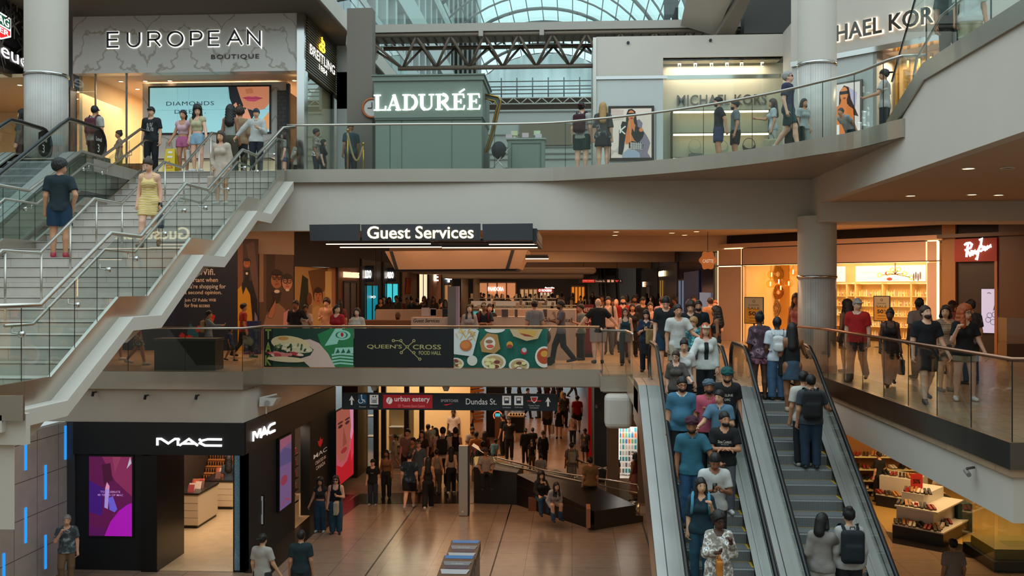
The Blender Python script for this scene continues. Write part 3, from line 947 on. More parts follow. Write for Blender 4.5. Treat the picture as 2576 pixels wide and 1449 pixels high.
for px in(1010,1136):
 x=AY(px,300,KY).x
 MB().box(x-.008,x+.008,KY+.04,KY+.06,L3,kz(302)).build('panel_joint',SAGE_D,kio)
SERIF={'L':([([(.22,0),(.22,1)],1),([(0,.975),(.44,.975)],.3),([(0,.025),(.72,.025)],.3),([(.7,0),(.74,.28)],.35)],.76),'A':([([(.12,0),(.5,1)],.35),([(.48,1),(.82,0)],1),([(.25,.33),(.68,.33)],.3),([(0,.025),(.28,.025)],.3),([(.6,.025),(1.0,.025)],.3)],1.0),'D':([([(.2,0),(.2,1)],1),([(0,.975),(.4,.975)]+arc(.4,.5,.42,.475,90,60,3),.3),([(0,.025),(.4,.025)]+arc(.4,.5,.42,.475,-90,-60,3),.3),(arc(.4,.5,.42,.47,65,-65,10),.95)],.9),'U':([([(.2,1),(.2,.3)]+arc(.48,.3,.28,.28,180,250,6),.95),(arc(.48,.3,.28,.28,250,360,8)+[(.76,1)],.35),([(0,.975),(.4,.975)],.3),([(.6,.975),(.92,.975)],.3)],.92),'R':([([(.2,0),(.2,1)],1),([(0,.975),(.42,.975)],.3),([(0,.025),(.42,.025)],.3),(arc(.4,.74,.28,.24,85,-85,10),.9),([(.2,.5),(.42,.5)],.3),([(.42,.5),(.78,0)],.95),([(.66,.025),(.96,.025)],.3)],.94),'E':([([(.2,0),(.2,1)],1),([(0,.975),(.68,.975)],.3),([(.67,1),(.7,.74)],.35),([(0,.025),(.7,.025)],.3),([(.68,0),(.74,.28)],.35),([(.2,.52),(.52,.52)],.3),([(.52,.38),(.52,.66)],.3)],.74)}
mb=MB()
fr=Fr((0,KY,0))
for ch,a,b in(('L',941,972),('A',974,1010),('D',1013,1051),('U',1053,1093),('R',1096,1136),('E',1138,1169),('E',1176,1208)):
 xa,xb=AY(a,278,KY).x,AY(b,278,KY).x
 for ln,k in SERIF[ch][0]:
  strokes(mb,fr,[ln],xa,kz(278),(xb-xa)/SERIF[ch][1],kz(239)-kz(278),.085*k+.008,.02,.045)
xa=AY(1155,278,KY).x
strokes(mb,fr,[[(0,0),(.16,.1)]],xa,kz(236),1,1,.04,.02,.045)
mb.build('letters',lampmat((238,255,250),1.6),kio)
gilt=mat('gilt_moulding',(178,138,66),.3,.8)
fr_=thing('ornate_frame','curved green frame with gilt moulding at the edge of the sage kiosk','frame',(kx1+.3,KY+.9,L3))
gp=[AY(px,py,KY+.9)for px,py in((1216,243),(1232,246),(1250,250),(1256,262),(1252,275),(1246,300),(1238,340),(1226,375),(1218,395))]
MB().ribbon(gp,.12,.16,0,(0,1,0)).build('frame_bar',SAGE_D,fr_)
MB().path([p+Vector((.05,-.09,.05))for p in gp],.025,8).build('gilt_bead',gilt,fr_,True)
MB().path([p+Vector((-.05,-.09,-.06))for p in gp],.02,8).build('gilt_bead',gilt,fr_,True)
MB().box(gp[-1].x-.2,gp[-1].x+.15,KY+.7,KY+1.1,L3,gp[-1].z+.1).build('foot',SAGE_D,fr_)
c=AY(936,272,28.4)
ck=thing('wall_clock','round clock with orange rim on the dark pier behind the sage kiosk','clock',(c.x,28.4,c.z))
MB().path([(c.x+.27*math.cos(2*math.pi*k/24),28.38,c.z+.27*math.sin(2*math.pi*k/24))for k in range(24)],.035,8,closed=True).build('rim',mat('copper_rim',(190,106,60),.4),ck,True)
MB().path([(c.x,28.42,c.z),(c.x,28.38,c.z)],.26,24).build('dial',mat('dial_white',(215,210,205),.5),ck)
MB().box(c.x-.01,c.x+.01,28.36,28.37,c.z,c.z+.17).box(c.x-.13,c.x,28.36,28.37,c.z-.01,c.z+.01).build('hands',BLACK,ck)
struct(MB().box(c.x-.75,c.x-.0,28.43,28.9,L3,10.3).build('column_dark_pier',mat('taupe_pier',(120,110,100),.7)))
brass=mat('brass',(176,140,70),.25,.9)
for px,py,lb in((875,332,'tall brass rope post in front of the warm watch shop window'),(914,366,'brass rope post at the corner of the sage kiosk')):
 p=AD(px,py,27.2)
 t=thing('rope_post',lb,'rope post',(p.x,p.y,L3),'brass rope posts')
 MB().cyl((p.x,p.y,L3),.16,.03,20).build('base',brass,t,True)
 MB().cyl((p.x,p.y,L3+.03),.028,p.z-L3,12).ball((p.x,p.y,p.z+.05),.045).build('post',brass,t,True)
pa,pb=AD(875,336,27.15),AD(914,370,27.15)
rope=MB().path([pa.lerp(pb,k/10)+Vector((0,-.05,-.62*math.sin(math.pi*k/10)*(.75+.25*k/10)))for k in range(11)],.03,8).build('barrier_rope',mat('tan_rope',(150,124,84),.8,noise=.2,scale=40),None,True)
tag(rope,'tan rope sagging between two brass posts','rope')
a,b=AY(1277,420,27.3),AY(1370,347,27.3)
ct=thing('counter','small sage green counter standing right of the serif lettered kiosk','counter',((a.x+b.x)/2,27.5,L3))
ct['label']='small sage green counter topped with pastel boxes behind the gallery glass'
MB().box(a.x,b.x,27.3,27.9,L3,b.z-.04).build('body',SAGE,ct)
MB().box(a.x-.04,b.x+.04,27.26,27.95,b.z-.04,b.z).build('top',mat('pale_sage_top',(150,158,148),.4),ct)
mb=MB()
for(u0,u1,v0,v1)in((.1,.9,.12,.14),(.1,.9,.86,.88),(.1,.12,.12,.88),(.88,.9,.12,.88)):
 mb.box(a.x+(b.x-a.x)*u0,a.x+(b.x-a.x)*u1,27.285,27.3,L3+(b.z-L3)*v0,L3+(b.z-L3)*v1)
mb.build('panel_moulding',SAGE_D,ct)
for px,c_,z_,lb in((1280,(205,180,185),0,'pink box at the end of the sage counter nearest the kiosk'),(1293,(205,205,165),.11,'upper yellow box near the pink end box on the sage counter'),(1321,(205,180,185),.04,'pink box in the middle of the sage counter'),(1350,(195,205,165),.11,'raised lime box over the last pink box on the sage counter'),(1354,(200,185,190),0,'pale pink box at the end of the sage counter near the strollers')):
 q=AY(px,344,27.5)
 o=MB().box(q.x-.08,q.x+.1,27.4+z_,27.52+z_,b.z+z_,b.z+.13+z_)
 if z_:o.box(q.x-.02,q.x+.04,27.42+z_,27.5+z_,b.z,b.z+z_)
 tag(o.build('pastry_box',mat('card',c_,.7)),lb.replace('near the strollers','farthest from the kiosk'),'box','pastel boxes on the sage counter')
q=AY(1255,400,27.0)
st=thing('stroller','black hooded stroller parked between the gilt frame and the sage counter','stroller',(q.x,27,L3))
MB().ball((q.x,27,L3+.75),.26,16,0,.8,1,.95).build('hood',mat('black_canvas',(30,32,36),.8),st,True)
MB().path([(q.x-.2,26.8,L3+.15),(q.x+.1,26.9,L3+.6),(q.x+.3,27,L3+.8)],.015,6).path([(q.x+.22,26.8,L3+.15),(q.x-.1,26.9,L3+.55)],.015,6).build('chassis',STEEL,st,True)
for dx in(-.2,.22):
 MB().path([(q.x+dx,26.78,L3+.12),(q.x+dx,26.84,L3+.12)],.12,16).build('wheel',RUBBER,st)
MY=30.0
X=lambda px,Y=MY:AY(px,300,Y).x
Z=lambda py,Y=MY:AY(1700,py,Y).z
PALE=mat('pale_panel',(206,208,204),.6,noise=.02)
BEIGEW=mat('blush_panel',(214,202,190),.7,noise=.05,scale=1.0)
ms=thing('shopfront','white corner handbag shop with recessed window beyond the curved balustrade','shopfront',(X(1700),MY,L3))
MB().box(X(1500),X(1668),MY,MY+.3,L3,Z(197)).build('pale_wall',PALE,ms)
MB().box(X(1500),X(1970),MY-.02,MY+.4,Z(145),Z(90)).box(X(1500),X(1668),MY-.02,MY+.4,Z(190),Z(145)).build('upper_wall',BEIGEW,ms)
MB().box(X(1500),X(1678),MY-.05,MY+.05,Z(198),Z(190)).build('chrome_strip',CHROME,ms)
MB().box(X(1500)-.1,X(1500),MY-.05,MY+3,L3,Z(92)).build('corner_post',STEEL,ms)
MB().box(X(1668),X(1970)+.6,MY+.9,MY+1.0,L3,Z(145)).build('inner_wall',mat('sand_wall',(214,200,176),.7),ms)
struct(MB().box(6.0,25,33,33.1,L3,14).build('wall_gallery_side',BEIGEW))
MB().box(X(1668),X(1970),MY+.05,MY+1,Z(145),Z(140)).build('window_soffit',mat('sand_wall',(214,200,176),.7),ms)
MB().box(X(1668),X(1970),MY+.3,MY+.42,Z(194),Z(184)).build('chrome_strip',CHROME,ms)
MB().box(X(1670),X(1968),MY+.1,MY+.112,L3,Z(147)).build('window_pane',GLASS,ms)
for px in(1710,1750,1791,1830,1867,1919):
 x=AY(px,300,MY+.4).x
 mb=MB().cyl((x,MY+.5,Z(160)),.05,.14,12,0).cyl((x,MY+.5,Z(160)-.004),.042,.006,12,1)
 mb.build('spotlight',[STEEL_D,lampmat((255,235,190),12)],ms)
mb=MB()
a,b=AY(1703,266,MY+.89),AY(1928,237,MY+.89)
put_text(mb,Fr((0,MY+.89,0)),'MICHAEL KORS',a.x,a.z,b.x-a.x,b.z-a.z,.01,bold=.01,depth=.03,spacing=1.03)
mb.build('letters',mat('grey_letters',(96,88,78),.4,.3),ms)
dsp=thing('display_shelf','two tier lit shelf with curved handbags in the corner shop window','shelf',(X(1800),MY+.7,L3))
a,b=AY(1690,400,MY+.6),AY(1938,278,MY+.6)
for py in(278,335,396):
 z=AY(1700,py,MY+.6).z
 MB().box(a.x,b.x,MY+.55,MY+.88,z-.02,z).build('shelf_board',mat('bronze_frame',(60,50,40),.4,.5),dsp)
 MB().box(a.x+.05,b.x-.05,MY+.62,MY+.68,z-.07,z-.022).build('shelf_light',lampmat((255,236,196),4),dsp)
for xx in(a.x,b.x):
 MB().box(xx-.02,xx+.02,MY+.55,MY+.88,L3,b.z).build('shelf_upright',mat('bronze_frame',(60,50,40),.4,.5),dsp)
def handbag(px,py,Y,c,lb):
 q=AY(px,py,Y)
 t=thing('handbag',lb,'handbag',(q.x,Y,q.z),'handbags in the corner shop window')
 pts=[(q.x+.2*math.cos(t_),Y,q.z+.22+.2*math.sin(t_))for t_ in[math.pi+math.pi*k/12 for k in range(13)]]
 inner=[(q.x+.15*math.cos(t_),Y,q.z+.24+.1*math.sin(t_))for t_ in[2*math.pi-math.pi*k/12 for k in range(13)]]
 MB().prism([(p[0],Y-.04,p[2])for p in pts+inner],(0,.08,0)).build('body',mat('bag_leather',c,.4),t)
 MB().path([(q.x+.19*math.cos(t_),Y,q.z+.22+.24*math.sin(t_))for t_ in[math.pi*k/12 for k in range(13)]],.012,6).build('handle',mat('bag_leather',c,.4),t,True)
handbag(1748,387,MY+.72,(190,178,150),'cream curved handbag on a grey block in the corner shop window')
handbag(1816,390,MY+.72,(178,172,140),'olive cream curved handbag behind the two bearded men')
handbag(1884,385,MY+.72,(50,48,48),'black curved handbag on the lit shelf of the corner shop')
q,q2=AY(1733,402,MY+.72),AY(1766,387,MY+.72)
tag(MB().box(q.x,q2.x,MY+.6,MY+.85,L3,q2.z).build('display_block',mat('grey_block',(120,116,108),.6)),'grey display block carrying the cream curved handbag','block')
area_light('shop_light_corner',(X(1810),MY+.55,Z(150)),3,.5,60,(1,.9,.74))
for px,py,lb in((1580,108,'small round sensor on the blush wall above the poster'),(1787,102,'small round sensor on the blush wall above the spotlights')):
 q=AY(px,py,MY-.02)
 tag(MB().path([(q.x,MY-.02,q.z),(q.x,MY-.07,q.z)],.045,14).build('sensor',CHAR),lb,'sensor')
a,b=AY(1530,405,MY),AY(1645,267,MY)
po=thing('poster','framed poster of a woman in sunglasses and black jacket with a chequered bag','poster',(a.x,MY-.05,a.z))
MB().box(a.x,b.x,MY-.09,MY,a.z,b.z).build('frame',mat('pewter_frame',(70,64,58),.3,.7),po)
w,h=b.x-a.x-.16,b.z-a.z-.16
A_=Art(Fr((a.x+.08,MY-.091,a.z+.08)),w,h,.22)
A_.rect((222,204,188),0,0,1,1)
for i in range(7):
 A_.poly((188,168,164),[(0,.75+.04*i),(.3,.78+.03*i),(.32,.79+.03*i),(0,.77+.04*i)]).poly((198,180,170),[(.0,.05+.02*i),(.25,.3-.03*i),(.24,.28-.03*i),(0,.03+.02*i)])
A_.poly((128,116,130),[(.6,.75),(.7,.78),(.78,.7),(.76,.6),(.9,.42),(.97,.3),(.9,.1),(.98,0),(.6,0)])
A_.poly((22,20,22),[(.38,.88),(.43,.98),(.52,.99),(.6,.94),(.63,.8),(.66,.62),(.6,.5),(.36,.55)]).ell((212,124,70),.5,.86,.085,.1)
A_.poly((212,120,64),[(.45,.8),(.55,.8),(.57,.7),(.64,.62),(.56,.45),(.6,.3),(.36,.28),(.34,.45),(.4,.68)])
A_.rect((18,18,20),.42,.87,.6,.91).ell((150,50,40),.51,.8,.035,.015)
A_.poly((24,22,24),[(.28,.74),(.42,.72),(.4,.6),(.36,.45),(.32,.2),(.28,.06),(.18,.08),(.2,.4),(.2,.55)])
A_.poly((26,22,22),[(.6,.65),(.72,.6),(.82,.5),(.78,.4),(.68,.3),(.58,.35),(.5,.48),(.52,.6),(.58,.52)])
A_.line((225,220,210),[(.23,.5),(.23,.64)],.04).line((225,220,210),[(.36,.64),(.24,.56),(.35,.48)],.04)
A_.poly((150,160,178),[(.28,.08),(.42,.18),(.6,.15),(.7,.1),(.72,0),(.28,0)]).poly((24,22,22),[(.44,.3),(.5,.34),(.76,.3),(.8,.26),(.78,.17),(.5,.17),(.44,.2)])
for i in range(6):
 A_.line((220,215,205),[(.47,.19+.022*i),(.78,.17+.022*i)],.012).line((220,215,205),[(.5+.045*i,.17),(.5+.045*i,.31)],.012)
A_.line((200,170,110),[(.46,.75),(.48,.45),(.49,.3)],.02).ell((214,128,72),.74,.56,.05,.04)
A_.build('picture',po)
DP,DU=Vector((7.23,27.1,0)),Vector((.73,-.683,0)).normalized()
wg=thing('shopfront','angled shop wing with halo lit capital letters over a warm glazed door','shopfront',(9,25.5,L3))
a=AP(1990,130,DP,DU)
f=Fr((DP.x,DP.y,0),DU)
s0=(Vector((a.x,a.y,0))-DP).dot(DU)
zb=AP(2105,135,DP,DU).z
MB().fbox(f,s0,7,zb,14,-.4,0).build('fascia',BEIGEW,wg)
MB().fbox(f,s0,7,zb-.14,zb,-.35,.03).build('chrome_strip',CHROME,wg)
d0,d1=[(AP(px,200,DP,DU)-DP).dot(DU)for px in(2203,2330)]
MB().fbox(f,s0,d0,L3,zb-.1,-.4,-.05).fbox(f,d1+.6,7,L3,zb-.1,-.4,-.05).build('wall',PALE,wg)
MB().box(6.34,6.74,27.6,30,L3,9.78).build('return_wall',BEIGEW,wg)
MB().fbox(f,d0,d1+.6,zb-.12,zb+.1,-1.2,-.35).fbox(f,d0-.1,d0,L3,zb,-1.2,-.05).build('door_soffit',BEIGEW,wg)
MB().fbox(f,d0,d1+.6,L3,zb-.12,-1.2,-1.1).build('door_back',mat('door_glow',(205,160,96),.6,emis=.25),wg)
for i in range(6):
 u=d0+.12+i*(d1+.5-d0)/6
 MB().fbox(f,u,u+.05,L3,zb-.2,-1.0,-.9).fbox(f,u+.15,u+.32,L3+.2,zb-.5,-1.08,-1.02).build('door_frame',brass,wg)
area_light('door_light',f.P(d0+.8,zb-.3,-.6),1.2,.5,60,AMBER,(0,0,math.atan2(DU.y,DU.x)))
mb,mh=MB(),MB()
for tx,a_,b_,t0,t1,h0,h1 in(('HAEL',2107,2222,112,86,72,38),('KORS',2240,2376,78,60,38,12)):
 p,q=AP(a_,t0,DP,DU),AP(b_,t0,DP,DU)
 zz=AP(2240,80,DP,DU).z
 hh=AP(2240,38,DP,DU).z-zz
 u0,u1=(p-DP).dot(DU),(q-DP).dot(DU)
 put_text(mb,f,tx,u0,zz,u1-u0,hh,.07,bold=.015,depth=.03,spacing=1.02)
 put_text(mh,f,tx,u0-.02,zz-.02,u1-u0+.04,hh+.04,.012,bold=.04,depth=.03,spacing=1.02)
mh.build('letter_halo',lampmat((255,236,212),1.2),wg)
mb.build('letters',mat('dark_mirror_letters',(92,86,80),.2,.8),wg)
f2,w,h=panel_on(2100,205,2166,348,DP,DU,None,None,None)
po=thing('poster','backlit poster of an orange toned woman in dark glasses behind the round pillar','poster',tuple(f2.o))
f3=Fr(f2.P(0,0,.06),DU)
MB().fbox(f3,-.05,w+.05,-.05,h+.05,-.08,-.005).build('frame',STEEL_D,po)
A_=Art(f3,w,h,.45)
A_.rect((226,212,206),0,0,1,1).poly((190,180,205),[(.5,.95),(.9,.8),(.8,.4),(.6,.5)]).poly((60,34,24),[(.2,.6),(.22,.85),(.4,.97),(.58,.92),(.66,.7),(.95,.35),(.7,.4),(.55,.6)]).ell((220,130,66),.4,.8,.15,.14).poly((222,120,50),[(.3,.7),(.5,.7),(.52,.6),(.75,.5),(.8,.1),(.6,0),(0,0),(0,.55),(.25,.62)]).rect((22,20,24),.25,.8,.56,.86).ell((150,60,44),.42,.725,.06,.02).rect((236,230,222),0,0,.22,.24)
A_.build('picture',po)
struct(MB().box(-25,-7.3,27.0,110,10.35,10.95).build('floor_top_gallery',mat('dark_soffit',(104,92,80),.8)))
struct(MB().box(-25,-7.28,26.94,27.0,10.4,10.95).box(-7.3,-7.24,27,80,10.4,10.95).build('trim_top_gallery',PLASTER))
balustrade('glass_balustrade','glass balustrade along the top gallery high over the marble boutique',[(-12,27.05),(-7.35,27.05),(-7.35,44)],10.97,1.1,2.2)
for i in range(9):
 y=29.5+1.2*i
bx0,bx1,by0,by1=AY(905,75,31).x,6.6,31.0,32.5
br=thing('footbridge','steel footbridge on a tube truss crossing high above the sage kiosk','bridge',(-1,31.7,9.0))
zt4,zb4=AY(1250,57,31).z,AY(1250,77,31).z
MB().box(bx0,bx1,by0,by1,zb4,zt4).build('deck',mat('bridge_fascia',(176,166,156),.6),br)
SAND=mat('sand_steel',(126,110,96),.5)
mb=MB()
for i in range(46):
 x=bx0+.3+i*(bx1-bx0-.5)/46
 mb.box(x,x+.06,by0+.15,by1-.1,zb4-.1,zb4)
mb.build('deck_ribs',SAND,br)
ztc,zbc,yc=zb4-.08,AY(1250,168,31.7).z,31.75
tr=MB()
tr.path([(bx0,by0+.1,ztc),(bx1,by0+.1,ztc)],.07,8).path([(bx0+.5,by1-.1,ztc-.1),(bx1,by1-.1,ztc-.1)],.07,8)
n=12
xb=[AY(1013+84*i,165,yc).x for i in range(-1,n)]
tr.path([(xb[1]-.15,yc,zbc),(bx1,yc,zbc)],.075,8)
tr.build('truss_chords',SAND,br,True)
for i in range(1,n):
 if xb[i]>bx1-.3:break
 d=MB()
 xm0,xm1=(xb[i]+xb[i-1])/2 if i>1 else bx0+.15,(xb[i]+(xb[i+1]if i+1<len(xb)else bx1))/2
 for xm in(xm0,xm1):
  d.path([(xb[i],yc,zbc),(xm,by0+.1,ztc)],.045,7).path([(xb[i],yc,zbc),(xm,by1-.1,ztc-.1)],.04,7)
 d.build('truss_web',SAND,br,True)
MB().path([(bx0+.5,by0+.06,zt4+1.02),(bx1,by0+.06,zt4+1.02)],.028,8).build('handrail',STEEL,br,True)
for i in range(6):
 xa=bx0+.5+i*(bx1-bx0-.5)/6
 MB().box(xa+.01,xa+(bx1-bx0-.5)/6-.01,by0+.05,by0+.062,zt4,zt4+1.0).build('glass_panel',GLASS_GREEN,br)
for px in(1210,1363):
 x=AY(px,80,by0).x
 MB().box(x-.07,x+.07,by0-.08,by0+.02,zb4-.18,zb4+.02).build('junction_box',mat('bridge_fascia',(176,166,156),.6),br)
for y,r in((31.0,.34),(32.3,.3)):
 p=AY(905 if y<32 else 930,105 if y<32 else 130,y)
 mb=MB().path([(p.x-.35,y,p.z+.1),(p.x+.25,y,p.z-.02)],r,8)
 struct(mb.build('beam_end',PLASTER))
a,b,c,d=AY(1712,64,31),AY(1800,90,31),AY(1872,-2,28.8),AY(1738,-2,28.8)
struct(MB().prism([a,b,c+Vector((0,-1,.9)),d+Vector((0,-1,.9))],(.1,.3,.35)).build('beam_stair_casing',BEIGEW))
a,b,c=AY(1800,92,30.6),AY(1845,92,30.6),AY(1890,-5,29)
struct(MB().prism([a,b,c,AY(1862,-5,29)],(0,.4,.3)).build('beam_stair_stringer',mat('taupe_paint',(150,138,126),.7)))
a,b=AY(1872,84,30.4),AY(2010,0,30.4)
struct(MB().box(a.x,b.x+3,30.4,34,a.z,14).build('beam_duct_casing',mat('graphite_casing',(74,72,70),.7)))
ow=thing('office_facade','pale office facade with window strips receding beside the glass vault','facade',(-7.6,47,8))
mb=MB()
for z in(8.2,11.2,14.4,17.6,20.8):
 mb.box(-8.0,-7.4,33,61.5,z,z+1.25)
for i in range(14):
 y=33+2.1*i
 mb.box(-8.05,-7.5,y,y+.45,5.2,19)
mb.build('spandrels',mat('office_white',(206,208,204),.6),ow)
MB().box(-8.4,-8.2,33,61.5,5.2,19).build('window_strips',mat('office_glass',(96,112,112),.15,.2),ow)
mb=MB()
for i in range(50):
 mb.box(-8.15,-8.0,33+.56*i,33.07+.56*i,5.2,19)
mb.build('mullions',mat('office_mullion',(150,156,154),.4),ow)
q=AD(430,432,25.9)
wf=thing('wet_floor_sign','yellow folding wet floor sign at the stair head','sign',(q.x,q.y,L3))
for s_ in(-1,1):
 y0,y1=q.y+s_*.16,q.y+s_*.03
 MB().add([(q.x-.17,y0,L3+.004),(q.x+.17,y0,L3+.004),(q.x+.12,y1,L3+.62),(q.x-.12,y1,L3+.62)],[(0,1,2,3)]).build('panel',mat('safety_yellow',(214,180,30),.5),wf)
f_=Fr((q.x-.1,q.y-.135,L3+.1),(1,0,0),(0,.2,1))
mb=MB()
strokes(mb,f_,[[(.0,.0),(.2,.0),(.1,.18),(0,0)],[(.06,.04),(.12,.1),(.14,.04)]],0,0,1,1,.018,.004,.003)
mb.build('warning_mark',mat('warning_red',(176,40,26),.5),wf)
MB().fbox(f_,.03,.17,.28,.33,.004,.006).fbox(f_,.04,.16,.4,.46,.004,.006).build('text_label',WHITE,wf)
lf=thing('lift_shaft','dark glazed lift shaft with pale rails beyond the bridge truss','lift',(-5,62,5))
a,b=AY(1118,200,62),AY(1200,200,62)
MB().box(a.x,b.x,62,65,L3,22).build('shaft',mat('lift_glass',(30,38,40),.2),lf)
mb=MB()
for i in range(8):
 x=a.x+(b.x-a.x)*i/7
 mb.box(x-.06,x+.06,61.9,62,L3,22)
mb.build('rails',mat('lift_rail',(170,162,150),.5),lf)
vt=thing('glass_vault','arched glass barrel vault on dark ribs closing the galleria','vault',(-1.9,55,12.6))
VX,VZ,VR=-1.9,12.6,7.45
RIB=mat('vault_rib',(120,116,110),.5)
for i in range(14):
 y=36+3*i
 MB().path([(VX+VR*math.cos(math.pi*k/28),y,VZ+VR*math.sin(math.pi*k/28))for k in range(22)],.11 if i%3==0 else .06,6).build('arch_rib',RIB,vt,True)
mb=MB()
for k in range(1,19):
 a=math.pi*k/24
 mb.path([(VX+VR*math.cos(a),36,VZ+VR*math.sin(a)),(VX+VR*math.cos(a),75,VZ+VR*math.sin(a))],.035,5)
mb.build('purlins',RIB,vt,True)
mb=MB()
for i in range(21):
 a,b=math.pi*i/28,math.pi*(i+1)/28
 mb.quad((VX+(VR+.1)*math.cos(a),36,VZ+(VR+.1)*math.sin(a)),(VX+(VR+.1)*math.cos(b),36,VZ+(VR+.1)*math.sin(b)),(VX+(VR+.1)*math.cos(b),75,VZ+(VR+.1)*math.sin(b)),(VX+(VR+.1)*math.cos(a),75,VZ+(VR+.1)*math.sin(a)))
mb.build('glazing',glass_mat('vault_glass',(.90,.985,.97),1.2),vt,True)
struct(MB().box(VX+VR,VX+VR+.4,34,76,8,VZ+.2).build('beam_springing',PLASTER))
nx,nz=90,40
vs_,fs_=[],[]
for j in range(nz+1):
 for i in range(nx+1):
  u,v=i/nx*2-1,j/nz
  x=VX+u*7.2
  top=VZ+math.sqrt(max(0,VR*VR-(u*7.2)**2))-.15
  z=8.6+v*(top-8.6)
  sw=abs(u)**.8
  f_=.16*math.sin(23*u+4*math.sin(3*u))*(.4+v)+.3*math.sin(14*(v*1.1+.7*u*u))*max(0,1-1.6*abs(u-.1))+.12*math.sin(60*u)*v*v
  vs_.append((x,74.4+f_,z))
for j in range(nz):
 for i in range(nx):
  k=j*(nx+1)+i
  fs_.append((k,k+1,k+nx+2,k+nx+1))
o=MB().add(vs_,fs_).build('dust_sheet',mat('white_sheet',(240,250,248),.8),None,True)
tag(o,'huge white dust sheet draped in swags across the end of the vault','sheet')
sc_=thing('scaffold','tube scaffold with lattice girder in front of the white dust sheet','scaffold',(1,66,9))
a,b=AY(1222,245,60),AY(1498,200,60)
mb=MB()
for py in(205,218,226,236):
 z=AY(1300,py,60).z
 mb.path([(a.x-1,60,z),(b.x+2,60,z)],.035,5)
for i in range(8):
 x=a.x+i*(b.x-a.x)/7
 mb.path([(x,60,AY(1300,246,60).z),(x,60,AY(1300,196,60).z)],.04,5)
mb.build('guard_rails',mat('grey_tube',(130,126,120),.4,.5),sc_,True)
z0,z1=AY(1300,262,60).z,AY(1300,247,60).z
mb=MB().path([(a.x,59.9,z0),(b.x+1,59.9,z0)],.04,6).path([(a.x,59.9,z1),(b.x+1,59.9,z1)],.04,6)
nn=18
for i in range(nn):
 x,x2=a.x+i*(b.x+1-a.x)/nn,a.x+(i+1)*(b.x+1-a.x)/nn
 mb.path([(x,59.9,z0 if i%2 else z1),(x2,59.9,z1 if i%2 else z0)],.03,5)
mb.build('lattice_girder',WHITE,sc_,True)
MB().box(a.x,b.x+2,60.3,60.5,AY(1300,275,60).z,z1+.1).build('platform',mat('plank_brown',(90,70,56),.7),sc_)
hb=thing('hoarding','white construction hoarding with a tan panel beyond the sage counter','hoarding',(0,45,L3))
a,b=AY(1205,276,46),AY(1500,430,46)
MB().box(a.x,b.x+.5,46,46.2,L3,AY(1300,276,46).z).build('boards',mat('hoarding_white',(206,204,196),.7),hb)
q,q2=AY(1360,365,45.9),AY(1440,310,45.9)
MB().box(q.x-1,q2.x,45.9,46,q.z,q2.z).build('tan_panel',mat('tan_panel',(150,132,112),.6),hb)
mb=MB()
for py in(282,340,372,388,402):
 z=AY(1300,py,45.95).z
 mb.box(a.x,b.x,45.93,46,z,z+.05)
mb.build('joints',mat('hoarding_joint',(150,146,138),.6),hb)
# middle floor
def wall_seg(px0,px1,Y0,Y1,z0,z1,name,m,parent,th=.12):
 """upright panel between two pixel columns lying at depths Y0, Y1"""
 a,b=AY(px0,700,Y0),AY(px1,700,Y1)
 u=Vector((b.x-a.x,b.y-a.y,0))
 f=Fr((a.x,a.y,z0),u)
 w,h=u.length,z1-z0
 if name:MB().fbox(f,0,w,0,h,-th,0).build(name,m,parent)
 return f,w,h
mural=thing('mural_hoarding','dark blue hoarding with white wifi message and portrait murals','hoarding',(-11,32.5,0))
NAVY=(22,26,44)
f,w,h=wall_seg(250,598,32.3,32.3,0,3.75,'message_board',mat('navy_board',NAVY,.5),mural)
A_=Art(f,w,h,0,.5)
fx=lambda px:(AY(px,700,32.3).x-f.o.x)/w
fz=lambda py:AY(500,py,32.3).z/h
A_.rect((26,32,58),fx(420),0,fx(440),1)
for tx,p0,p1,y0,y1 in(('Wifi.',500,541,692,678),('important when',458,548,713,700),("you're shopping for",464,568,729,716),('a second opinion.',464,558,743,732),('Join CF Public Wifi',464,543,761,752),('for free access',464,528,773,764)):
 A_.text((216,196,180),tx,fx(p0),fz(y0),fx(p1)-fx(p0),(fz(y1)-fz(y0))*1.12,bold=.012)
for c,pts in(((178,30,34),[(494,826),(504,790),(512,794),(498,838)]),((178,30,34),[(420,845),(428,836),(440,846),(470,818),(476,830),(438,862)]),((24,84,106),[(440,840),(448,812),(470,840),(470,852)]),((120,40,46),[(488,830),(494,826),(500,850),(494,852)])):
 A_.poly(c,[(fx(x+30),fz(y))for x,y in pts])
A_.build('message',mural)
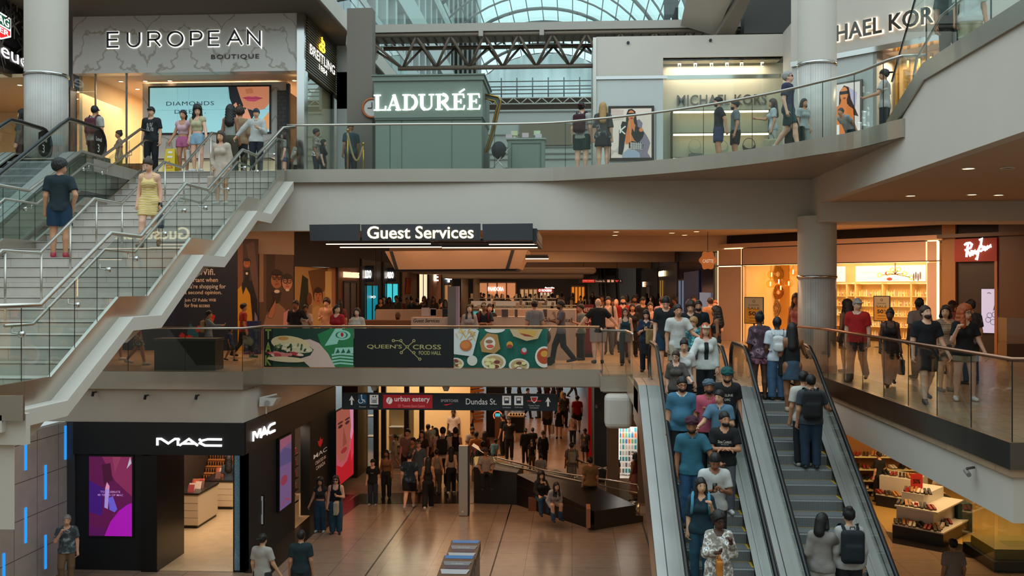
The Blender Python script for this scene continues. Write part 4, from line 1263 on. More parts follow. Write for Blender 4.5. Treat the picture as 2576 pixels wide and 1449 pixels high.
def portrait(f,w,h,kind):
 A_=Art(f,w,h,0,.5)
 if kind==0:
  A_.rect((70,44,34),0,0,1,1).rect((120,74,54),.0,.55,.25,1).poly((98,70,62),[(.4,.95),(.8,.98),(1,.6),(1,.3)])
  A_.poly((22,18,20),[(.25,.35),(.2,.6),(.35,.65),(.7,.62),(.95,.45),(1,.1),(.9,0),(.75,0),(.7,.3)])
  A_.poly((196,140,34),[(0,.1),(0,.55),(.18,.58),(.25,.5),(.4,.57),(.6,.5),(.7,.3),(.75,0),(0,0)])
  A_.face(.44,.78,.17,(168,92,52),(20,14,14),(200,120,100)).poly((24,16,14),[(.3,.72),(.58,.72),(.54,.63),(.44,.6),(.34,.63)]).ell((224,206,190),.44,.69,.06,.012)
  A_.poly((120,110,140),[(.78,0),(.82,.35),(.95,.3),(1,0)])
 elif kind==1:
  A_.rect((90,66,52),0,0,1,1).rect((150,118,92),.0,.5,.12,1).rect((60,42,34),.2,.4,.45,1)
  A_.poly((150,112,92),[(0,0),(0,.12),(.2,.36),(.5,.5),(.75,.42),(.8,0)]).poly((196,144,150),[(.66,0),(.7,.38),(.85,.42),(1,.36),(1,0)])
  A_.face(.5,.73,.17,(176,112,78),(40,26,20),(150,70,60)).poly((46,30,24),[(.36,.6),(.64,.6),(.58,.5),(.5,.48),(.42,.5)]).ell((232,216,204),.5,.61,.08,.018)
  A_.face(.8,.70,.15,(206,142,116),(46,28,24),(190,90,84)).ell((236,220,210),.8,.625,.06,.014)
  for cx,cy in((.43,.765),(.57,.765),(.74,.725),(.86,.725)):
   A_.line((40,26,24),[(cx+.055*math.cos(t),cy+.03*math.sin(t))for t in[math.pi*k/6 for k in range(13)]],.025)
  A_.poly((176,112,84),[(.24,.34),(.3,.42),(.46,.52),(.42,.38),(.34,.33)])
 else:
  A_.rect((188,150,96),0,0,1,1).poly((40,46,30),[(.05,.25),(.2,.9),(.35,.85),(.4,.3),(.3,.1)]).poly((120,84,52),[(.35,.95),(.9,1),(.8,.7),(.5,.6)]).rect((222,190,128),.82,.3,1,.95)
  A_.poly((206,172,116),[(.38,0),(.4,.45),(.6,.52),(.8,.46),(.92,.2),(.9,0)]).poly((150,120,100),[(.3,.0),(.32,.5),(.46,.52),(.44,0)])
  A_.face(.62,.62,.11,(196,128,82),(60,38,26)).ell((120,70,48),.38,.6,.07,.08)
 A_.build('portrait_print',mural)
Y2=32.3
for p0,p1,ya,yb,k in((598,650,32.3,32.5,0),(652,739,32.6,33.6,1),(741,834,33.7,35.6,2)):
 top=3.75 if k==0 else(3.25 if k==1 else 2.85)
 f,w,h=wall_seg(p0,p1,ya,yb,0,top,'portrait_board',mat('mural_board',(60,44,38),.6),mural)
 portrait(Fr(f.o,f.u,f.v),w,h,k)
f,w,h=wall_seg(834,846,35.6,35.9,0,2.85,'end_panel',mat('salmon_panel',(178,128,100),.6),mural)
for p0,p1,ya,yb,z0 in((598,740,32.4,33.7,3.25),(738,905,33.7,36.2,2.85)):
 f,w,h=wall_seg(p0,p1,ya+.05,yb+.05,z0,4.2,None,None,None)
 struct(MB().fbox(f,0,w,0,h,-.1,0).build('wall_bulkhead',CHAR if z0<3 else CEIL))
LX=-8.7
lsh={}
def side_shop(nm,label,px0,px1,X,body,z1=3.4,win=None,sign=None,signc=(255,250,240),wc=None,we=0.0,extra=None):
 """one bay of a shop run on a plane of constant X"""
 a,b=AX(px0,700,X),AX(px1,700,X)
 y0,y1=min(a.y,b.y),max(a.y,b.y)
 t=thing(nm,label,'shopfront',(X,(y0+y1)/2,0))
 s=-1 if X<0 else 1
 f=Fr((X,y0,0),(0,1,0))if X<0 else Fr((X,y1,0),(0,-1,0))
 w=y1-y0
 MB().fbox(f,0,w,0,z1,-.25,0).build('facade',body,t)
 MB().fbox(f,0,w,z1,4.2,-.3,-.05).build('bulkhead',CHAR,t)
 mb=MB()
 for u in(0,w-.12):mb.fbox(f,u,u+.12,0,z1,0,.05)
 mb.build('piers',CHAR,t)
 if win:
  u0,u1,v0,v1=win
  MB().fbox(f,u0*w,u1*w,v0,v1,.0,.02).build('lit_window',mat('lit_window',wc,.4,emis=we),t)
  mb=MB()
  for u in(u0,(u0+u1)/2,u1):mb.fbox(f,u*w-.03,u*w+.03,v0,v1,.02,.06)
  mb.fbox(f,u0*w,u1*w,v1,v1+.08,.02,.06).build('window_frame',CHAR,t)
 if sign:
  mb=MB()
  tx,u0,u1,v0,hh=sign
  put_text(mb,f,tx,u0*w,v0,(u1-u0)*w,hh,.06,bold=.015,depth=.04)
  mb.build('sign_letters',lampmat(signc,3.0),t)
 return t,f,w
side_shop('shopfront','brown timber shopfront beside the portrait murals',846,906,LX,mat('brown_timber',(112,66,36),.5,noise=.1),3.0,(.25,.8,.2,2.3),('PLANTS & PETALS',.2,.85,2.5,.22),(190,150,120),(70,52,40),.3)
side_shop('shopfront','shoe shop with turquoise glow beyond the brown timber shopfront',907,962,LX,mat('deep_teal',(18,26,34),.4),3.3,(.2,.75,.2,2.2),None,(255,255,255),(0,150,172),.6)
side_shop('shopfront','shoe shop bay with cyan cloud window farther along the hall',963,1008,LX,mat('deep_teal',(18,26,34),.4),3.3,(.15,.8,.15,2.3),None,(255,255,255),(60,200,214),.9)
side_shop('shopfront','pale tiled shopfront with copper curls next to the cyan window',1009,1050,LX,tiles('pale_brick',(176,146,128),.3,.1,(140,112,96),.6,.008,.05,axes='yz'),3.4)
side_shop('shopfront','bright white lit shop entrance past the pale tiled shopfront',1051,1076,LX,WHITE,3.4,(.05,.9,.1,3.0),None,(255,255,255),(250,222,180),1.1)
side_shop('shopfront','tan shopfront with square glowing emblem far along the hall',1077,1110,LX,mat('tan_front',(176,128,100),.6),3.4,None,('E',.4,.65,2.55,.5))
side_shop('shopfront','dark framed shopfront with pale blue cross sign at the far end',1111,1140,LX,CHAR,3.4,(.2,.8,.1,2.3),('+',.25,.75,2.5,.5),(220,235,255),(190,140,90),.5)
for px0,px1,py0,py1,Y,lb in((913,934,680,700,41,'white slanting shoe shop blade sign above the turquoise glow'),(972,990,684,700,46,'white slanting shoe shop blade sign above the cyan cloud window')):
 a,b=AY(px0,py1,Y),AY(px1,py0,Y)
 t=thing('blade_sign',lb,'sign',(a.x,Y,a.z))
 MB().box(a.x-.1,b.x+.1,Y+.05,Y+.15,a.z-.15,b.z+.2).build('board',mat('deep_teal',(18,26,34),.4),t)
 mb=MB()
 put_text(mb,Fr((0,Y,0)),'/ALDO',a.x,a.z,b.x-a.x,b.z-a.z,.0,bold=.03,depth=.03)
 mb.build('letters',lampmat((255,246,236),4),t)
a,b=AY(916,750,42),AY(945,744,42)
mb=MB()
put_text(mb,Fr((0,42,0)),'ALDO',a.x,a.z,b.x-a.x,b.z-a.z,.0,bold=.02,depth=.03)
t=thing('hanging_letters','low white shoe shop letters hanging in front of the turquoise window','sign',(a.x,42,a.z))
mb.build('letters',lampmat((255,250,240),2),t)
for x in(a.x,b.x):MB().path([(x,42.05,a.z),(x,42.05,4.2)],.008,5).build('wire',CHAR,t)
for i,c in enumerate(range(3)):
 q=AX(1022+4.5*i,722,LX+.05)
 o=MB().path([(LX+.06,q.y+.12*math.sin(t*2),q.z+.45-.3*t)for t in[k*.3 for k in range(10)]],.06,6).build('copper_curl',mat('copper_curl',(168,84,56),.5),None,True)
 tag(o,'copper coloured curl on the pale tiled shopfront','ornament','copper curls on the tiled shopfront')
EY=88.0
Xe=lambda px:AY(px,720,EY).x
Ze=lambda py:AY(1288,py,EY).z
struct(MB().box(-14,12,EY+.2,EY+.5,0,4.2).build('wall_concourse_end',mat('dark_end',(34,30,28),.6)))
for nm,lb,p0,p1,y0,y1,c,e in(('shopfront','jewellery shop glowing peach at the end of the concourse',1203,1298,712,775,(226,150,100),.55),('shopfront','bright cream shop bay beneath the red phone sign',1308,1352,728,775,(214,170,120),.5),('shopfront','white lit doorway right below the red phone sign',1358,1392,728,775,(236,214,180),.5),('shopfront','amber glowing shop bay by the far grey escalators',1437,1471,722,762,(226,130,36),.75)):
 t=thing(nm,lb.replace('right below','directly below'),'shopfront',(Xe((p0+p1)/2),EY,0))
 MB().box(Xe(p0),Xe(p1),EY,EY+.1,max(0,Ze(y1)),Ze(y0)).build('lit_window',mat('lit_window',c,.5,emis=e),t)
 mb=MB()
 for k in range(5):
  x=Xe(p0)+(Xe(p1)-Xe(p0))*k/4
  mb.box(x-.05,x+.05,EY-.06,EY,0,Ze(y0))
 mb.box(Xe(p0),Xe(p1),EY-.06,EY,Ze(y0),Ze(y0)+.12).build('window_frame',mat('end_frame',(120,92,70),.6),t)
 if p0==1203:
  mb=MB()
  put_text(mb,Fr((0,EY-.1,0)),'PANDORA',Xe(1228),Ze(732),Xe(1267)-Xe(1228),Ze(722)-Ze(732),.0,bold=.01,depth=.05)
  mb.build('sign_letters',lampmat((226,226,240),2.2),t)
 if p0==1358:
  mb=MB()
  mb.box(Xe(1356),Xe(1393),EY-4.0,EY-3.9,Ze(735),Ze(726))
  mb.build('sign_board',mat('red_sign',(150,30,26),.5,emis=.35),t)
  mb=MB()
  put_text(mb,Fr((0,EY-4.02,0)),'O ROGERS',Xe(1359),Ze(733),Xe(1390)-Xe(1359),Ze(727.5)-Ze(733),.0,bold=.03,depth=.03)
  mb.build('sign_letters',lampmat((255,240,230),2.5),t)
  mb=MB()
  put_text(mb,Fr((0,EY-2,0)),'famila',Xe(1372),Ze(725.5),Xe(1396)-Xe(1372),Ze(722)-Ze(725.5),.0,bold=.02,depth=.03)
  mb.build('upper_letters',lampmat((255,240,230),2.5),t)
fe=thing('escalator','pair of grey escalators climbing out of sight at the far end','escalator',(Xe(1515),EY-3,0))
for p0,p1 in((1478,1508),(1518,1550)):
 for i in range(16):
  MB().box(Xe(p0)+.1,Xe(p1)-.1,EY-4+.25*i,EY-3.7+.25*i,.2*i,.2*(i+1)).build('step',mat('far_step',(92,100,104),.5),fe)
 for x in(Xe(p0),Xe(p1)):
  MB().prism([(x,EY-5,0),(x,EY-5,1.0),(x,EY,4.2),(x,EY,3.2)],(.12,0,0)).build('balustrade',mat('far_steel',(70,78,82),.4,.5),fe)
struct(MB().box(Xe(1555),Xe(1600),EY,EY+.1,0,4.2).build('wall_concourse_end_pale',mat('pale_end',(170,164,156),.6)))
for px0,px1 in((1160,1178),(1190,1207)):
 x0_,x1_=AY(px0,720,62).x,AY(px1,720,62).x
 struct(MB().cyl(((x0_+x1_)/2,62,0),(x1_-x0_)/2,3.7,24).build('column_far',CEIL,smooth=True))
for px0,px1,py,Y in((1030,1500,688,52),(1110,1470,700,60)):
 a,b=AY(px0,py,Y),AY(px1,py,Y)
 o=struct(MB().box(a.x,b.x,Y,Y+4,a.z,a.z+.3).build('ceiling_raft',CEIL))
 m_=o.modifiers.new('round','BEVEL');m_.width=.14;m_.segments=4
RX=5.85
side_shop('shopfront','blue and purple glass phone shop beside the glowing cosmetics shop',1706,1799,RX,mat('violet_glass',(54,44,66),.15),3.55,(.02,.25,.2,2.5),None,(255,255,255),(120,150,190),.25)
a,b=AX(1724,700,RX),AX(1762,700,RX)
o=MB().box(RX-.08,RX-.02,b.y,a.y,.3,2.9).build('blue_banner',mat('deep_blue',(6,34,78),.4,emis=.12))
tag(o,'deep blue hanging banner on the purple glass phone shop','banner')
a,b=AX(1763,760,RX),AX(1790,760,RX)
o=MB().box(RX-.06,RX-.02,b.y,a.y,.3,1.9).build('price_board',mat('pale_screen',(150,160,180),.4,emis=.35))
tag(o,'pale lit price board beside the deep blue banner','screen')
side_shop('shopfront','black framed clothes shop with gold mullion farther along the hall',1656,1705,RX,mat('black_front',(26,22,20),.3),3.5,(.1,.35,.1,2.6),('GUESS',.1,.4,2.85,.35),(240,214,160),(180,140,50),.3)
side_shop('shopfront','dark glass shopfronts with small white sign near the far end',1612,1655,RX,mat('smoked_front',(46,36,32),.25),3.5,(.4,.6,.2,2.2),('IE',.2,.3,2.2,.4),(236,190,150),(90,70,56),.3)
q=AY(1781,655,37)
hs=thing('hanging_sign','gilded flower shaped hanging sign in front of the purple glass shop','sign',(q.x,37,q.z))
pts=[(q.x+(.3+.035*math.cos(6*t))*math.cos(t),37,q.z+(.34+.035*math.cos(6*t))*math.sin(t))for t in[2*math.pi*k/36 for k in range(36)]]
MB().prism(pts[::-1],(0,.08,0)).build('plate',mat('copper_plate',(206,142,88),.4,.3),hs)
MB().path([(q.x,37.04,q.z+.36),(q.x,37.04,4.2)],.012,5).build('hanger',CHAR,hs)
mb=MB()
put_text(mb,Fr((0,37,0)),'CASTTE',q.x-.2,q.z-.09,.4,.13,.005,bold=.02,depth=.01)
mb.build('letters',mat('cream_letter',(236,226,206),.5,emis=.3),hs)
SA,SB=Vector((5.9,40.2,0)),Vector((12.2,33.4,0))
SU=(SB-SA).normalized()
gs=thing('shopfront','cosmetics shop with glowing edge lit blush frame round a golden window','shopfront',(9,37,0))
FS=Fr((SA.x,SA.y,0),SU)
US=lambda px:(AP(px,700,SA,SU)-SA).dot(SU)
ZS=lambda px,py:AP(px,py,SA,SU).z
BLUSH=mat('blush_panel_shop',(226,190,166),.6,noise=.03)
LED=lampmat((255,218,150),4.0)
u0,u1,u2,u3,u4=US(1803),US(1866),US(2330),US(2360),US(2368)
zh,zw=3.72,3.0
mb=MB()
mb.fbox(FS,u0+.08,u1-.04,0,zw-.05,-.3,0).fbox(FS,u0+.08,u1-.04,zw+.02,zh-.06,-.3,0)
mb.fbox(FS,u1+.03,u2-.02,zw+.02,zh-.06,-.3,0).fbox(FS,u2+.03,u3-.06,zw+.02,zh-.06,-.3,0).fbox(FS,u2+.03,u3-.06,0,zw-.05,-.3,0)
mb.build('frame_panels',BLUSH,gs)
led=MB()
for(a_,b_,c_,d_)in((u0+.02,u0+.075,0,zw-.05),(u0+.02,u0+.075,zw+.02,zh-.06),(u1-.04,u1-.015,0,zh-.06),(u0+.08,u1-.04,zw-.05,zw-.015),(u0+.08,u1-.04,zh-.06,zh-.03),(u1+.03,u2-.02,zw-.02,zw+.02),(u2,u2+.03,0,zh-.06),(u3-.06,u3-.02,0,zh-.06),(u2+.03,u3-.06,zh-.06,zh-.03)):
 led.fbox(FS,a_,b_,c_,d_,-.12,-.03)
led.build('edge_lights',LED,gs)
MB().fbox(FS,u0-.15,u4+.1,zh-.02,3.86,-.4,.15).build('canopy',BLUSH,gs)
MB().fbox(FS,u1+.02,u1+.035,0,zh-.06,-.05,.04).fbox(FS,u0,u4,zw-.015,zw+.02,-.2,.015).build('trim_lines',mat('bronze_line',(110,78,58),.4,.4),gs)
struct(MB().fbox(FS,u0-.3,u4+3,3.86,4.2,-.3,-.1).build('wall_bulkhead_dark',DARK))
CREAM=mat('cream_interior',(246,214,160),.6)
struct(MB().fbox(FS,u1,u2+.3,0,zw+.6,-4.6,-4.5).fbox(FS,u1-.05,u1,0,zw+.6,-4.5,-.3).fbox(FS,u2+.3,u2+.36,0,zw+.6,-4.5,-.3).build('wall_cosmetics',CREAM))
struct(MB().fbox(FS,u1,u2+.3,zw+.6,zw+.66,-4.5,-.3).build('ceiling_cosmetics',CREAM))
c=FS.P((u1+u2)/2,zw+.5,-2.2)
area_light('shop_light_cosmetics',c,5,3,240,(1,.68,.30),(0,0,math.atan2(SU.y,SU.x)))
UB=lambda px,c_=-4.0:(AP(px,700,FS.P(0,0,c_),SU)-FS.P(0,0,c_)).dot(SU)
ZB=lambda py,c_=-4.0:AP(2230,py,FS.P(0,0,c_),SU).z
shf=thing('shelving','cream wall shelving stacked with bottles behind the golden window','shelf',tuple(FS.P(UB(2230),0,-4.3)))
bays=[UB(2095),UB(2128),UB(2150),UB(2218),UB(2290),UB(2345)]
for u in bays:
 MB().fbox(FS,u-.03,u+.03,0,ZB(712),-4.45,-4.05).build('upright',CREAM,shf)
lev=[ZB(py)for py in(713,745,770,795,822,850)]
for z in lev:
 MB().fbox(FS,bays[0],bays[-1],z-.025,z,-4.45,-4.05).build('shelf_board',CREAM,shf)
 if z!=lev[0]:
  MB().fbox(FS,bays[0],bays[-1],z+.5,z+.52,-4.4,-4.36).build('shelf_light',lampmat((255,226,160),1.6),shf)
for(pa,pb)in((2152,2328),(2095,2126)):
 f_=Fr(FS.P(UB(pa),ZB(708),-4.02),SU)
 w_,h_=UB(pb)-UB(pa),ZB(668)-ZB(708)
 A_=Art(f_,w_,h_,.95)
 A_.rect((238,226,206),0,0,1,1)
 if pa==2152:
  for k in range(14):
   A_.ell(random.choice([(214,206,206),(226,210,196),(200,204,214)]),random.random(),random.random()*.5,.06,.08)
  A_.text((170,150,140),'made with love in',.1,.55,.22,.1).ell((190,90,110),.46,.5,.03,.12).ell((196,60,50),.5,.15,.04,.1)
  for k in range(4):A_.ell((100,84,84),.84+.03*k,.25+.1*(k%2),.012,.25)
 A_.build('light_box',shf)
bot=None
random.seed(5)
jars=[]
for li,z in enumerate(lev[1:]):
 for bi in range(5):
  ua,ub=bays[bi]+.06,bays[bi+1]-.06
  u=ua+.05
  while u<ub-.03:
   jars.append((u,z,random.random()))
   u+=random.choice((.095,.11,.13))
  if len(jars)>150:break
cm=[mat('jar_cream',c_,.4)for c_ in((248,226,180),(240,200,130),(226,214,196),(214,226,204),(214,170,170))]
base=None
jm=[]
for kk,m in enumerate(cm):
 me=MB().cyl((0,0,0),.04,.2 if kk%2 else .15,10).cyl((0,0,.2 if kk%2 else .15),.022,.05,8)
 o=me.build('cosmetic_bottle',m)
 jm.append(o)
 o.location=FS.P(bays[2]+.12+.1*kk,lev[1],-4.18)
 tag(o,'cream toned bottle standing on the golden window shelving','bottle','bottles on the cosmetics shelving')
for i,(u,z,r)in enumerate(jars):
 if z==lev[1]and bays[2]+.05<u<bays[2]+.6:continue
 o=jm[int(r*97)%5].copy()
 COL.objects.link(o)
 o.location=FS.P(u,z,-4.18-.08*r)
 LOC[o.name]=Vector(o.location)
fw=thing('flower_wall','display wall of blush balls and paper roses inside the golden window','display',tuple(FS.P(UB(1935,-2.4),0,-2.5)))
ua,ub=UB(1893,-2.4),UB(1983,-2.4)
MB().fbox(FS,ua,ub,0,3.2,-2.6,-2.5).build('backing',mat('gold_backing',(222,164,84),.6),fw)
MB().fbox(FS,UB(1866,-2.4),ua,0,3.2,-2.6,-2.5).build('side_panel',CREAM,fw)
random.seed(11)
zt_f=lambda py:AP(1935,py,FS.P(0,0,-2.4),SU).z
for k in range(60):
 v=random.random()
 px=1896+(10+55*v)*random.random()
 py=700+105*v
 q=AP(px,py,FS.P(0,0,-2.4),SU)
 MB().ball(q,.07+.06*random.random(),10).build('ball',mat('blush_ball',random.choice([(245,180,156),(250,206,184),(240,160,140),(232,180,120)]),.5),fw,True)
def rose(c,R,m,par):
 mb=MB()
 for ring in range(5):
  r=R*(1-ring*.2)
  n_=9-ring
  for k in range(n_):
   a=2*math.pi*(k+.5*(ring%2))/n_
   p=FS.P(0,0,0)
   cc=Vector(c)+SU*(r*.7*math.cos(a))+Vector((0,0,1))*(r*.7*math.sin(a))+FS.n*(.05+.04*ring)
   t1=SU*math.cos(a)+Vector((0,0,1))*math.sin(a)
   t2=SU*-math.sin(a)+Vector((0,0,1))*math.cos(a)
   mb.add([cc-t2*r*.32-t1*r*.2,cc+t2*r*.32-t1*r*.2,cc+t2*r*.4+t1*r*.28+FS.n*.09,cc-t2*r*.4+t1*r*.28+FS.n*.09],[(0,1,2,3)])
 mb.build('paper_rose',m,par)
for px,py,R,c_ in((1950,776,.42,(196,160,120)),(1960,690,.36,(206,156,70)),(1918,700,.3,(214,166,60)),(1962,735,.3,(190,120,50)),(1925,800,.25,(214,190,150))):
 rose(AP(px,py,FS.P(0,0,-2.3),SU),R,mat('rose_paper',c_,.6),fw)
GLOBE=glass_mat('amber_globe',(1.0,.86,.6),1.35)
for i,(px,py)in enumerate(((1941,691),(1959,708),(1938,714),(1964,724),(1984,713),(1995,684))):
 q=AP(px,py,FS.P(0,0,-1.5),SU)
 t=thing('pendant_lamp','amber glass globe pendant with glowing tube in the golden window','lamp',tuple(q),'globe pendants in the golden window')
 MB().ball(q,.17,18).build('globe',GLOBE,t,True)
 MB().cyl((q.x,q.y,q.z-.08),.02,.16,8).build('bulb',lampmat((255,206,110),14),t)
 MB().path([(q.x,q.y,q.z+.17),(q.x,q.y,zw+.6)],.006,5).build('cord',CHAR,t)
q=AP(2252,690,FS.P(0,0,-2.0),SU)
chd=thing('chandelier','branching brass chandelier with clear globes over the bottle shelves','chandelier',tuple(q))
mb=MB().path([q,(q.x,q.y,zw+.6)],.015,6)
pts=[]
for du,dz in((-.62,-.02),(-.3,.05),(-.12,.16),(.12,.18),(.36,.02),(.62,-.12)):
 p=q+SU*du+Vector((0,0,dz))
 mb.path([q,p],.014,6)
 pts.append(p)
mb.build('arms',brass,chd,True)
for p in pts:
 MB().ball(p,.1,14).build('globe',GLOBE,chd,True)
 MB().ball(p,.035,8).build('bulb',lampmat((255,230,180),12),chd,True)
def sale_sign(px0,px1,py0,py1,c_,lb,full):
 a=AP(px0,py1,FS.P(0,0,c_),SU)
 w=(AP(px1,py1,FS.P(0,0,c_),SU)-a).dot(SU)
 h=AP(px0,py0,FS.P(0,0,c_),SU).z-a.z
 t=thing('sale_sign',lb,'sign',(a.x,a.y,0),'sale signs of the cosmetics shop')
 f=Fr(a,SU)
 MB().fbox(f,-.03,w+.03,-.03,h+.03,-.03,-.002).build('frame',CHAR,t)
 MB().fbox(f,w*.46,w*.54,-a.z+.02,0,-.025,-.005).fbox(f,w*.2,w*.8,-a.z,-a.z+.02,-.2,.2).build('stand',CHAR,t)
 A_=Art(f,w,h,.12)
 A_.rect((190,138,52),0,0,1,1).poly((160,150,120),[(0,.6),(0,1),(1,1),(1,.55)])
 A_.line((70,66,60),[(.5+.07*math.cos(t),.86+.04*math.sin(t))for t in[math.pi*k/8 for k in range(17)]],.02)
 A_.text((60,48,30),'SUMMER',.2,.68,.6,.06).text((50,40,26),'SALE',.16,.53,.68,.1)
 A_.text((30,22,16),'50',.2,.3,.42,.16,bold=.03).text((30,22,16),'%',.65,.39,.13,.07,bold=.02).text((30,22,16),'OFF',.65,.3,.15,.05,bold=.01)
 A_.line((90,70,40),[(.25,.2),(.75,.2)],.02).line((90,70,40),[(.2,.08),(.8,.08)],.015)
 A_.build('face',t)
sale_sign(1874,1919,749,812,.6,'gold summer sale sign on a stand beside the blush pier',1)
sale_sign(2199,2237,746,806,-.5,'gold summer sale sign in front of the bottle shelves',1)
RP,RU=SB,SU
rsh=thing('shopfront','brown panelled shopfront with red sign and white script','shopfront',(14,32,0))
UR=lambda px:(AP(px,700,RP,RU)-RP).dot(RU)
ZR=lambda px,py:AP(px,py,RP,RU).z
FR_=Fr((RP.x,RP.y,0),RU)
BRN=mat('bronze_brown_panel',(92,66,48),.4,noise=.05)
MB().fbox(FR_,UR(2405),UR(2514),0,4.2,-.3,-.1).build('wall',mat('dark_brown_panel',(48,38,32),.4),rsh)
MB().fbox(FR_,UR(2370),UR(2404),0,4.2,-.25,.02).build('tan_pier',mat('tan_pier',(160,116,70),.5),rsh)
MB().fbox(FR_,UR(2514),UR(2700),0,4.2,-.3,.05).build('brown_wall',BRN,rsh)
MB().fbox(FR_,UR(2366),UR(2700),ZR(2366,600),ZR(2366,600)+.12,-.1,.25).build('canopy_edge',BRN,rsh)
a,b=UR(2406),UR(2512)
zs0,zs1=ZR(2406,659),ZR(2406,602)
MB().fbox(FR_,a,b,zs0,zs1,-.1,.12).build('sign_board',mat('red_board',(150,36,22),.5,emis=.08),rsh)
mb=MB()
S_=[[(.25,.72),(.3,.8),(.38,.82),(.43,.74),(.4,.6),(.3,.52),(.26,.5)],[(.34,.78),(.31,.5),(.3,.2)],[(.32,.5),(.4,.22)],[(.47,.44),(.42,.46),(.41,.34),(.45,.3),(.49,.42),(.49,.32)],[(.52,.46),(.54,.36),(.59,.48)],[(.59,.48),(.55,.1),(.51,.12)],[(.6,.92),(.66,.96),(.64,.7),(.58,.48),(.64,.44),(.7,.52),(.66,.66),(.6,.64)],[(.76,.6),(.72,.62),(.7,.52),(.74,.48),(.78,.58),(.78,.5)],[(.82,.64),(.81,.54)],[(.82,.6),(.86,.66),(.87,.58)]]
strokes(mb,Fr(FR_.P(a,zs0,.12),RU),S_,0,0,b-a,zs1-zs0,.06,.02,.03)
mb.build('script_letters',lampmat((236,255,246),1.8),rsh)
a,b=UR(2467),UR(2516)
z0_,z1_=ZR(2467,837),ZR(2467,727)
f_=Fr(FR_.P(a,z0_,-.05),RU)
MB().fbox(f_,-.03,b-a+.03,-.03,z1_-z0_+.03,-.06,-.001).build('screen_bezel',BLACK,rsh)
A_=Art(f_,b-a,z1_-z0_,.8)
A_.rect((176,176,206),0,0,1,1).line((60,50,60),[(.3,.9),(.4,.92),(.5,.89)],.02)
for(x,y)in((.35,.3),(.42,.4),(.6,.25),(.68,.42)):
 A_.line((60,60,90),[(x+.13*math.cos(t),y+.06*math.sin(t))for t in[math.pi*k/6 for k in range(13)]],.015)
A_.poly((40,40,60),[(.6,.5),(.7,.7),(.85,.78),(.8,.6)]).build('screen_picture',rsh)
MB().fbox(FR_,UR(2505),UR(2512),0,3.3,-.05,.1).build('lit_post',mat('copper_post',(170,110,60),.4),rsh)
q=AP(2548,860,RP+FR_.n*2.5,RU)
vc=thing('glass_case','low glass showcase by the brown wall past the red sign','display case',(q.x,q.y,0))
MB().box(q.x-.3,q.x+.5,q.y-.3,q.y+.3,0,.5).build('plinth',BRN,vc)
MB().box(q.x-.3,q.x+.5,q.y-.3,q.y+.3,.5,1.25).build('glass_box',GLASS,vc)
GY=24.6
gsn=thing('hanging_sign','dark hanging canopy lettered in warm light over the middle floor','sign',AY(1060,605,GY))
gx=lambda px,Y=GY:AY(px,590,Y).x
gz=lambda py,Y=GY:AY(1060,py,Y).z
for p0,p1 in((778,904),(908,1208),(1213,1340)):
 m_x0,m_x1=gx(p0),gx(p1)
 mb=MB().prism([(m_x0,GY,gz(564)),(m_x1,GY,gz(563)),(m_x1,GY-.03,gz(605)),(m_x0+.03,GY-.03,gz(605))],(0,.12,0))
 mb.build('sign_panel',mat('slate_panel',(44,44,50),.5),gsn)
mb=MB()
put_text(mb,Fr((0,GY-.03,0)),'Guest Services',gx(925),gz(600.5),gx(1192)-gx(925),gz(569)-gz(600.5),.012,bold=.012,depth=.03)
mb.build('letters',lampmat((255,240,196),1.5),gsn)
mb=MB()
for y in(24.9,26.4,27.9):
 mb.box(gx(790),gx(1350),y,y+.06,3.3,3.36)
for px in(790,920,1060,1200,1345):
 mb.box(gx(px),gx(px)+.06,24.8,29.0,3.34,3.4)
mb.box(gx(1340),gx(1340)+.1,24.7,29.2,3.25,3.6)
mb.build('canopy_frame',CHAR,gsn)
for p0,p1,py in((820,1083,613),(855,1110,621),(1112,1352,622),(1230,1350,614),(1322,1378,646),(1322,1380,650)):
 Y=26.0 if py<640 else 28.8
 a,b=AY(p0,py,Y),AY(p1,py,Y)
 MB().box(a.x,b.x,Y,Y+.05,a.z-.025,a.z).build('light_bar',lampmat((255,224,190),2.2),gsn)
 MB().box(a.x,b.x,Y-.01,Y+.06,a.z,a.z+.06).build('bar_housing',CHAR,gsn)
mb=MB()
YB=29.0
t_=[(AY(px,py,YB).x,AY(px,py,YB).z)for px,py in((968,632),(1328,629),(1306,676),(993,678))]
mb.prism([(x,YB,z)for x,z in reversed(t_)],(0,2.2,0))
mb.build('hood',mat('beige_hood',(176,140,112),.6),gsn)
MB().prism([(t_[3][0]+.05,YB+.05,t_[3][1]-.06),(t_[2][0]-.1,YB+.05,t_[2][1]-.06),(t_[2][0]-.05,YB+.05,t_[2][1]+.01),(t_[3][0],YB+.05,t_[3][1]+.01)],(0,2,0)).build('hood_base',CHAR,gsn)
mb=MB()
for px,py0,py1 in((984,632,678),(1290,629,676)):
 a,b=AY(px,py0,YB-.01),AY(px+(14 if px<1000 else-14),py1,YB-.01)
 mb.prism([(a.x-.05,YB-.012,a.z),(a.x+.05,YB-.012,a.z),(b.x+.05,YB-.012,b.z),(b.x-.05,YB-.012,b.z)],(0,.02,0))
mb.build('hood_joints',CHAR,gsn)
mb=MB()
for px in(800,1060,1320):
 for y in(24.7,28.5):
  mb.path([(gx(px),y,3.4),(gx(px),y,4.2 if y>25 else 3.72)],.012,5)
mb.build('hangers',CHAR,gsn)
DESK=mat('desk_white',(206,178,158),.5)
gd=thing('service_desk','white service desk with wooden front lettered in black italics','desk',(-2.4,28.5,0))
def bx(mb,p0,p1,y0,y1,Y,dep=.5,zf=None):
 a,b=AY(p0,y1,Y),AY(p1,y0,Y)
 return mb.box(a.x,b.x,Y,Y+dep,max(0,a.z)if zf is None else zf,b.z)
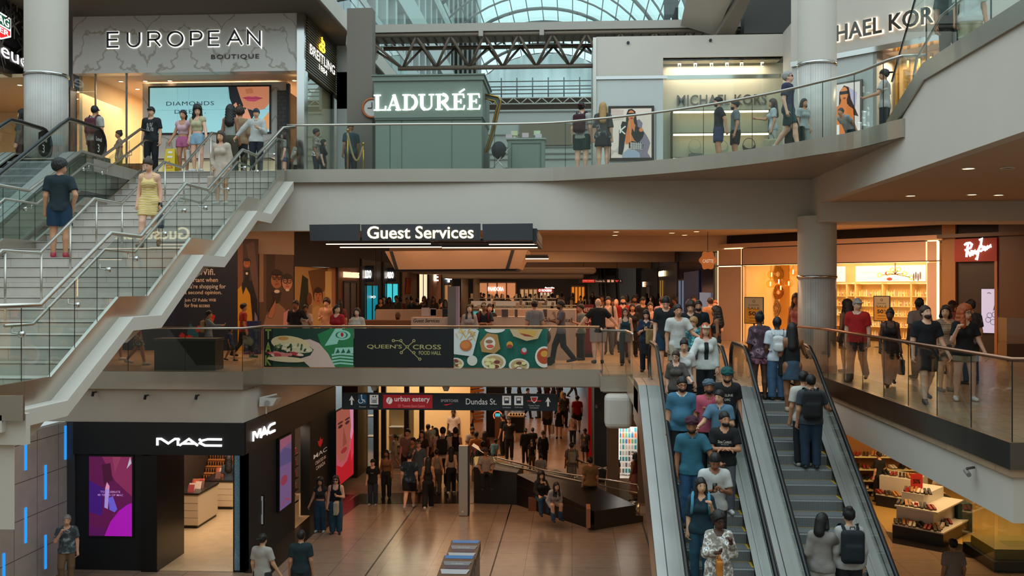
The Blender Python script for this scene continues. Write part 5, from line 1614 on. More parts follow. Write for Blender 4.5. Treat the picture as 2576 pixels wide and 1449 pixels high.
bx(MB(),945,1122,779,815,31,.3,0).build('back_panel',DESK,gd)
bx(MB(),905,1036,806,830,29,.6,0).build('wood_front',mat('desk_wood',(120,74,36),.5,noise=.1),gd)
bx(MB(),1034,1125,799,830,28.4,.6,0).build('lettered_front',DESK,gd)
mb=MB()
a,b=AY(1040,811,28.4),AY(1106,802,28.4)
put_text(mb,Fr((0,28.4,0)),'Guest Services',a.x,a.z,b.x-a.x,b.z-a.z,.004,bold=.012,shear=.25)
mb.build('letters',BLACK,gd)
mb=MB()
for p0,p1,y0,y1,c_ in((1060,1080,774,795,0),(1081,1097,776,795,0),(1083,1098,778,794,0)):
 bx(mb,p0,p1,y0,y1,28.9,.02)
mb.build('notices',mat('paper',(170,160,165),.7),gd)
rk=thing('leaflet_rack','black leaflet rack at the end of the lettered service desk','rack',(AY(1122,830,28.6).x,28.6,0))
bx(MB(),1113,1131,777,820,28.6,.3,0).build('body',BLACK,rk)
for i in range(4):
 bx(MB(),1115,1129,797+6*i,801+6*i,28.58,.02).build('leaflets',mat('leaflet',(176,140,110),.6),rk)
tp=thing('totem','tall grey directory totem standing beside the leaflet rack','totem',(AY(1140,830,28.2).x,28.2,0))
bx(MB(),1126,1147,720,830,28.2,.25,0).build('slab',mat('grey_totem',(132,124,122),.3,.3),tp)
bx(MB(),1147,1154,720,830,28.2,.25,0).build('lit_side',mat('mauve_side',(150,132,150),.4,emis=.1),tp)
gd2=thing('service_desk','long white service desk behind the man with a stroller','desk',(1.2,29,0))
bx(MB(),1245,1450,778,800,31,.3,0).build('back_panel',DESK,gd2)
bx(MB(),1215,1440,797,830,28.8,.6,0).build('front',DESK,gd2)
bx(MB(),1376,1448,779,830,28.7,.1,0).build('lettered_front',DESK,gd2)
mb=MB()
a,b=AY(1368,810,28.68),AY(1440,800,28.68)
put_text(mb,Fr((0,28.68,0)),'Guest Services',a.x,a.z,b.x-a.x,b.z-a.z,.004,bold=.012,shear=.25)
mb.build('letters',BLACK,gd2)
mb=MB()
for p0,p1 in((1262,1278),(1295,1302),(1366,1377)):
 bx(mb,p0,p1,778,797,28.75,.02)
mb.build('notices',mat('slate_notice',(84,76,78),.6),gd2)
rb=thing('banner_stand','red banner stand with white capitals beyond the long service desk','banner',(AY(1475,830,30).x,30,0))
a,b=AY(1450,880,30),AY(1494,766,30)
MB().box(a.x,b.x,30,30.06,.1,b.z).build('board',mat('maroon_board',(90,14,18),.5),rb)
MB().box(a.x,b.x,29.8,30.2,0,.1).build('foot',BLACK,rb)
mb=MB()
for k,tx in enumerate(('CHEER','ON','TEAM','CAN')):
 z=b.z-.22-.17*k
 put_text(mb,Fr((0,30,0)),tx,a.x+.05+(.12 if k==2 else .16 if k==3 else 0),z,None,.12,.004,bold=.02)
mb.build('letters',mat('banner_letter',(206,160,150),.6),rb)
def counter_row(lb,px0,px1,Y,zt_,teal,sd):
 a,b=AY(px0,760,Y),AY(px1,760,Y)
 t=thing('jewellery_counter',lb,'counter',((a.x+b.x)/2,Y,0),'jewellery counters in the concourse')
 MB().box(a.x,b.x,Y,Y+.7,0,zt_-.45).build('cabinet',mat('counter_grey',(120,96,84),.5),t)
 MB().box(a.x,b.x,Y,Y+.7,zt_-.45,zt_).build('glass_top',GLASS,t)
 MB().box(a.x+.05,b.x-.05,Y+.5,Y+.55,zt_-.4,zt_-.12).build('lit_tray',mat('teal_tray',teal,.5,emis=1.0),t)
 MB().box(a.x,b.x,Y-.02,Y+.72,zt_,zt_+.03).build('rim',STEEL,t)
 random.seed(sd)
 mb=MB()
 for k in range(14):
  x=a.x+(b.x-a.x)*random.random()
  mb.box(x,x+.12,Y+.2,Y+.35,zt_+.03,zt_+.1+.2*random.random())
 mb.build('trinket_stands',mat('trinkets',(206,180,150),.5),t)
counter_row('long glass jewellery counter with turquoise lit trays',1175,1450,40,1.25,(60,150,150),1)
counter_row('second jewellery counter behind the turquoise one with cream light',1200,1480,44,1.3,(200,170,130),2)
counter_row('dark jewellery kiosk carrying red and yellow cards in mid hall',1180,1400,50,1.55,(150,120,100),3)
hw=thing('hanging_sign','small red and black direction sign hanging far down the concourse','sign',AY(1510,707,58))
a,b=AY(1455,712,58),AY(1565,702,58)
MB().box(a.x,b.x,58,58.1,a.z,b.z).build('board',mat('sign_black',(24,18,20),.5),hw)
f_=Fr((a.x,57.99,a.z))
A_=Art(f_,b.x-a.x,b.z-a.z,.7)
A_.rect((196,40,30),.09,.12,.37,.88).text((240,170,150),'urban eatery',.11,.35,.24,.4).text((214,170,150),'Dundas St.',.39,.25,.22,.5)
for x in(.66,.75):A_.rect((214,160,130),x,.2,x+.06,.8)
A_.poly((214,60,40),[(.83,.7),(.93,.7),(.88,.2)]).text((214,170,150),'^',.95,.3,.03,.5).build('symbols',hw)
MB().path([(a.x+.3,58.05,b.z),(a.x+.3,58.05,4.2)],.015,5).path([(b.x-.3,58.05,b.z),(b.x-.3,58.05,4.2)],.015,5).build('hangers',CHAR,hw)
a,b=AY(388,936,24.5),AY(522,852,24.5)
pb_=thing('planter_box','dark steel box standing behind the glass below the wifi message','box',((a.x+b.x)/2,24.8,0))
MB().box(a.x,b.x+.2,24.5,25.1,0,b.z-.06).build('body',mat('gunmetal_box',(60,58,54),.35,.5),pb_)
MB().box(a.x-.02,b.x+.22,24.48,25.12,b.z-.06,b.z).build('lid',mat('gunmetal_lid',(84,82,80),.3,.6),pb_)
a,b=AY(612,900,30.5),AY(650,808,30.5)
o=MB().box(a.x,b.x,30.5,30.8,0,b.z).build('blue_pedestal',mat('cobalt_board',(24,36,84),.5))
tag(o,'cobalt blue pedestal in front of the yellow jumper mural','pedestal')
def banner(px0,px1,lb):
 Y=25.19
 a,b=AY(px0,928,Y),AY(px1,824,Y)
 t=thing('banner',lb,'banner',(a.x,Y,.03))
 MB().box(a.x,b.x,Y,Y+.02,.04,1.05).build('board',BLACK,t)
 return Art(Fr((a.x,Y-.0005,.04)),b.x-a.x,1.01,.05,.4),t
A_,t=banner(664,889,'green neon banner with a hand holding a stuffed sandwich')
A_.rect((26,60,48),0,0,1,1).rect((14,24,22),0,0,.1,1).poly((40,120,72),[(.6,.85),(.75,1),(1,1),(1,0),(.72,0)])
MINT=(150,206,186)
A_.poly(MINT,[(.68,.55),(.8,1),(.88,1),(.82,.6)]).poly(MINT,[(.8,.5),(1,.52),(1,.36),(.78,.3)]).ell(MINT,.87,.83,.1,.13).ell((40,110,80),.87,.83,.07,.09).ell(MINT,.87,.83,.05,.08).ell((170,34,34),.875,.84,.016,.055)
for k in range(4):A_.poly(MINT,[(.76,.05+.08*k),(.85,.09+.08*k),(1,.06+.08*k),(1,.1+.08*k),(.86,.13+.08*k),(.76,.1+.08*k)])
for k in range(3):A_.poly((34,92,66),[(.8+.06*k,.36),(.83+.06*k,.48),(.85+.06*k,.38)])
for tx,y in(('T',.72),('A',.38),('K',.04)):A_.text((126,140,64),tx,.015,y,.07,.26,bold=.03)
A_.poly((206,178,164),[(.42,.7),(.52,.72),(.62,.62),(.72,.35),(.8,0),(.52,0),(.44,.16),(.38,.2),(.52,.3),(.56,.45)])
A_.ell((214,190,140),.3,.6,.22,.2,-8).ell((196,140,74),.22,.74,.06,.05).ell((206,196,160),.35,.5,.2,.12,-8)
random.seed(8)
for k in range(26):
 A_.ell(random.choice([(60,84,50),(220,206,176),(110,130,84),(40,56,36)]),.12+.38*random.random(),.42+.16*random.random(),.02,.025,random.random()*90)
for k in range(14):
 A_.ell(random.choice([(176,60,60),(206,120,110),(150,40,44),(226,190,170)]),.08+.4*random.random(),.28+.1*random.random(),.045,.035,-10)
A_.ell((212,190,150),.26,.2,.22,.07,-3).build('picture',t)
A_,t=banner(891,1142,'near black food hall banner with gold lettering and crossed line emblem')
GOLD=(176,166,106)
A_.rect((10,16,22),0,0,1,1)
A_.text(GOLD,"QUEEN'S",.13,.47,.35,.12,bold=.01).text(GOLD,'CROSS',.59,.47,.28,.12,bold=.01).text(GOLD,'FOOD HALL',.65,.33,.22,.1,bold=.012)
LN=.018
A_.line(GOLD,[(.46,.7),(.55,.53),(.66,.22)][:1]+[(.655,.22)],LN).line(GOLD,[(.60,.68),(.475,.4)],LN).line(GOLD,[(.40,.69),(.465,.69)],LN)
for x,y in((.395,.69),(.47,.69),(.60,.69),(.475,.385),(.60,.385),(.66,.22),(.535,.535)):
 A_.ell(GOLD,x,y,.016,.038).ell((10,16,22),x,y,.008,.02)
A_.build('lettering',t)
A_,t=banner(1143,1377,'teal banner photographed from above with burger fries and bowls')
A_.rect((24,104,88),0,0,1,1)
for i in range(9):
 for j in range(5):
  for k in range(3):
   c_=(20,84,74)
   x,y=i/9,j/5
   if(i+j)%2:A_.line(c_,[(x+.01,y+.06*k+.02),(x+.1,y+.06*k+.03)],.012)
   else:A_.line(c_,[(x+.02+.03*k,y+.01),(x+.02+.03*k,y+.18)],.012)
A_.poly((206,210,206),[(0,.36),(.2,.3),(.27,.95),(.24,1),(0,1)])
random.seed(2)
for k in range(22):
 x,y,a_=.02+.2*random.random(),.68+.26*random.random(),random.choice((-1.2,1.1,.4,2.2))
 A_.line(random.choice([(214,170,80),(226,190,110),(196,140,60)]),[(x,y),(x+.06*math.cos(a_),y+.12*math.sin(a_))],.02)
A_.ell((186,100,44),.13,.58,.065,.14).ell((206,124,60),.125,.6,.05,.1)
BOX=(176,132,78)
A_.poly(BOX,[(.28,.66),(.36,.9),(.47,.86),(.5,.5),(.44,.38),(.3,.42)]).ell((226,216,200),.385,.64,.06,.16).ell((150,110,80),.38,.68,.04,.05).ell((206,90,70),.39,.56,.04,.05)
A_.poly((200,170,130),[(.6,1),(.64,.82),(.78,.7),(.9,.76),(.95,1)]).poly((206,160,80),[(.68,1),(.72,.86),(.86,.8),(.9,.96)]).poly((150,60,40),[(.7,.9),(.76,.82),(.86,.8),(.8,.86)])
A_.ell((224,220,212),.44,1.0,.11,.1).ell((206,150,60),.6,.6,.035,.09).ell((150,60,50),.6,.56,.03,.05).ell((180,40,44),.75,.44,.035,.085).ell((180,186,186),.755,.47,.025,.06)
for cx,cy,r in((.43,.16,.13),(.7,.08,.11),(.02,.12,.09)):
 A_.ell((222,212,196),cx,cy,r,r*1.65).ell((190,160,110),cx,cy,r*.8,r*1.3)
 for k in range(9):A_.ell(random.choice([(226,214,150),(120,60,50),(90,110,60),(230,224,210)]),cx+r*.55*(random.random()*2-1),cy+r*(random.random()*2-1),r*.25,r*.35)
A_.ell((206,204,190),.2,.2,.055,.13).ell((224,214,200),.97,.3,.1,.27).ell((180,70,34),.97,.32,.08,.2).ell((214,150,60),.97,.38,.04,.08)
A_.build('picture',t)
for px,py,Y in((1550,584,36.6),(1547,597,39),(1752,583,36.6),(1722,595,39),(1690,585,37.5)):
 q=AY(px,py,Y)
 o=MB().cyl((q.x,q.y,4.18),.1,.02,16,0).path([(q.x+.12*math.cos(2*math.pi*k/14),q.y+.12*math.sin(2*math.pi*k/14),4.19)for k in range(14)],.015,5,1,closed=True).build('downlight',[GLOWW,WHITE])
 tag(o,'recessed round downlight in the peach concourse ceiling','light','downlights in the concourse ceiling')
for px,py in((2291,491),(2436,422),(2512,489),(2535,421),(2445,488)):
 q=AZ(px,py,4.2)
 o=MB().cyl((q.x,q.y,4.185),.09,.015,16,0).path([(q.x+.11*math.cos(2*math.pi*k/14),q.y+.11*math.sin(2*math.pi*k/14),4.19)for k in range(14)],.015,5,1,closed=True).build('downlight',[GLOWW if px<2520 else CHAR,WHITE])
 tag(o,'recessed round downlight in the soffit under the raised stair','light','downlights in the balcony soffit')
for x,y in((9,20),(9,14)):
 area_light('balcony_light',(x,y,4.17),3,1,26,WARM)
area_light('shopfront_fill',(8,31.5,4.15),6,2,330,WARM)  # unseen lamps added to lift the dim shop fronts
area_light('shopfront_fill',(3,29,4.15),4,2,150,WARM)
# ground floor
MFY=24.05
mx=lambda px,Y=MFY:AY(px,1200,Y).x
mz=lambda py,Y=MFY:AY(400,py,Y).z
INK=mat('black_lacquer',(12,16,20),.25)
INKM=mat('black_matte_front',(17,23,28),.5)
mac=thing('shopfront','black cosmetics shop with white wide lettering under the plaster beam','shopfront',(-10,MFY,L1))
MSX=-8.15
MB().box(mx(165),mx(190),MFY-.05,MFY+.3,L1,-1.27).build('grey_pier',mat('slate_pier',(62,66,74),.5),mac)
MB().box(mx(190),MSX,MFY-.12,MFY+.35,mz(1142),-1.27).build('fascia',INKM,mac)
MB().box(mx(190),mx(360),MFY,MFY+.3,L1,mz(1142)).build('front_panel',INKM,mac)
MB().box(mx(360),mx(400),MFY-.12,MFY+1.6,L1,mz(1145)).build('gloss_case',INK,mac)
MB().box(mx(590),mx(603),MFY,MFY+.15,L1+.05,mz(1142)).build('jamb_light',lampmat((120,150,160),.8),mac)
MB().box(mx(603),MSX,MFY,MFY+.3,L1,mz(1142)).build('jamb',INKM,mac)
MACL=[[(0,0),(0,.96),(.06,.96),(.17,.3),(.27,.96),(.32,.96),(.32,0)],[(.345,.02),(.49,.98),(.63,.02)],[(.4,.3),(.575,.3)],[(1,.96),(.78,.96),(.69,.75),(.66,.4),(.74,.05),(1,.05)]]
mb=MB()
fM=Fr((0,MFY-.12,0))
strokes(mb,fM,MACL,mx(402),mz(1118),mx(563)-mx(402),mz(1101)-mz(1118),.05,.01,.03)
for u in(.335,.66):
 mb.ball((mx(402)+(mx(563)-mx(402))*u,MFY-.15,mz(1103)),.035,8)
mb.build('letters',lampmat((255,248,246),1.8),mac)
a,b=AY(225,1347,MFY-.02),AY(333,1149,MFY-.02)
sc1=thing('video_screen','tall magenta and violet screen on the black cosmetics front','screen',(a.x,MFY,a.z))
MB().box(a.x-.04,b.x+.04,MFY-.04,MFY,a.z-.04,b.z+.04).build('bezel',BLACK,sc1)
A_=Art(Fr((a.x,MFY-.041,a.z)),b.x-a.x,b.z-a.z,.55)
A_.rect((96,22,78),0,0,1,1).poly((136,44,90),[(.3,1),(1,1),(1,.5),(.6,.7)]).poly((66,24,120),[(0,.7),(.35,.6),(.3,.25),(0,.3)]).poly((150,60,96),[(.55,1),(.75,1),(.6,.8)]).poly((70,18,50),[(.3,.9),(.5,.92),(.55,.7),(.35,.65)])
A_.poly((176,22,186),[(.36,0),(.5,.18),(.7,.32),(.9,.4),(1,.42),(1,0)]).poly((90,20,90),[(0,0),(.36,0),(.42,.1),(0,.12)])
A_.poly((170,150,230),[(.36,.36),(.44,.34),(.48,.62),(.42,.68),(.38,.6)]).poly((110,96,214),[(.48,.33),(.6,.3),(.66,.34),(.56,.5),(.45,.48)]).poly((226,150,190),[(.38,.6),(.46,.58),(.48,.63),(.42,.68)]).poly((196,190,214),[(.96,1),(.88,.85),(.99,.92)])
A_.text((196,150,214),'TO CELEBRATE',.27,.545,.46,.025,bold=.01).text((196,150,214),'40 YEARS OF MAC',.2,.505,.6,.025,bold=.01).build('screen_picture',sc1)
CREAMT=tiles('cream_shop_tiles',(206,178,142),.9,.6,(170,140,108),.3,.004,.05)
struct(MB().box(mx(190),MSX,MFY+.02,33.4,L1,L1+.012).build('floor_makeup_shop',CREAMT))
struct(MB().box(mx(190),MSX,33.4,33.5,L1,-1.3).box(mx(190),mx(190)+.1,MFY+.3,33.4,L1,-1.3).build('wall_makeup_shop',mat('dark_shop_wall',(60,48,40),.6)))
struct(MB().box(mx(190),MSX,MFY+.3,33.4,-1.5,-1.4).build('ceiling_makeup_shop',mat('shop_ceiling',(170,150,130),.7)))
area_light('shop_light_makeup',(-10.2,29,-1.6),3,6,260,(1,.78,.55))
DRAW=mat('cream_drawer',(206,186,158),.5)
def drawers(lb,px0,px1,pyb,pyt,dep):
 p,q=AZ(px0,pyb,L1),AZ(px1,pyb,L1)
 y=p.y
 zt=AY(px0,pyt,y).z
 t=thing('drawer_counter',lb,'counter',(p.x,y,L1))
 MB().box(p.x+.05,q.x-.05,y+.05,y+dep,L1+.01,L1+.1).build('plinth',BLACK,t)
 MB().box(p.x,q.x,y,y+dep,L1+.1,zt-.05).build('body',DRAW,t)
 h=(zt-L1-.2)/4
 for k in range(4):
  MB().box(p.x+.01,q.x-.01,y-.015,y,L1+.12+h*k,L1+.12+h*(k+.93)).build('drawer',DRAW,t)
 MB().box(p.x-.03,q.x+.03,y-.03,y+dep+.03,zt-.05,zt).build('top',mat('black_top',(34,30,28),.3),t)
 return p,q,y,zt
random.seed(21)
for args in(('cream drawer counter with tilted palette tray near the makeup shop door',438,500,1330,1240,1.6),('larger cream drawer counter farther inside the makeup shop',508,588,1282,1208,1.6)):
 p,q,y,zt=drawers(*args)
 for k in range(9):
  x=p.x+.08+(q.x-p.x-.3)*random.random()
  yy=y+.1+1.2*random.random()
  o=MB().prism([(x,yy,zt),(x+.18,yy,zt),(x+.18,yy+.1,zt+.2),(x,yy+.1,zt+.2)],(0,.02,0)).build('makeup_card',mat('makeup_tint',random.choice([(196,90,70),(190,150,60),(150,60,60),(206,180,170),(120,80,70)]),.4))
  tag(o,'tilted makeup card standing on a cream drawer counter','card','makeup cards on the counters')
md=thing('makeup_display','tiered orange lit makeup display along the back of the black shop','display',(-9.8,32.6,L1))
a,b=AY(405,1205,32.4),AY(592,1150,32.4)
for k in range(4):
 z=a.z+(b.z-a.z)*k/4
 mb=MB().prism([(a.x,32.2+.2*k,z),(b.x,32.2+.2*k,z),(b.x,32.45+.2*k,z+.16),(a.x,32.45+.2*k,z+.16)],(0,.03,0),0)
 for i in range(30):
  x=a.x+(b.x-a.x)*(i+.3)/30
  mb.box(x,x+.035,32.24+.2*k,32.3+.2*k,z+.06,z+.17,1)
 mb.build('tester_tier',[mat('amber_tier',(190,116,60),.5),mat('tester_black',(40,26,22),.4)],md)
MB().box(a.x,b.x,32.2,33.3,L1,a.z).build('base',BLACK,md)
mb=MB()
for i in range(9):
 x=a.x+(b.x-a.x)*(i+.3)/9
 mb=MB().box(x,x+.3,33.2,33.25,b.z+.02,b.z+.5+.1*(i%2))
 mb.build('poster_card',mat('beauty_card',random.choice([(206,150,130),(90,60,56),(170,110,150),(220,190,170)]),.5,emis=.15),md)
fS=Fr((MSX,24.05,L1),(0,1,0))
yS=lambda px:AX(px,1200,MSX).y
zS=lambda px,py:AX(px,py,MSX).z
MB().box(MSX-.35,MSX+.03,MFY,33.3,-2.05,-1.27).build('side_fascia',mat('dark_brown_fascia',(40,28,24),.5),mac)
MB().box(MSX-.3,MSX,MFY,yS(742),L1,-2.05).build('side_wall',INKM,mac)
MB().box(MSX-.3,MSX,yS(780),33.3,L1,-2.05).build('side_panel',INKM,mac)
mb=MB()
f_=Fr((MSX+.03,yS(632),0),(0,1,0))
za,zb=zS(632,1110),zS(632,1090)
strokes(mb,f_,MACL,0,za,yS(687)-yS(632),(zb-za)*1.1,.06,.01,.03)
mb.build('side_letters',lampmat((255,248,246),1.8),mac)
def side_screen(nm,lb,px0,px1,pyt,pyb,X,e):
 y0,y1=AX(px0,1200,X).y,AX(px1,1200,X).y
 z0,z1=AX(px0,pyb,X).z,AX(px0,pyt,X).z
 t=thing(nm,lb,'screen',(X,y0,z0))
 MB().box(X-.06,X-.002,y0-.04,y1+.04,z0-.04,z1+.04).build('bezel',BLACK,t)
 return Art(Fr((X,y0,z0),(0,1,0)),y1-y0,z1-z0,e),t
A_,t=side_screen('video_screen','narrow lilac landscape screen on the side of the black shop',704,733,1107,1286,MSX+.08,.4)
A_.rect((120,96,150),0,0,1,1).poly((160,96,130),[(0,.85),(1,.9),(1,1),(0,1)]).poly((90,84,140),[(0,.8),(.4,.86),(1,.78),(1,.6),(0,.62)]).ell((150,60,90),.35,.4,.3,.07).line((170,70,100),[(.1,.05),(.5,.12),(.95,.05)],.04).build('screen_picture',t)
A_,t=side_screen('video_screen','tall pink and red screen of a cropped face at the entrance of the lower hall',846,889,1037,1228,MSX+.2,.55)
A_.rect((196,90,110),0,0,1,1).poly((226,150,190),[(.75,1),(1,1),(1,.45),(.8,.55)]).poly((176,96,84),[(0,1),(.75,1),(.85,.7),(.7,.4),(.5,.28),(.2,.3),(0,.45)]).poly((150,74,66),[(.4,.75),(.6,.5),(.35,.48)])
for x in(.22,.62):
 A_.ell((60,30,30),x,.78,.13,.022).ell((70,36,34),x,.83,.16,.015)
A_.ell((160,40,56),.42,.43,.18,.035).poly((196,24,44),[(0,0),(0,.3),(.3,.22),(.6,.26),(1,.5),(1,0)]).poly((226,60,90),[(.8,.45),(1,.62),(1,.3),(.85,.2)]).build('screen_picture',t)
lp=thing('shelf_tower','red topped lipstick shelf tower in the side door of the black shop','shelf',(MSX-.5,yS(758),L1))
MB().box(MSX-1.0,MSX-.5,yS(745),yS(776),L1,-2.4).build('tower',mat('dark_shelf',(60,40,34),.5),lp)
MB().box(MSX-.5,MSX-.44,yS(746),yS(775),-2.75,-2.42).build('red_header',mat('red_header',(196,40,40),.5,emis=.4),lp)
for k in range(5):
 mb=MB().box(MSX-.5,MSX-.3,yS(746),yS(775),-3.05-.36*k,-3.0-.36*k,0)
 for i in range(9):
  y=yS(746)+(yS(775)-yS(746))*(i+.2)/9
  mb.box(MSX-.48,MSX-.36,y,y+.09,-3.0-.36*k,-2.84-.36*k,1)
 mb.build('shelf_row',[mat('dark_shelf',(60,40,34),.5),mat('lip_tubes',random.choice([(190,80,60),(170,110,60),(196,130,100)]),.4)],lp)
MB().box(MSX-1.0,MSX-.3,yS(745),yS(776),L1,L1+.7).build('base',DRAW,lp)
area_light('side_door_light',(MSX-.6,yS(760),-2.2),.8,1.5,26,SOFT)
A_=Art(Fr((MSX+.004,yS(784),L1+.9),(0,1,0)),yS(826)-yS(784),1.4,.25)
A_.poly((196,30,40),[(.5,.98),(.56,.9),(.66,.92),(.62,.82),(.5,.74),(.38,.82),(.34,.92),(.44,.9)]).text((200,190,180),'MAC',.1,.56,.8,.1,bold=.01).text((200,170,150),'CREATED IN',.2,.4,.62,.08,bold=.01).text((200,170,150),'CANADA',.24,.27,.54,.09,bold=.01).build('panel_print',mac)
p=AZ(634,1404,L1)
es=thing('easel_sign','black framed easel poster of a smiling woman beside the black shop corner','sign',(p.x,p.y,L1))
a,b=AY(611,1318,p.y),AY(662,1248,p.y)
MB().box(a.x-.03,b.x+.03,p.y,p.y+.03,a.z-.03,b.z+.03).build('frame',BLACK,es)
A_=Art(Fr((a.x,p.y-.001,a.z)),b.x-a.x,b.z-a.z,.1)
A_.rect((190,180,176),0,0,1,1).rect((100,84,96),.06,.35,.94,.84)
A_.face(.52,.6,.22,(190,130,104),(30,20,22),(170,60,66)).text((120,90,90),'MAKEUP',.2,.9,.6,.05).text((70,60,60),'BOOK YOUR',.2,.25,.6,.05).text((70,60,60),'APPOINTMENT',.16,.17,.68,.05).build('face',es)
MB().path([(a.x+.06,p.y+.02,L1+.03),(a.x+.06,p.y+.02,a.z)],.014,6).path([(b.x-.06,p.y+.02,L1+.03),(b.x-.06,p.y+.02,a.z)],.014,6).box(a.x-.05,b.x+.05,p.y-.2,p.y+.25,L1+.005,L1+.03).build('stand',BLACK,es)
TW=tiles('pale_wall_tile',(206,196,188),.97,.87,(70,64,60),.4,.008,.03,axes='yz',offset=0.0)
o=MB().box(-12.9,-12.7,13.5,24.0,L1,-1.27).build('wall_left_tiled',TW)
struct(o)
for px,y0,y1,lb in((65,1095,1183,'blue light line nearest the stair pier, upper row of the tiled wall'),(165,1071,1156,'blue light line at the corner with the black shop'),(115,1170,1256,'blue light line in the second row of the tiled wall'),(65,1277,1366,'blue light line in the third row of the tiled wall'),(115,1346,1431,'blue light line low on the tiled wall beside the leaning man'),(10,1392,1470,'lowest blue light line at the near end of the tiled wall')):
 a,b=AX(px,y1,-12.69),AX(px,y0,-12.69)
 o=MB().box(-12.7,-12.68,a.y-.04,a.y+.04,a.z,b.z).build('light_line',lampmat((30,140,226),1.1))
 tag(o,lb,'light','blue light lines on the tiled wall')
pts=[AZ(px,py,L1)for px,py in((760,1336),(806,1340),(905,1268),(1192,1267),(1192,1236),(905,1243))]
struct(MB().slab([(p.x,p.y)for p in pts],L1,L1+.008).build('floor_border',STONE_D))
struct(MB().box(MSX,-7.45,24.0,33.3,L1,L1+.01).build('floor_border_shop',STONE_D))
struct(MB().box(-7.9,1.2,37,100,L1,L1+.006).build('floor_lower_concourse',tiles('peach_tiles',(206,160,122),1.2,1.2,(150,110,84),.25,.006,.04,offset=0.0)))
for px0,py0,px1,py1 in((1287,1269,1225,1475),(1056,1257,900,1475),(1616,1316,1640,1400)):
 a,b=AZ(px0,py0,L1),AZ(px1,py1,L1)
 struct(MB().ribbon([(a.x,a.y,L1+.004),(b.x,b.y,L1+.004)],.035,.006).build('floor_joint',BLACK))
struct(MB().box(-8.6,-8.0,36.3,38,L1,-.45).build('wall_lower_left',mat('umber_wall',(62,42,34),.5)))
bs=thing('shopfront','glass shoe shop with lit white shelves behind dark mullions in the lower hall','shopfront',(-6.5,38,L1))
x0_,x1_=AY(916,1100,38).x,AY(1066,1100,38).x
for px in(919,947,966,1024,1062):
 x=AY(px,1100,38).x
 MB().box(x-.1,x+.08,37.9,38.1,L1,-.45).build('mullion',CHAR,bs)
MB().box(x0_,x1_,38.02,38.04,L1,-.5).build('window_pane',GLASS,bs)
struct(MB().box(x0_-.3,x1_+1.4,42,42.1,L1,-.45).build('wall_shoe_shop',CREAM))
area_light('shop_light_shoes',((x0_+x1_)/2,40,-.6),2.5,3,150,(1,.82,.58))
for i,(px0,px1,pyt)in enumerate(((922,934,0),(980,1015,1076),(980,1008,1098),(985,1030,1120),(978,1012,1140))):
 if i==0:
  for z in(-1.4,-2.2,-3.0,-3.8):
   MB().box(AY(922,1,38.3).x,AY(945,1,38.3).x,38.3,38.8,z,z+.04).build('shelf_board',WHITE,bs)
 else:
  a,b=AY(px0,pyt,38.6),AY(px1,pyt,38.6)
  MB().box(a.x,b.x,38.4,39.0,a.z,a.z+.05).build('shelf_board',WHITE,bs)
MB().box(AY(978,1,38.9).x,AY(1040,1,38.9).x,38.95,39.05,L1,-2.4).build('shelf_back',CREAM,bs)
MB().box(AY(985,1,38.5).x,AY(1018,1,38.5).x,38.4,39,L1,-4.2).build('plinth',WHITE,bs)
wt=thing('timber_wall','slatted timber wall glowing amber behind the crowd of the lower hall','wall panel',(-5,50,L1))
a,b=AY(1062,1100,48),AY(1215,1100,52)
f_=Fr((a.x,48,L1),(b.x-a.x,4,0))
mb=MB()
for k in range(22):
 mb.fbox(f_,0,(Vector((b.x-a.x,4,0))).length,.2*k,.2*k+.15,-.1+.03*(k%3),.02+.03*(k%3))
mb.build('slats',mat('amber_timber',(176,106,44),.5,noise=.15),wt)
struct(MB().box(.9,1.1,41.2,100,L1,-.45).build('wall_lower_right',mat('umber_wall',(62,42,34),.5)))
q=AZ(1487,1157,L1)
o=MB().box(q.x-.12,q.x+.14,41,41.2,L1,-.45).build('red_post',mat('red_post',(190,20,18),.4,emis=.1))
tag(o,'narrow bright red post where the lower hall begins','post')
a,b=AY(1495,1100,36),AY(1530,1100,36)
struct(MB().box(a.x,b.x+.3,36,41,L1,-.45).build('wall_lower_black',mat('black_wall',(20,18,16),.5)))
a,b=AY(1527,1100,32.6),AY(1640,1100,32.6)
c,d=AY(1557,1205,32.6),AY(1604,1074,32.6)
struct(MB().box(a.x,c.x,32.6,32.9,L1,-.45).box(d.x,b.x+4,32.6,32.9,L1,-.45).box(c.x,d.x,32.6,32.9,d.z,-.45).build('wall_lower_taupe',mat('taupe_wall',(112,92,80),.6)))
ph=thing('accessory_display','white lit wall display of phone cases beside the descending escalator','display',(c.x,33,L1))
MB().box(c.x-.3,d.x+.4,33.5,33.6,L1,d.z+.1).build('back_panel',mat('lit_white',(236,226,214),.5,emis=.45),ph)
MB().box(c.x,c.x+.03,32.95,33.0,c.z,d.z).build('light_strip',lampmat((255,246,230),5),ph)
random.seed(31)
cc=[(70,110,150),(206,110,60),(110,150,100),(60,150,160),(196,190,180),(220,214,206),(120,116,112)]
for r in range(9):
 for k in range(6):
  x=c.x+.05+k*(d.x-c.x)/6
  z=d.z-.28-.2*r
  MB().box(x,x+.07,33.44,33.49,z,z+.14).build('phone_case',mat('case_plastic',cc[(k+2*(r//2))%4]if r in(1,2)else random.choice(cc[3:]),.4),ph)
MB().box(c.x-.2,d.x+.3,32.95,33.4,L1,L1+.75).build('counter',WHITE,ph)
area_light('case_display_light',((c.x+d.x)/2,33.15,d.z+.15),.8,.3,20,(1,.95,.88))
A0,B0,C0,D0=[AZ(px,py,L1)for px,py in((1192,1266),(1300,1270),(1495,1334),(1618,1313))]
ben=thing('planter_bench','long black stone bench and ramp wall angling across the lower floor','bench',((A0.x+D0.x)/2,30.5,L1))
BST=mat('black_stone',(26,22,20),.35,noise=.15)
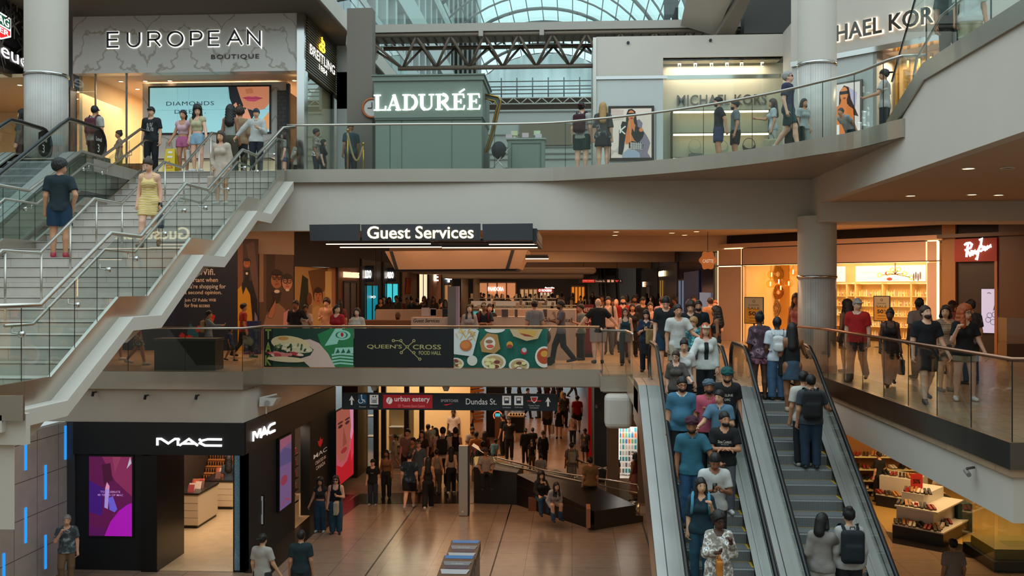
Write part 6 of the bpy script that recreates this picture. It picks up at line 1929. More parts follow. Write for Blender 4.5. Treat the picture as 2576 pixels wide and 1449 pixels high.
def wedge(nm,p,q,hp,hq,dep,m):
 n_=Vector((-(q.y-p.y),q.x-p.x,0)).normalized()*dep
 vs_=[]
 for o_ in(Vector((0,0,0)),n_):
  vs_+=[p+o_,q+o_,q+o_+Vector((0,0,hq)),p+o_+Vector((0,0,hp))]
 return MB().add(vs_,[(0,1,2,3),(7,6,5,4),(0,4,5,1),(1,5,6,2),(2,6,7,3),(3,7,4,0)]).build(nm,m,ben)
wedge('bench_body',A0,B0,1.2,1.05,1.4,BST)
wedge('bench_body',B0,C0,1.0,.55,1.6,BST)
wedge('bench_lip',B0+Vector((0,0,.62)),C0+Vector((0,-.02,.42)),.06,.06,.5,STONE_D)
wedge('ramp_wall',C0+Vector((0,.02,0)),D0,.5,.18,1.4,BST)
p=AD(1480,1284,C0.y-.1)
MB().box(p.x-.06,p.x+.06,C0.y-.25,C0.y+.4,L1+.12,L1+.68).build('timber_end',mat('copper_timber',(176,110,70),.5),ben)
rl=thing('ramp_railing','glazed ramp railing with double steel rails descending past the bench','railing',(0,32,L1))
def rail3(pts,r=.03):
 return[AD(px,py,d_)for px,py,d_ in pts]
R1=rail3([(1245,1150,33.5),(1370,1183,32.5),(1603,1219,31.2),(1606,1232,31.1)])
R2=rail3([(1250,1165,33.4),(1400,1198,32.2),(1603,1240,31.0)])
R3=rail3([(1428,1151,35),(1500,1172,34),(1600,1205,33)])
R4=rail3([(1440,1205,33.6),(1500,1180,34),(1575,1166,34.5),(1590,1168,34.4),(1600,1180,34.4)])
for R in(R1,R2,R3,R4):
 MB().path(R,.028,8).build('handrail',STEEL,rl,True)
for a,b,dz in((R1[0],R1[1],1.0),(R1[1],R1[2],.95),(R3[0],R3[2],.9)):
 for k in range(3):
  p,q=a.lerp(b,k/3),a.lerp(b,(k+1)/3)
  MB().prism([p-Vector((0,0,.04)),q-Vector((.03,0,.04)),Vector((q.x-.03,q.y,max(L1+.15,q.z-dz))),Vector((p.x,p.y,max(L1+.15,p.z-dz)))],(0,.012,0)).build('glass_panel',GLASS,rl)
  MB().path([p,Vector((p.x,p.y,max(L1+.1,p.z-dz)))],.014,6).build('post',STEEL,rl,True)
p=AZ(1597,1296,L1)
MB().cyl((p.x,p.y,L1),.16,.42,20).build('end_drum',STEEL,rl,True)
a,b=AD(1184,1190,32.8),AD(1250,1180,33.6)
gc=thing('display_case','yellow lit glass display case behind the grey totem in the lower hall','display case',((a.x+b.x)/2,33.2,L1))  # reflecting balcony glass built as a case; its glow and contents are added
MB().box(a.x,b.x,33.0,33.6,a.z-.35,a.z).build('base',mat('glass_base',(120,96,60),.5),gc)
MB().prism([(a.x,33,a.z),(b.x,33,a.z),(b.x,33,a.z+.35),(a.x,33,a.z+.85)],(0,.6,0)).build('glass_box',GLASS,gc)
MB().box(a.x+.05,b.x-.05,33.5,33.55,a.z,a.z+.4).build('reflection_panel',mat('glass_reflection_glow',(206,170,100),.5,emis=.5),gc)
mb=MB()
for k in range(5):
 MB().box(a.x+.1+.15*k,a.x+.2+.15*k,33.2,33.3,a.z+.01,a.z+.1+.04*(k%3)).build('added_item',WHITE,gc)
MB().path([(a.x,33,a.z+.86),(b.x,33,a.z+.36)],.02,6).build('rim',STEEL,gc)
p=AZ(1166,1299,L1)
tt=thing('totem','slim steel totem standing on the lower floor behind the recycling bins','totem',(p.x,p.y,L1))
zt_t=AY(1166,1122,p.y).z
MB().box(p.x-.15,p.x+.13,p.y,p.y+.22,L1+.02,zt_t).build('body',STEEL,tt)
MB().box(p.x+.13,p.x+.17,p.y+.02,p.y+.24,L1+.02,zt_t).build('dark_edge',CHAR,tt)
MB().box(p.x-.06,p.x+.0,p.y-.003,p.y,L1+.12,L1+.17).build('plate',WHITE,tt)
p=AZ(1252,1100,L1)
kb=thing('kiosk','black kiosk with orange ring emblem among the lower crowd','kiosk',(p.x,p.y,L1))
MB().box(p.x-.55,p.x+.3,p.y,p.y+.6,L1,-1.4).build('pillar',BLACK,kb)
q=AY(1252,1045,p.y)
MB().path([(q.x+.2*math.cos(2*math.pi*k/20),p.y-.02,q.z+.2*math.sin(2*math.pi*k/20))for k in range(20)],.025,6,closed=True).build('ring_emblem',lampmat((226,120,80),1.2),kb,True)
MB().box(q.x-.12,q.x+.12,p.y-.02,p.y,q.z-.12,q.z+.1).build('ring_screen',mat('ring_screen',(80,190,200),.5,emis=.8),kb)
MB().box(p.x-.1,p.x+.35,p.y-.5,p.y,L1,L1+1.0).build('counter',mat('kiosk_counter',(150,100,70),.5),kb)
p,q=AZ(1276,1088,L1),AZ(1318,1088,L1)
tb=thing('display_table','pale sunglasses table beside the black ring emblem kiosk','table',(p.x,p.y,L1))
MB().box(p.x,q.x,p.y,p.y+1.2,L1,L1+.75).build('base',BLACK,tb)
MB().box(p.x,q.x,p.y,p.y+1.2,L1+.75,L1+.82).build('top',CREAM,tb)
for k in range(5):
 MB().box(p.x+.12+.14*k,p.x+.2+.14*k,p.y+.2,p.y+.4,L1+.82,L1+.9).build('item',BLACK,tb)
def bin_(lb,y0,y1):
 xa,xb,zt=-2.82,-2.17,-3.86
 t=thing('recycling_bin',lb,'bin',((xa+xb)/2,(y0+y1)/2,L1),'recycling bins')
 MB().box(xa,xb,y0+.03,y1,L1,zt-.22).build('body',mat('bin_steel',(120,112,106),.35,.7),t)
 MB().prism([(xa-.02,y0,zt-.24),(xa-.02,y1,zt-.24),(xa-.02,y1,zt),(xa-.02,y0,zt-.1)],(xb-xa+.04,0,0)).build('lid_frame',BLACK,t)
 L_=y1-y0
 zz=lambda v:zt-.1+.1*v+.003
 for nm,v0,v1,c_,ins in(('white_flap',.12,.3,(176,180,184),.1),('paper_flap',.52,.68,(120,124,128),.1),('blue_flap',.84,.97,(40,120,176),.04)):
  MB().add([(xa+ins*.6,y0+L_*v0,zz(v0)),(xb-ins*.6,y0+L_*v0,zz(v0)),(xb-ins*.1,y0+L_*v1,zz(v1)+.015),(xa+ins*.1,y0+L_*v1,zz(v1)+.015)],[(0,1,2,3)]).build(nm,mat('bin_flap',c_,.4),t)
 MB().add([(xa+.1,y0+L_*.36,zz(.36)),(xb-.1,y0+L_*.36,zz(.36)),(xb-.06,y0+L_*.5,zz(.5)),(xa+.06,y0+L_*.5,zz(.5))],[(0,1,2,3)]).build('slot',mat('bin_slot',(12,34,70),.4),t)
 mb=MB()
 f_=Fr((xa,y0-.001,zt-.2))
 put_text(mb,f_,'Paper Recycling',.17,.02,.3,.05,.002)
 f2=Fr((xa,y0+L_*.55,zz(.55)+.006),(1,0,0),(0,1,.08))
 put_text(mb,f2,'6 5 Garbage',.2,0,.26,.07,.002)
 mb.build('lettering',mat('badge_white',(225,225,220),.5),t)
bin_('nearer recycling bin with blue and white flaps on the lower floor',20.5,21.76)
bin_('farther recycling bin with blue and white flaps, behind its twin',21.82,23.08)
HY=25.6
a,b=AY(862,1030,HY),AY(1402,992,HY)
ds=thing('hanging_sign','long dark hanging direction sign with red panel over the lower hall','sign',(a.x,HY,a.z))
MB().box(a.x,b.x,HY,HY+.14,a.z,b.z).build('board',mat('sign_slate',(22,30,38),.5),ds)
w,h=b.x-a.x,b.z-a.z
u=lambda px:(px-862)/540.0
A_=Art(Fr((a.x,HY-.001,a.z)),w,h,.32)
PALE_=(196,190,184)
def arrow(px):
 A_.poly(PALE_,[(u(px-7),.52),(u(px),.84),(u(px+7),.52),(u(px+2.2),.6),(u(px+2.2),.28),(u(px-2.2),.28),(u(px-2.2),.6)])
arrow(885)
A_.rect((12,60,88),u(902),.32,u(923),.92)
A_.line(PALE_,[(u(910),.84),(u(911),.6),(u(917),.58),(u(919),.44)],.02).line(PALE_,[(u(908+6*math.cos(t)),.52+.13*math.sin(t))for t in[2.2+k*.5 for k in range(10)]],.015).ell(PALE_,u(910),.87,.003,.04)
A_.rect(PALE_,u(931),.32,u(953),.9).rect((22,30,38),u(935),.4,u(949),.7).rect(PALE_,u(936),.42,u(948),.68)
for k in range(3):A_.rect((22,30,38),u(938+3.4*k),.42,u(940+3.4*k),.62)
A_.poly((22,30,38),[(u(937),.76),(u(940),.86),(u(943),.76)]).poly((22,30,38),[(u(943),.84),(u(946),.74),(u(949),.84)])
A_.rect((150,22,32),u(965),.1,u(1090),.92).text((214,200,196),'urban eatery',u(994),.42,u(1083)-u(994),.4,bold=.012).ell((214,200,196),u(981),.56,.0145,.21).line((150,22,32),[(u(977),.4),(u(984),.76)],.015).text((206,120,120),'CF  Toronto Eaton Centre',u(1003),.17,u(1070)-u(1003),.15)
A_.text((176,170,168),'SPORTCHEK',u(1111),.5,u(1155)-u(1111),.16,spacing=1.2).poly((190,40,50),[(u(1117),.34),(u(1142),.42),(u(1124),.28)])
A_.text(PALE_,'Dundas St.',u(1174),.36,u(1251)-u(1174),.36,bold=.002)
for px,tx in((1276,'Streetcars'),(1306,'Subway')):
 A_.rect(PALE_,u(px-11),.34,u(px+11),.9).rect((30,36,46),u(px-6),.44,u(px+6),.8).rect(PALE_,u(px-4.5),.62,u(px+4.5),.76).text((150,146,144),tx,u(px-10),.16,u(px+10)-u(px-10),.1)
A_.rect((150,36,36),u(1327),.56,u(1362),.64).poly(PALE_,[(u(1335),.86),(u(1354),.86),(u(1351),.6),(u(1344.5),.46),(u(1338),.6)]).poly((150,36,36),[(u(1337),.82),(u(1352),.82),(u(1349.5),.62),(u(1344.5),.52),(u(1339.5),.62)])
A_.text((150,146,144),'Toronto Transit',u(1330),.28,u(1358)-u(1330),.1).text((150,146,144),'Commission',u(1333),.15,u(1356)-u(1333),.1)
arrow(1379)
A_.text((150,146,144),'Access',u(904),.14,u(922)-u(904),.1).text((150,146,144),'Elevator',u(932),.14,u(952)-u(932),.1).build('symbols',ds)
for px in(942,1122):
 x=AY(px,990,HY+.07).x
 MB().path([(x,HY+.07,-.45),(x,HY+.07,b.z+.06)],.12,12,0,.06).build('hanger',PLASTER,ds,True)
for px,py,lb in((238,992,'small black spotlight on the plaster beam nearest the stair'),(369,1000,'small black spotlight in the middle of the plaster beam'),(497,1000,'small black spotlight on the plaster beam nearest the projector')):
 q=AY(px,py,23.9)
 t=thing('spotlight',lb,'spotlight',(q.x,23.9,q.z),'spotlights on the plaster beam')
 MB().path([(q.x,23.98,q.z+.05),(q.x+.03,23.85,q.z+.06)],.02,6).build('arm',CHAR,t)
 MB().path([(q.x,23.84,q.z+.07),(q.x-.01,23.8,q.z-.04)],.035,10).build('head',BLACK,t)
q=AX(665,1012,-8.0)
pj=thing('projector','white bracketed projector on the beam beside the long direction sign','projector',(-8.0,q.y,q.z))
MB().prism([(-8.1,q.y-.1,q.z-.1),(-7.75,q.y-.1,q.z-.08),(-7.65,q.y-.1,q.z+.1),(-8.1,q.y-.1,q.z+.12)],(0,.5,0)).build('body',WHITE,pj)
MB().path([(-7.88,q.y-.1,q.z),(-7.88,q.y-.16,q.z)],.07,14).build('lens',mat('lens_grey',(170,168,166),.2),pj)
MB().path([(-8.15,q.y+.1,q.z+.1),(-7.7,q.y+.1,q.z+.2)],.025,6).path([(-7.95,q.y,q.z-.1),(-7.95,q.y,q.z-.3)],.02,6).build('bracket',WHITE,pj)
for X_,px,py,lb in((5.93,2452,1186,'grey security camera on the slanting balcony fascia'),(.78,1512,1020,'white security camera on the edge of the landing beam')):
 q=AX(px,py,X_)
 t=thing('security_camera',lb,'camera',tuple(q))
 MB().path([(X_,q.y,q.z+.06),(X_-.12,q.y,q.z+.04)],.02,6).build('arm',STEEL_D,t)
 MB().path([(X_-.1,q.y+.08,q.z),(X_-.13,q.y-.12,q.z-.03)],.035,10).build('body',mat('camera_grey',(130,124,120),.5),t)
pts=[AZ(px,py,L1)for px,py in((2150,1225),(2232,1338),(2590,1398),(2590,1180))]
struct(MB().slab([(p.x,p.y)for p in pts[:3]]+[(25,pts[2].y),(25,48),(pts[0].x,48)],L1,L1+.008).build('floor_shoe_shop',mat('honey_marble',(206,166,96),.25,noise=.12,scale=1.5)))
pts=[AZ(px,py,L1)for px,py in((2228,1338),(2245,1366),(2590,1432),(2590,1398))]
struct(MB().slab([(p.x,p.y)for p in pts],L1,L1+.01).build('floor_border_shoes',STONE_D))
area_light('shop_light_shoe_floor',(11,29.5,-.6),5,6,330,(1,.66,.3))
struct(MB().box(7,25,38,38.1,L1,-.45).build('wall_shoe_back',mat('amber_wall',(150,100,50),.6)))
P_FL,P_FR,P_BR=AZ(2245,1352,L1),AZ(2373,1378,L1),AZ(2415,1354,L1)
tu,tv=(P_FR-P_FL),(P_BR-P_FR)
TL,TD=tu.length,tv.length
tu.normalize();tv.normalize()
class Sk(Fr):
 def __init__(s,o,u,v):
  s.o,s.u,s.v,s.n=Vector(o),u,v,Vector((0,0,1))
ft=Sk(P_FL,tu,tv)
st_=thing('shoe_table','three tier white shoe table with black plinth in the honey floored shop','table',tuple(P_FL))
MB().fbox(ft,0,TL,0,TD*1.6,0,.36).build('plinth',BLACK,st_)
MB().fbox(ft,0,TL,0,TD*1.6,.36,.4).build('lower_top',WHITE,st_)
MB().fbox(ft,0,TL*.74,.3,TD*1.6,.4,.86).build('middle_tier',WHITE,st_)
MB().fbox(ft,0,TL*.86,.15,TD*1.7,.86,.9).build('middle_top',WHITE,st_)
MB().fbox(ft,0,TL*.45,.7,TD*1.7,.9,1.2).build('upper_tier',WHITE,st_)
P2=AZ(2203,1272,L1)
ft2=Sk(P2,tu,tv)
st2=thing('shoe_table','second white shoe table with black plinth nearer the escalator','table',tuple(P2))
MB().fbox(ft2,0,1.3,0,1.5,0,.36).build('plinth',BLACK,st2)
MB().fbox(ft2,0,1.3,0,1.5,.36,.4).build('lower_top',WHITE,st2)
MB().fbox(ft2,0,1.2,.3,1.5,.4,.95).build('upper_tier',WHITE,st2)
def shoe(m,heel=0):
 prof=[(0,0),(.27,0),(.28,.02),(.25,.045),(.16,.07),(.1,.1),(0,.1+heel*.03),(-.01,.04)]
 mb=MB()
 for s in(-1,1):
  mb.prism([(x,s*.055-.035,z)for x,z in prof],(0,.07,0),0)
 mb.box(-.01,.28,-.095,-.015,-.012,.004,1).box(-.01,.28,.015,.095,-.012,.004,1)
 return mb.build('shoes',[m,mat('shoe_sole',(90,70,50),.6)])
protos=[shoe(mat('shoe_leather',c_,.5),i%2)for i,c_ in enumerate([(60,40,28),(176,120,60),(220,206,190),(24,22,22),(150,50,40)])]
spots=[]
random.seed(9)
for k in range(6):spots.append((ft.P(.12+TL*.9*k/6,.1+.05*(k%2),.412),'pair of shoes on the lowest tier of the white shoe table','shoes on the lowest tier'))
for k in range(4):spots.append((ft.P(TL*.8,.3+.3*k,.412),'pair of shoes on the lowest tier of the white shoe table','shoes on the lowest tier'))
for k in range(5):spots.append((ft.P(.1+TL*.76*k/5,.38,.912),'pair of sandals on the middle tier of the white shoe table','shoes on the middle tier'))
for k in range(4):spots.append((ft.P(.1+.2*k,.9,1.212),'pair of shoes on the top tier of the white shoe table','shoes on the top tier'))
for k in range(4):spots.append((ft2.P(.1+.28*k,.1,.412),'pair of shoes on the low ledge of the second shoe table','shoes on the second table ledge'))
for k in range(4):spots.append((ft2.P(.1+.28*k,.6,.962),'pair of shoes on top of the second shoe table','shoes on the second table top'))
a,b=AY(2128,1240,34),AY(2203,1120,34)
sh=thing('shoe_rack','amber lit wall rack of shoes behind the ascending escalator','rack',(a.x,34,L1))
MB().box(a.x-.3,b.x+1.6,34.4,34.5,L1,-.8).build('back_panel',mat('amber_wall',(150,100,50),.6),sh)
for k,py in enumerate((1148,1180,1208,1232,1250)):
 z=AY(2160,py,34).z
 MB().box(a.x-.3,b.x+1.4,34,34.4,z-.05,z).build('shelf_board',mat('shelf_cream',(226,206,150),.5),sh)
 for i in range(9):
  spots.append((Vector((a.x-.2+.3*i,34.15,z+.012)),'pair of shoes on the amber lit wall rack','shoes on the wall rack'))
MB().box(a.x-.3,b.x+1.4,34.0,34.02,-.9,-.86).build('rack_light',lampmat((255,220,150),5),sh)
for i,(p,lb,g)in enumerate(spots):
 o=protos[i]if i<5 else protos[i%5].copy()
 if i>=5:COL.objects.link(o)
 o.location=p
 LOC[o.name]=Vector(p)
 o.rotation_euler=(0,0,random.uniform(-2.2,-1.2))
 tag(o,lb,'shoes',g)
def red_card(px0,px1,py0,py1,Y,lb,big=False):
 a,b=AY(px0,py1,Y),AY(px1,py0,Y)
 t=thing('sale_card',lb,'sign',(a.x,Y,a.z),'red sale cards in the shoe shop')
 MB().box(a.x,b.x,Y,Y+.015,a.z,b.z).build('card',mat('red_card',(206,50,36),.5,emis=.12),t)
 mb=MB()
 put_text(mb,Fr((a.x,Y,a.z)),'50%',(b.x-a.x)*.2,(b.z-a.z)*.35,(b.x-a.x)*.6,(b.z-a.z)*.3,.004,bold=.03)
 mb.build('figures',BLACK,t)
 if big:MB().path([((a.x+b.x)/2,Y+.02,L1+1.2),((a.x+b.x)/2,Y+.02,a.z)],.012,6).build('stem',BLACK,t)
q=ft.P(.25,1.0,1.2)
red_card(2291,2321,1192,1230,q.y,'large red half price card rising from the top of the shoe table',True)
for u_,v_,z_,lb in((.06,.72,1.2,'small red card at the edge of the top tier'),(.5,.25,.9,'small red card among the sandals of the middle tier'),(.4,.12,.4,'small red card on the lowest tier of the shoe table')):
 q=ft.P(u_+.05,v_,z_)
 t=thing('sale_card',lb,'sign',tuple(q),'red sale cards in the shoe shop')
 MB().box(q.x,q.x+.11,q.y,q.y+.01,q.z,q.z+.14).build('card',mat('red_card',(206,50,36),.5,emis=.12),t)
p=AZ(2362,1285,L1)
sb_=thing('stool','dark upholstered stool behind the three tier shoe table','stool',(p.x,p.y,L1))
o=MB().box(p.x-.35,p.x+.4,p.y,p.y+.6,L1+.03,L1+.45).build('cushion',mat('charcoal_fabric',(34,34,36),.8),sb_)
m_=o.modifiers.new('round','BEVEL');m_.width=.05;m_.segments=2
p=AZ(2415,1350,L1)
o=MB().box(p.x+.1,p.x+.5,p.y+.4,p.y+.9,L1,L1+.85).build('teal_cube',mat('teal_cube',(30,60,66),.6))
tag(o,'dark teal display cube beyond the end of the shoe table','cube')
p=AZ(2500,1440,L1)
wc_=thing('window_case','glass cornered window case with stepped yellow plinths at the shoe shop edge','display case',(p.x,p.y,L1))
MB().box(p.x,p.x+3,p.y,p.y+.02,L1,-1.2).build('glass_panel',GLASS,wc_)
MB().box(p.x,p.x+.02,p.y,p.y+2,L1,-1.2).build('glass_panel',GLASS,wc_)
MB().box(p.x+.02,p.x+3,p.y+.05,p.y+2,L1,L1+.25).build('base',BLACK,wc_)
MB().box(p.x+.15,p.x+3,p.y+.3,p.y+1.8,L1+.25,L1+.5).build('plinth',mat('plinth_yellow_light',(170,140,60),.5),wc_)  # yellow light on the steps is put into the plinth colour
MB().box(p.x+.6,p.x+1.2,p.y+.6,p.y+1.2,L1+.5,L1+1.5).build('inner_glass',GLASS,wc_)
# people
f32=np.float32
V3=lambda*a:np.array(a,dtype=f32)
def s_cone(P,a,b,r1,r2,ky=1.0):
 a,b=np.asarray(a,f32),np.asarray(b,f32)
 if ky!=1.0:
  k=V3(1,1/ky,1)
  P,a,b=P*k,a*k,b*k
 ba=b-a
 pa=P-a
 t=np.clip((pa@ba)/max(1e-9,float(ba@ba)),0,1)
 d=np.sqrt(((pa-t[:,None]*ba)**2).sum(1))-(r1+(r2-r1)*t)
 return d*(ky if ky<1 else 1)
def s_ell(P,c,r):
 p=P-np.asarray(c,f32)
 r=np.asarray(r,f32)
 k0=np.sqrt(((p/r)**2).sum(1))
 k1=np.sqrt(((p/(r*r))**2).sum(1))
 return k0*(k0-1)/np.maximum(k1,1e-6)
def s_min(a,b,k):
 h=np.clip(.5+.5*(b-a)/k,0,1)
 return b+(a-b)*h-k*h*(1-h)
def s_box(P,c,h,r):
 q=np.abs(P-np.asarray(c,f32))-(np.asarray(h,f32)-r)
 return np.sqrt((np.maximum(q,0)**2).sum(1))+np.minimum(q.max(1),0)-r
_ED=[(a,b)for a in range(8)for b in range(8)if a<b and bin(a^b).count('1')==1]
def surf(fn,lo,hi,h):
 """surface nets over a signed distance function"""
 lo,hi=np.array(lo)-2*h,np.array(hi)+2*h
 n=np.maximum(4,np.ceil((hi-lo)/h).astype(int)+1)
 ax=[(lo[i]+h*np.arange(n[i])).astype(f32)for i in range(3)]
 G=np.stack(np.meshgrid(*ax,indexing='ij'),-1).reshape(-1,3)
 D=fn(G).reshape(n).astype(f32)
 cs={}
 C=[D[(k&1):n[0]-1+(k&1),(k>>1&1):n[1]-1+(k>>1&1),(k>>2):n[2]-1+(k>>2)]for k in range(8)]
 neg=sum((c<0).astype(np.int8)for c in C)
 act=(neg>0)&(neg<8)
 I=np.argwhere(act)
 if len(I)==0:return[],[]
 vals=np.stack([c[act]for c in C],1)
 acc=np.zeros((len(I),3));cnt=np.zeros(len(I))
 off=np.array([[k&1,k>>1&1,k>>2]for k in range(8)],float)
 for a,b in _ED:
  va,vb=vals[:,a],vals[:,b]
  m=(va<0)!=(vb<0)
  t=np.where(m,va/np.where(m,va-vb,1),0)
  p=off[a]+t[:,None]*(off[b]-off[a])
  acc+=np.where(m[:,None],p,0);cnt+=m
 V=lo+h*(I+acc/cnt[:,None])
 ix=-np.ones(act.shape,int)
 ix[act]=np.arange(len(I))
 Q=[]
 for d in range(3):
  e,f=(d+1)%3,(d+2)%3
  s0=[slice(None)]*3;s1=[slice(None)]*3
  s0[d]=slice(0,n[d]-1);s1[d]=slice(1,n[d])
  for q in(e,f):
   s0[q]=slice(1,n[q]-1);s1[q]=slice(1,n[q]-1)
  A,B=D[tuple(s0)]<0,D[tuple(s1)]<0
  E_=np.argwhere(A!=B)
  if len(E_)==0:continue
  sg=A[A!=B]
  b0=E_.copy()
  b0[:,e]+=1;b0[:,f]+=1
  def cell(de,df):
   c=b0.copy();c[:,e]-=de;c[:,f]-=df
   return ix[c[:,0],c[:,1],c[:,2]]
  q=np.stack([cell(1,1),cell(0,1),cell(0,0),cell(1,0)],1)
  q[~sg]=q[~sg][:,::-1]
  Q.append(q)
 Q=np.concatenate(Q)
 return V,Q[(Q>=0).all(1)]
SKIN={'f':(226,174,146),'m':(196,140,106),'b':(150,98,68),'d':(88,56,42),'a':(214,164,130)}
HAIRC={'k':(20,17,17),'n':(58,38,28),'l':(176,134,82),'g':(150,146,142),'r':(176,84,36)}
ARM={'dn':((.03,-.012,-.17),(.01,.04,-.14)),'ph':((.035,.03,-.165),(-.07,.105,.035)),'rl':((.07,.06,-.14),(.05,.12,-.04)),'pk':((.06,-.045,-.155),(-.035,.07,-.12)),'cr':((.035,.05,-.16),(-.135,.06,.012)),'fc':((.04,.075,-.14),(-.075,.04,.13)),'bk':((.05,-.06,-.15),(-.07,-.03,-.05)),'bg':((.045,.03,-.165),(-.03,.075,.11)),'ot':((.11,0,-.12),(.09,.01,-.11)),'sf':((.025,.06,-.16),(0,.1,-.1)),'sb':((.035,-.075,-.15),(.005,-.02,-.145)),'lp':((.04,.05,-.16),(-.03,.12,-.05)),'pt':((.05,.12,-.1),(.02,.14,.02)),'ho':((.05,.02,-.165),(.05,.06,-.13))}
def nrm(v,l):
 v=np.array(v,float)
 return v/np.linalg.norm(v)*l
def skeleton(p):
 """joints in units of body height, facing +y"""
 fem=p.get('fem',0)
 sw=.086 if fem else .1
 J={}
 dz=-.235 if p['leg']=='sit' else 0
 lean=math.radians(p.get('lean',0))
 def tr(v):
  y,z=v[1],v[2]-.52
  return np.array((v[0],y*math.cos(lean)+z*math.sin(lean),.52+dz+z*math.cos(lean)-y*math.sin(lean)))
 J['tr']=tr
 arms=p['arm'].split(',')
 for s,nm,am in((1,'R',arms[0]),(-1,'L',arms[-1])):
  e,w=ARM[am]
  S=np.array((s*sw,-.005,.8))
  e=nrm((s*e[0],e[1],e[2]),.172)
  w=nrm((s*w[0],w[1],w[2]),.148)
  J['s'+nm],J['e'+nm],J['w'+nm]=tr(S),tr(S+e),tr(S+e+w)
  J['h'+nm]=tr(S+e+w+nrm(w,.05))
 LG={'st':(((.006,.012),(.004,-.008),0),((.006,.012),(.004,-.008),0)),'wk':(((0,.10),(0,.14),0),((0,-.03),(0,-.19),.045)),'w2':(((0,-.03),(0,-.15),.035),((0,.09),(0,.1),0)),'sh':(((.02,.05),(.012,.01),0),((0,.005),(-.01,-.01),0)),'sit':(((.03,.23),(.02,.24),0),((.03,.23),(.03,.2),0)),'wd':(((.02,.012),(.03,0),0),((.02,.012),(.03,0),0))}
 for s,nm,L in((1,'R',LG[p['leg']][0]),(-1,'L',LG[p['leg']][1])):
  H=np.array((s*.052,0,.515+dz))
  kz=.285 if p['leg']!='sit' else .29
  J['p'+nm]=H
  J['k'+nm]=np.array((s*(.054+L[0][0]),L[0][1],kz))
  J['a'+nm]=np.array((s*(.054+L[1][0]),L[1][1],.042+L[2]))
  J['t'+nm]=J['a'+nm]+np.array((s*.018,.095,-.024-L[2]*.5))
 return J
def torso(P,p,J,o=0.0):
 fem,bw=p.get('fem',0),p.get('bw',1.0)
 tr=J['tr']
 ky=.66
 hp=tr((0,0,.515));wa=tr((0,0,.625));ch=tr((0,0,.745));sL,sR=tr((-.07 if fem else-.08,0,.786)),tr((.07 if fem else .08,0,.786))
 rw=(.066 if fem else .076)*bw;rh=(.09 if fem else .083)*bw;rc=(.078 if fem else .09)*(1+(bw-1)*.7)
 d=s_cone(P,hp,wa,rh+o,rw+o,ky+.04*fem)
 d=s_min(d,s_cone(P,wa,ch,rw+o,rc+o,ky),.03)
 d=s_min(d,s_cone(P,sL,sR,.043+o,.043+o),.035)
 for s in(-1,1):d=s_min(d,s_cone(P,tr((s*.018,-.012,.835)),tr((s*.085,-.006,.803)),.02+o*.6,.03+o*.6),.02)
 if fem:
  for s in(-1,1):d=s_min(d,s_ell(P,tr((s*.036,.05,.715)),(.036+o,.034+o,.036+o)),.025)
 if bw>1.12:d=s_min(d,s_ell(P,tr((0,.045,.61)),(.07*bw+o,.06*bw+o,.08+o)),.04)
 return d
def limbs(P,p,J,o,arm=True,leg=True,loose=1.0):
 bw=1+(p.get('bw',1)-1)*.6
 d=np.full(len(P),9,f32)
 for s in 'RL':
  if arm:
   d=s_min(d,s_cone(P,J['s'+s],J['e'+s],(.034 if not p.get('fem')else .028)*bw+o,.025*bw+o),.012)
   d=s_min(d,s_cone(P,J['e'+s],J['w'+s],.026*bw+o,.0165+o),.008)
   d=s_min(d,s_cone(P,J['w'+s],J['h'+s],.017+o,.021+o),.01)
  if leg:
   d=s_min(d,s_cone(P,J['p'+s],J['k'+s],.06*bw*loose+o,.037*bw*loose+o),.02)
   d=s_min(d,s_cone(P,J['k'+s],J['k'+s]*.62+J['a'+s]*.38+np.array((0,-.008,0)),.036*bw+o,.034*bw+o),.012)
   d=s_min(d,s_cone(P,J['k'+s]*.62+J['a'+s]*.38+np.array((0,-.008,0)),J['a'+s],.034*bw+o,.021+o),.012)
 return d
def head_frame(P,p,J):
 yaw,pit=math.radians(p.get('hy',0)),math.radians(p.get('hp',0))
 c=J['tr']((0,.005,.875)).astype(f32)
 q=P-c
 x=q[:,0]*math.cos(yaw)-q[:,1]*math.sin(yaw)if False else q[:,0]*math.cos(yaw)+q[:,1]*math.sin(yaw)
 y=-q[:,0]*math.sin(yaw)+q[:,1]*math.cos(yaw)
 z=q[:,2]
 y2=y*math.cos(pit)-z*math.sin(pit)
 z2=y*math.sin(pit)+z*math.cos(pit)
 return np.stack([x,y2,z2],1).astype(f32)+V3(0,.005,.875)
def head_point(v,p,J):
 yaw,pit=math.radians(p.get('hy',0)),math.radians(p.get('hp',0))
 v=np.array(v,float)-np.array((0,.005,.875))
 y=v[1]*math.cos(pit)+v[2]*math.sin(pit)
 z=-v[1]*math.sin(pit)+v[2]*math.cos(pit)
 x,y=v[0]*math.cos(yaw)-y*math.sin(yaw),v[0]*math.sin(yaw)+y*math.cos(yaw)
 return np.array((x,y,z))+J['tr']((0,.005,.875))
def head(P,o=0.0):
 d=s_ell(P,(0,.012,.938),(.044+o,.056+o,.06+o))
 d=s_min(d,s_ell(P,(0,.028,.9),(.035+o,.04+o,.036+o)),.02)
 d=s_min(d,s_cone(P,(0,.064,.925),(0,.074,.909),.005+o,.009+o),.008)
 for s in(-1,1):d=np.minimum(d,s_ell(P,(s*.0445,.006,.922),(.007,.012,.018)))
 return d
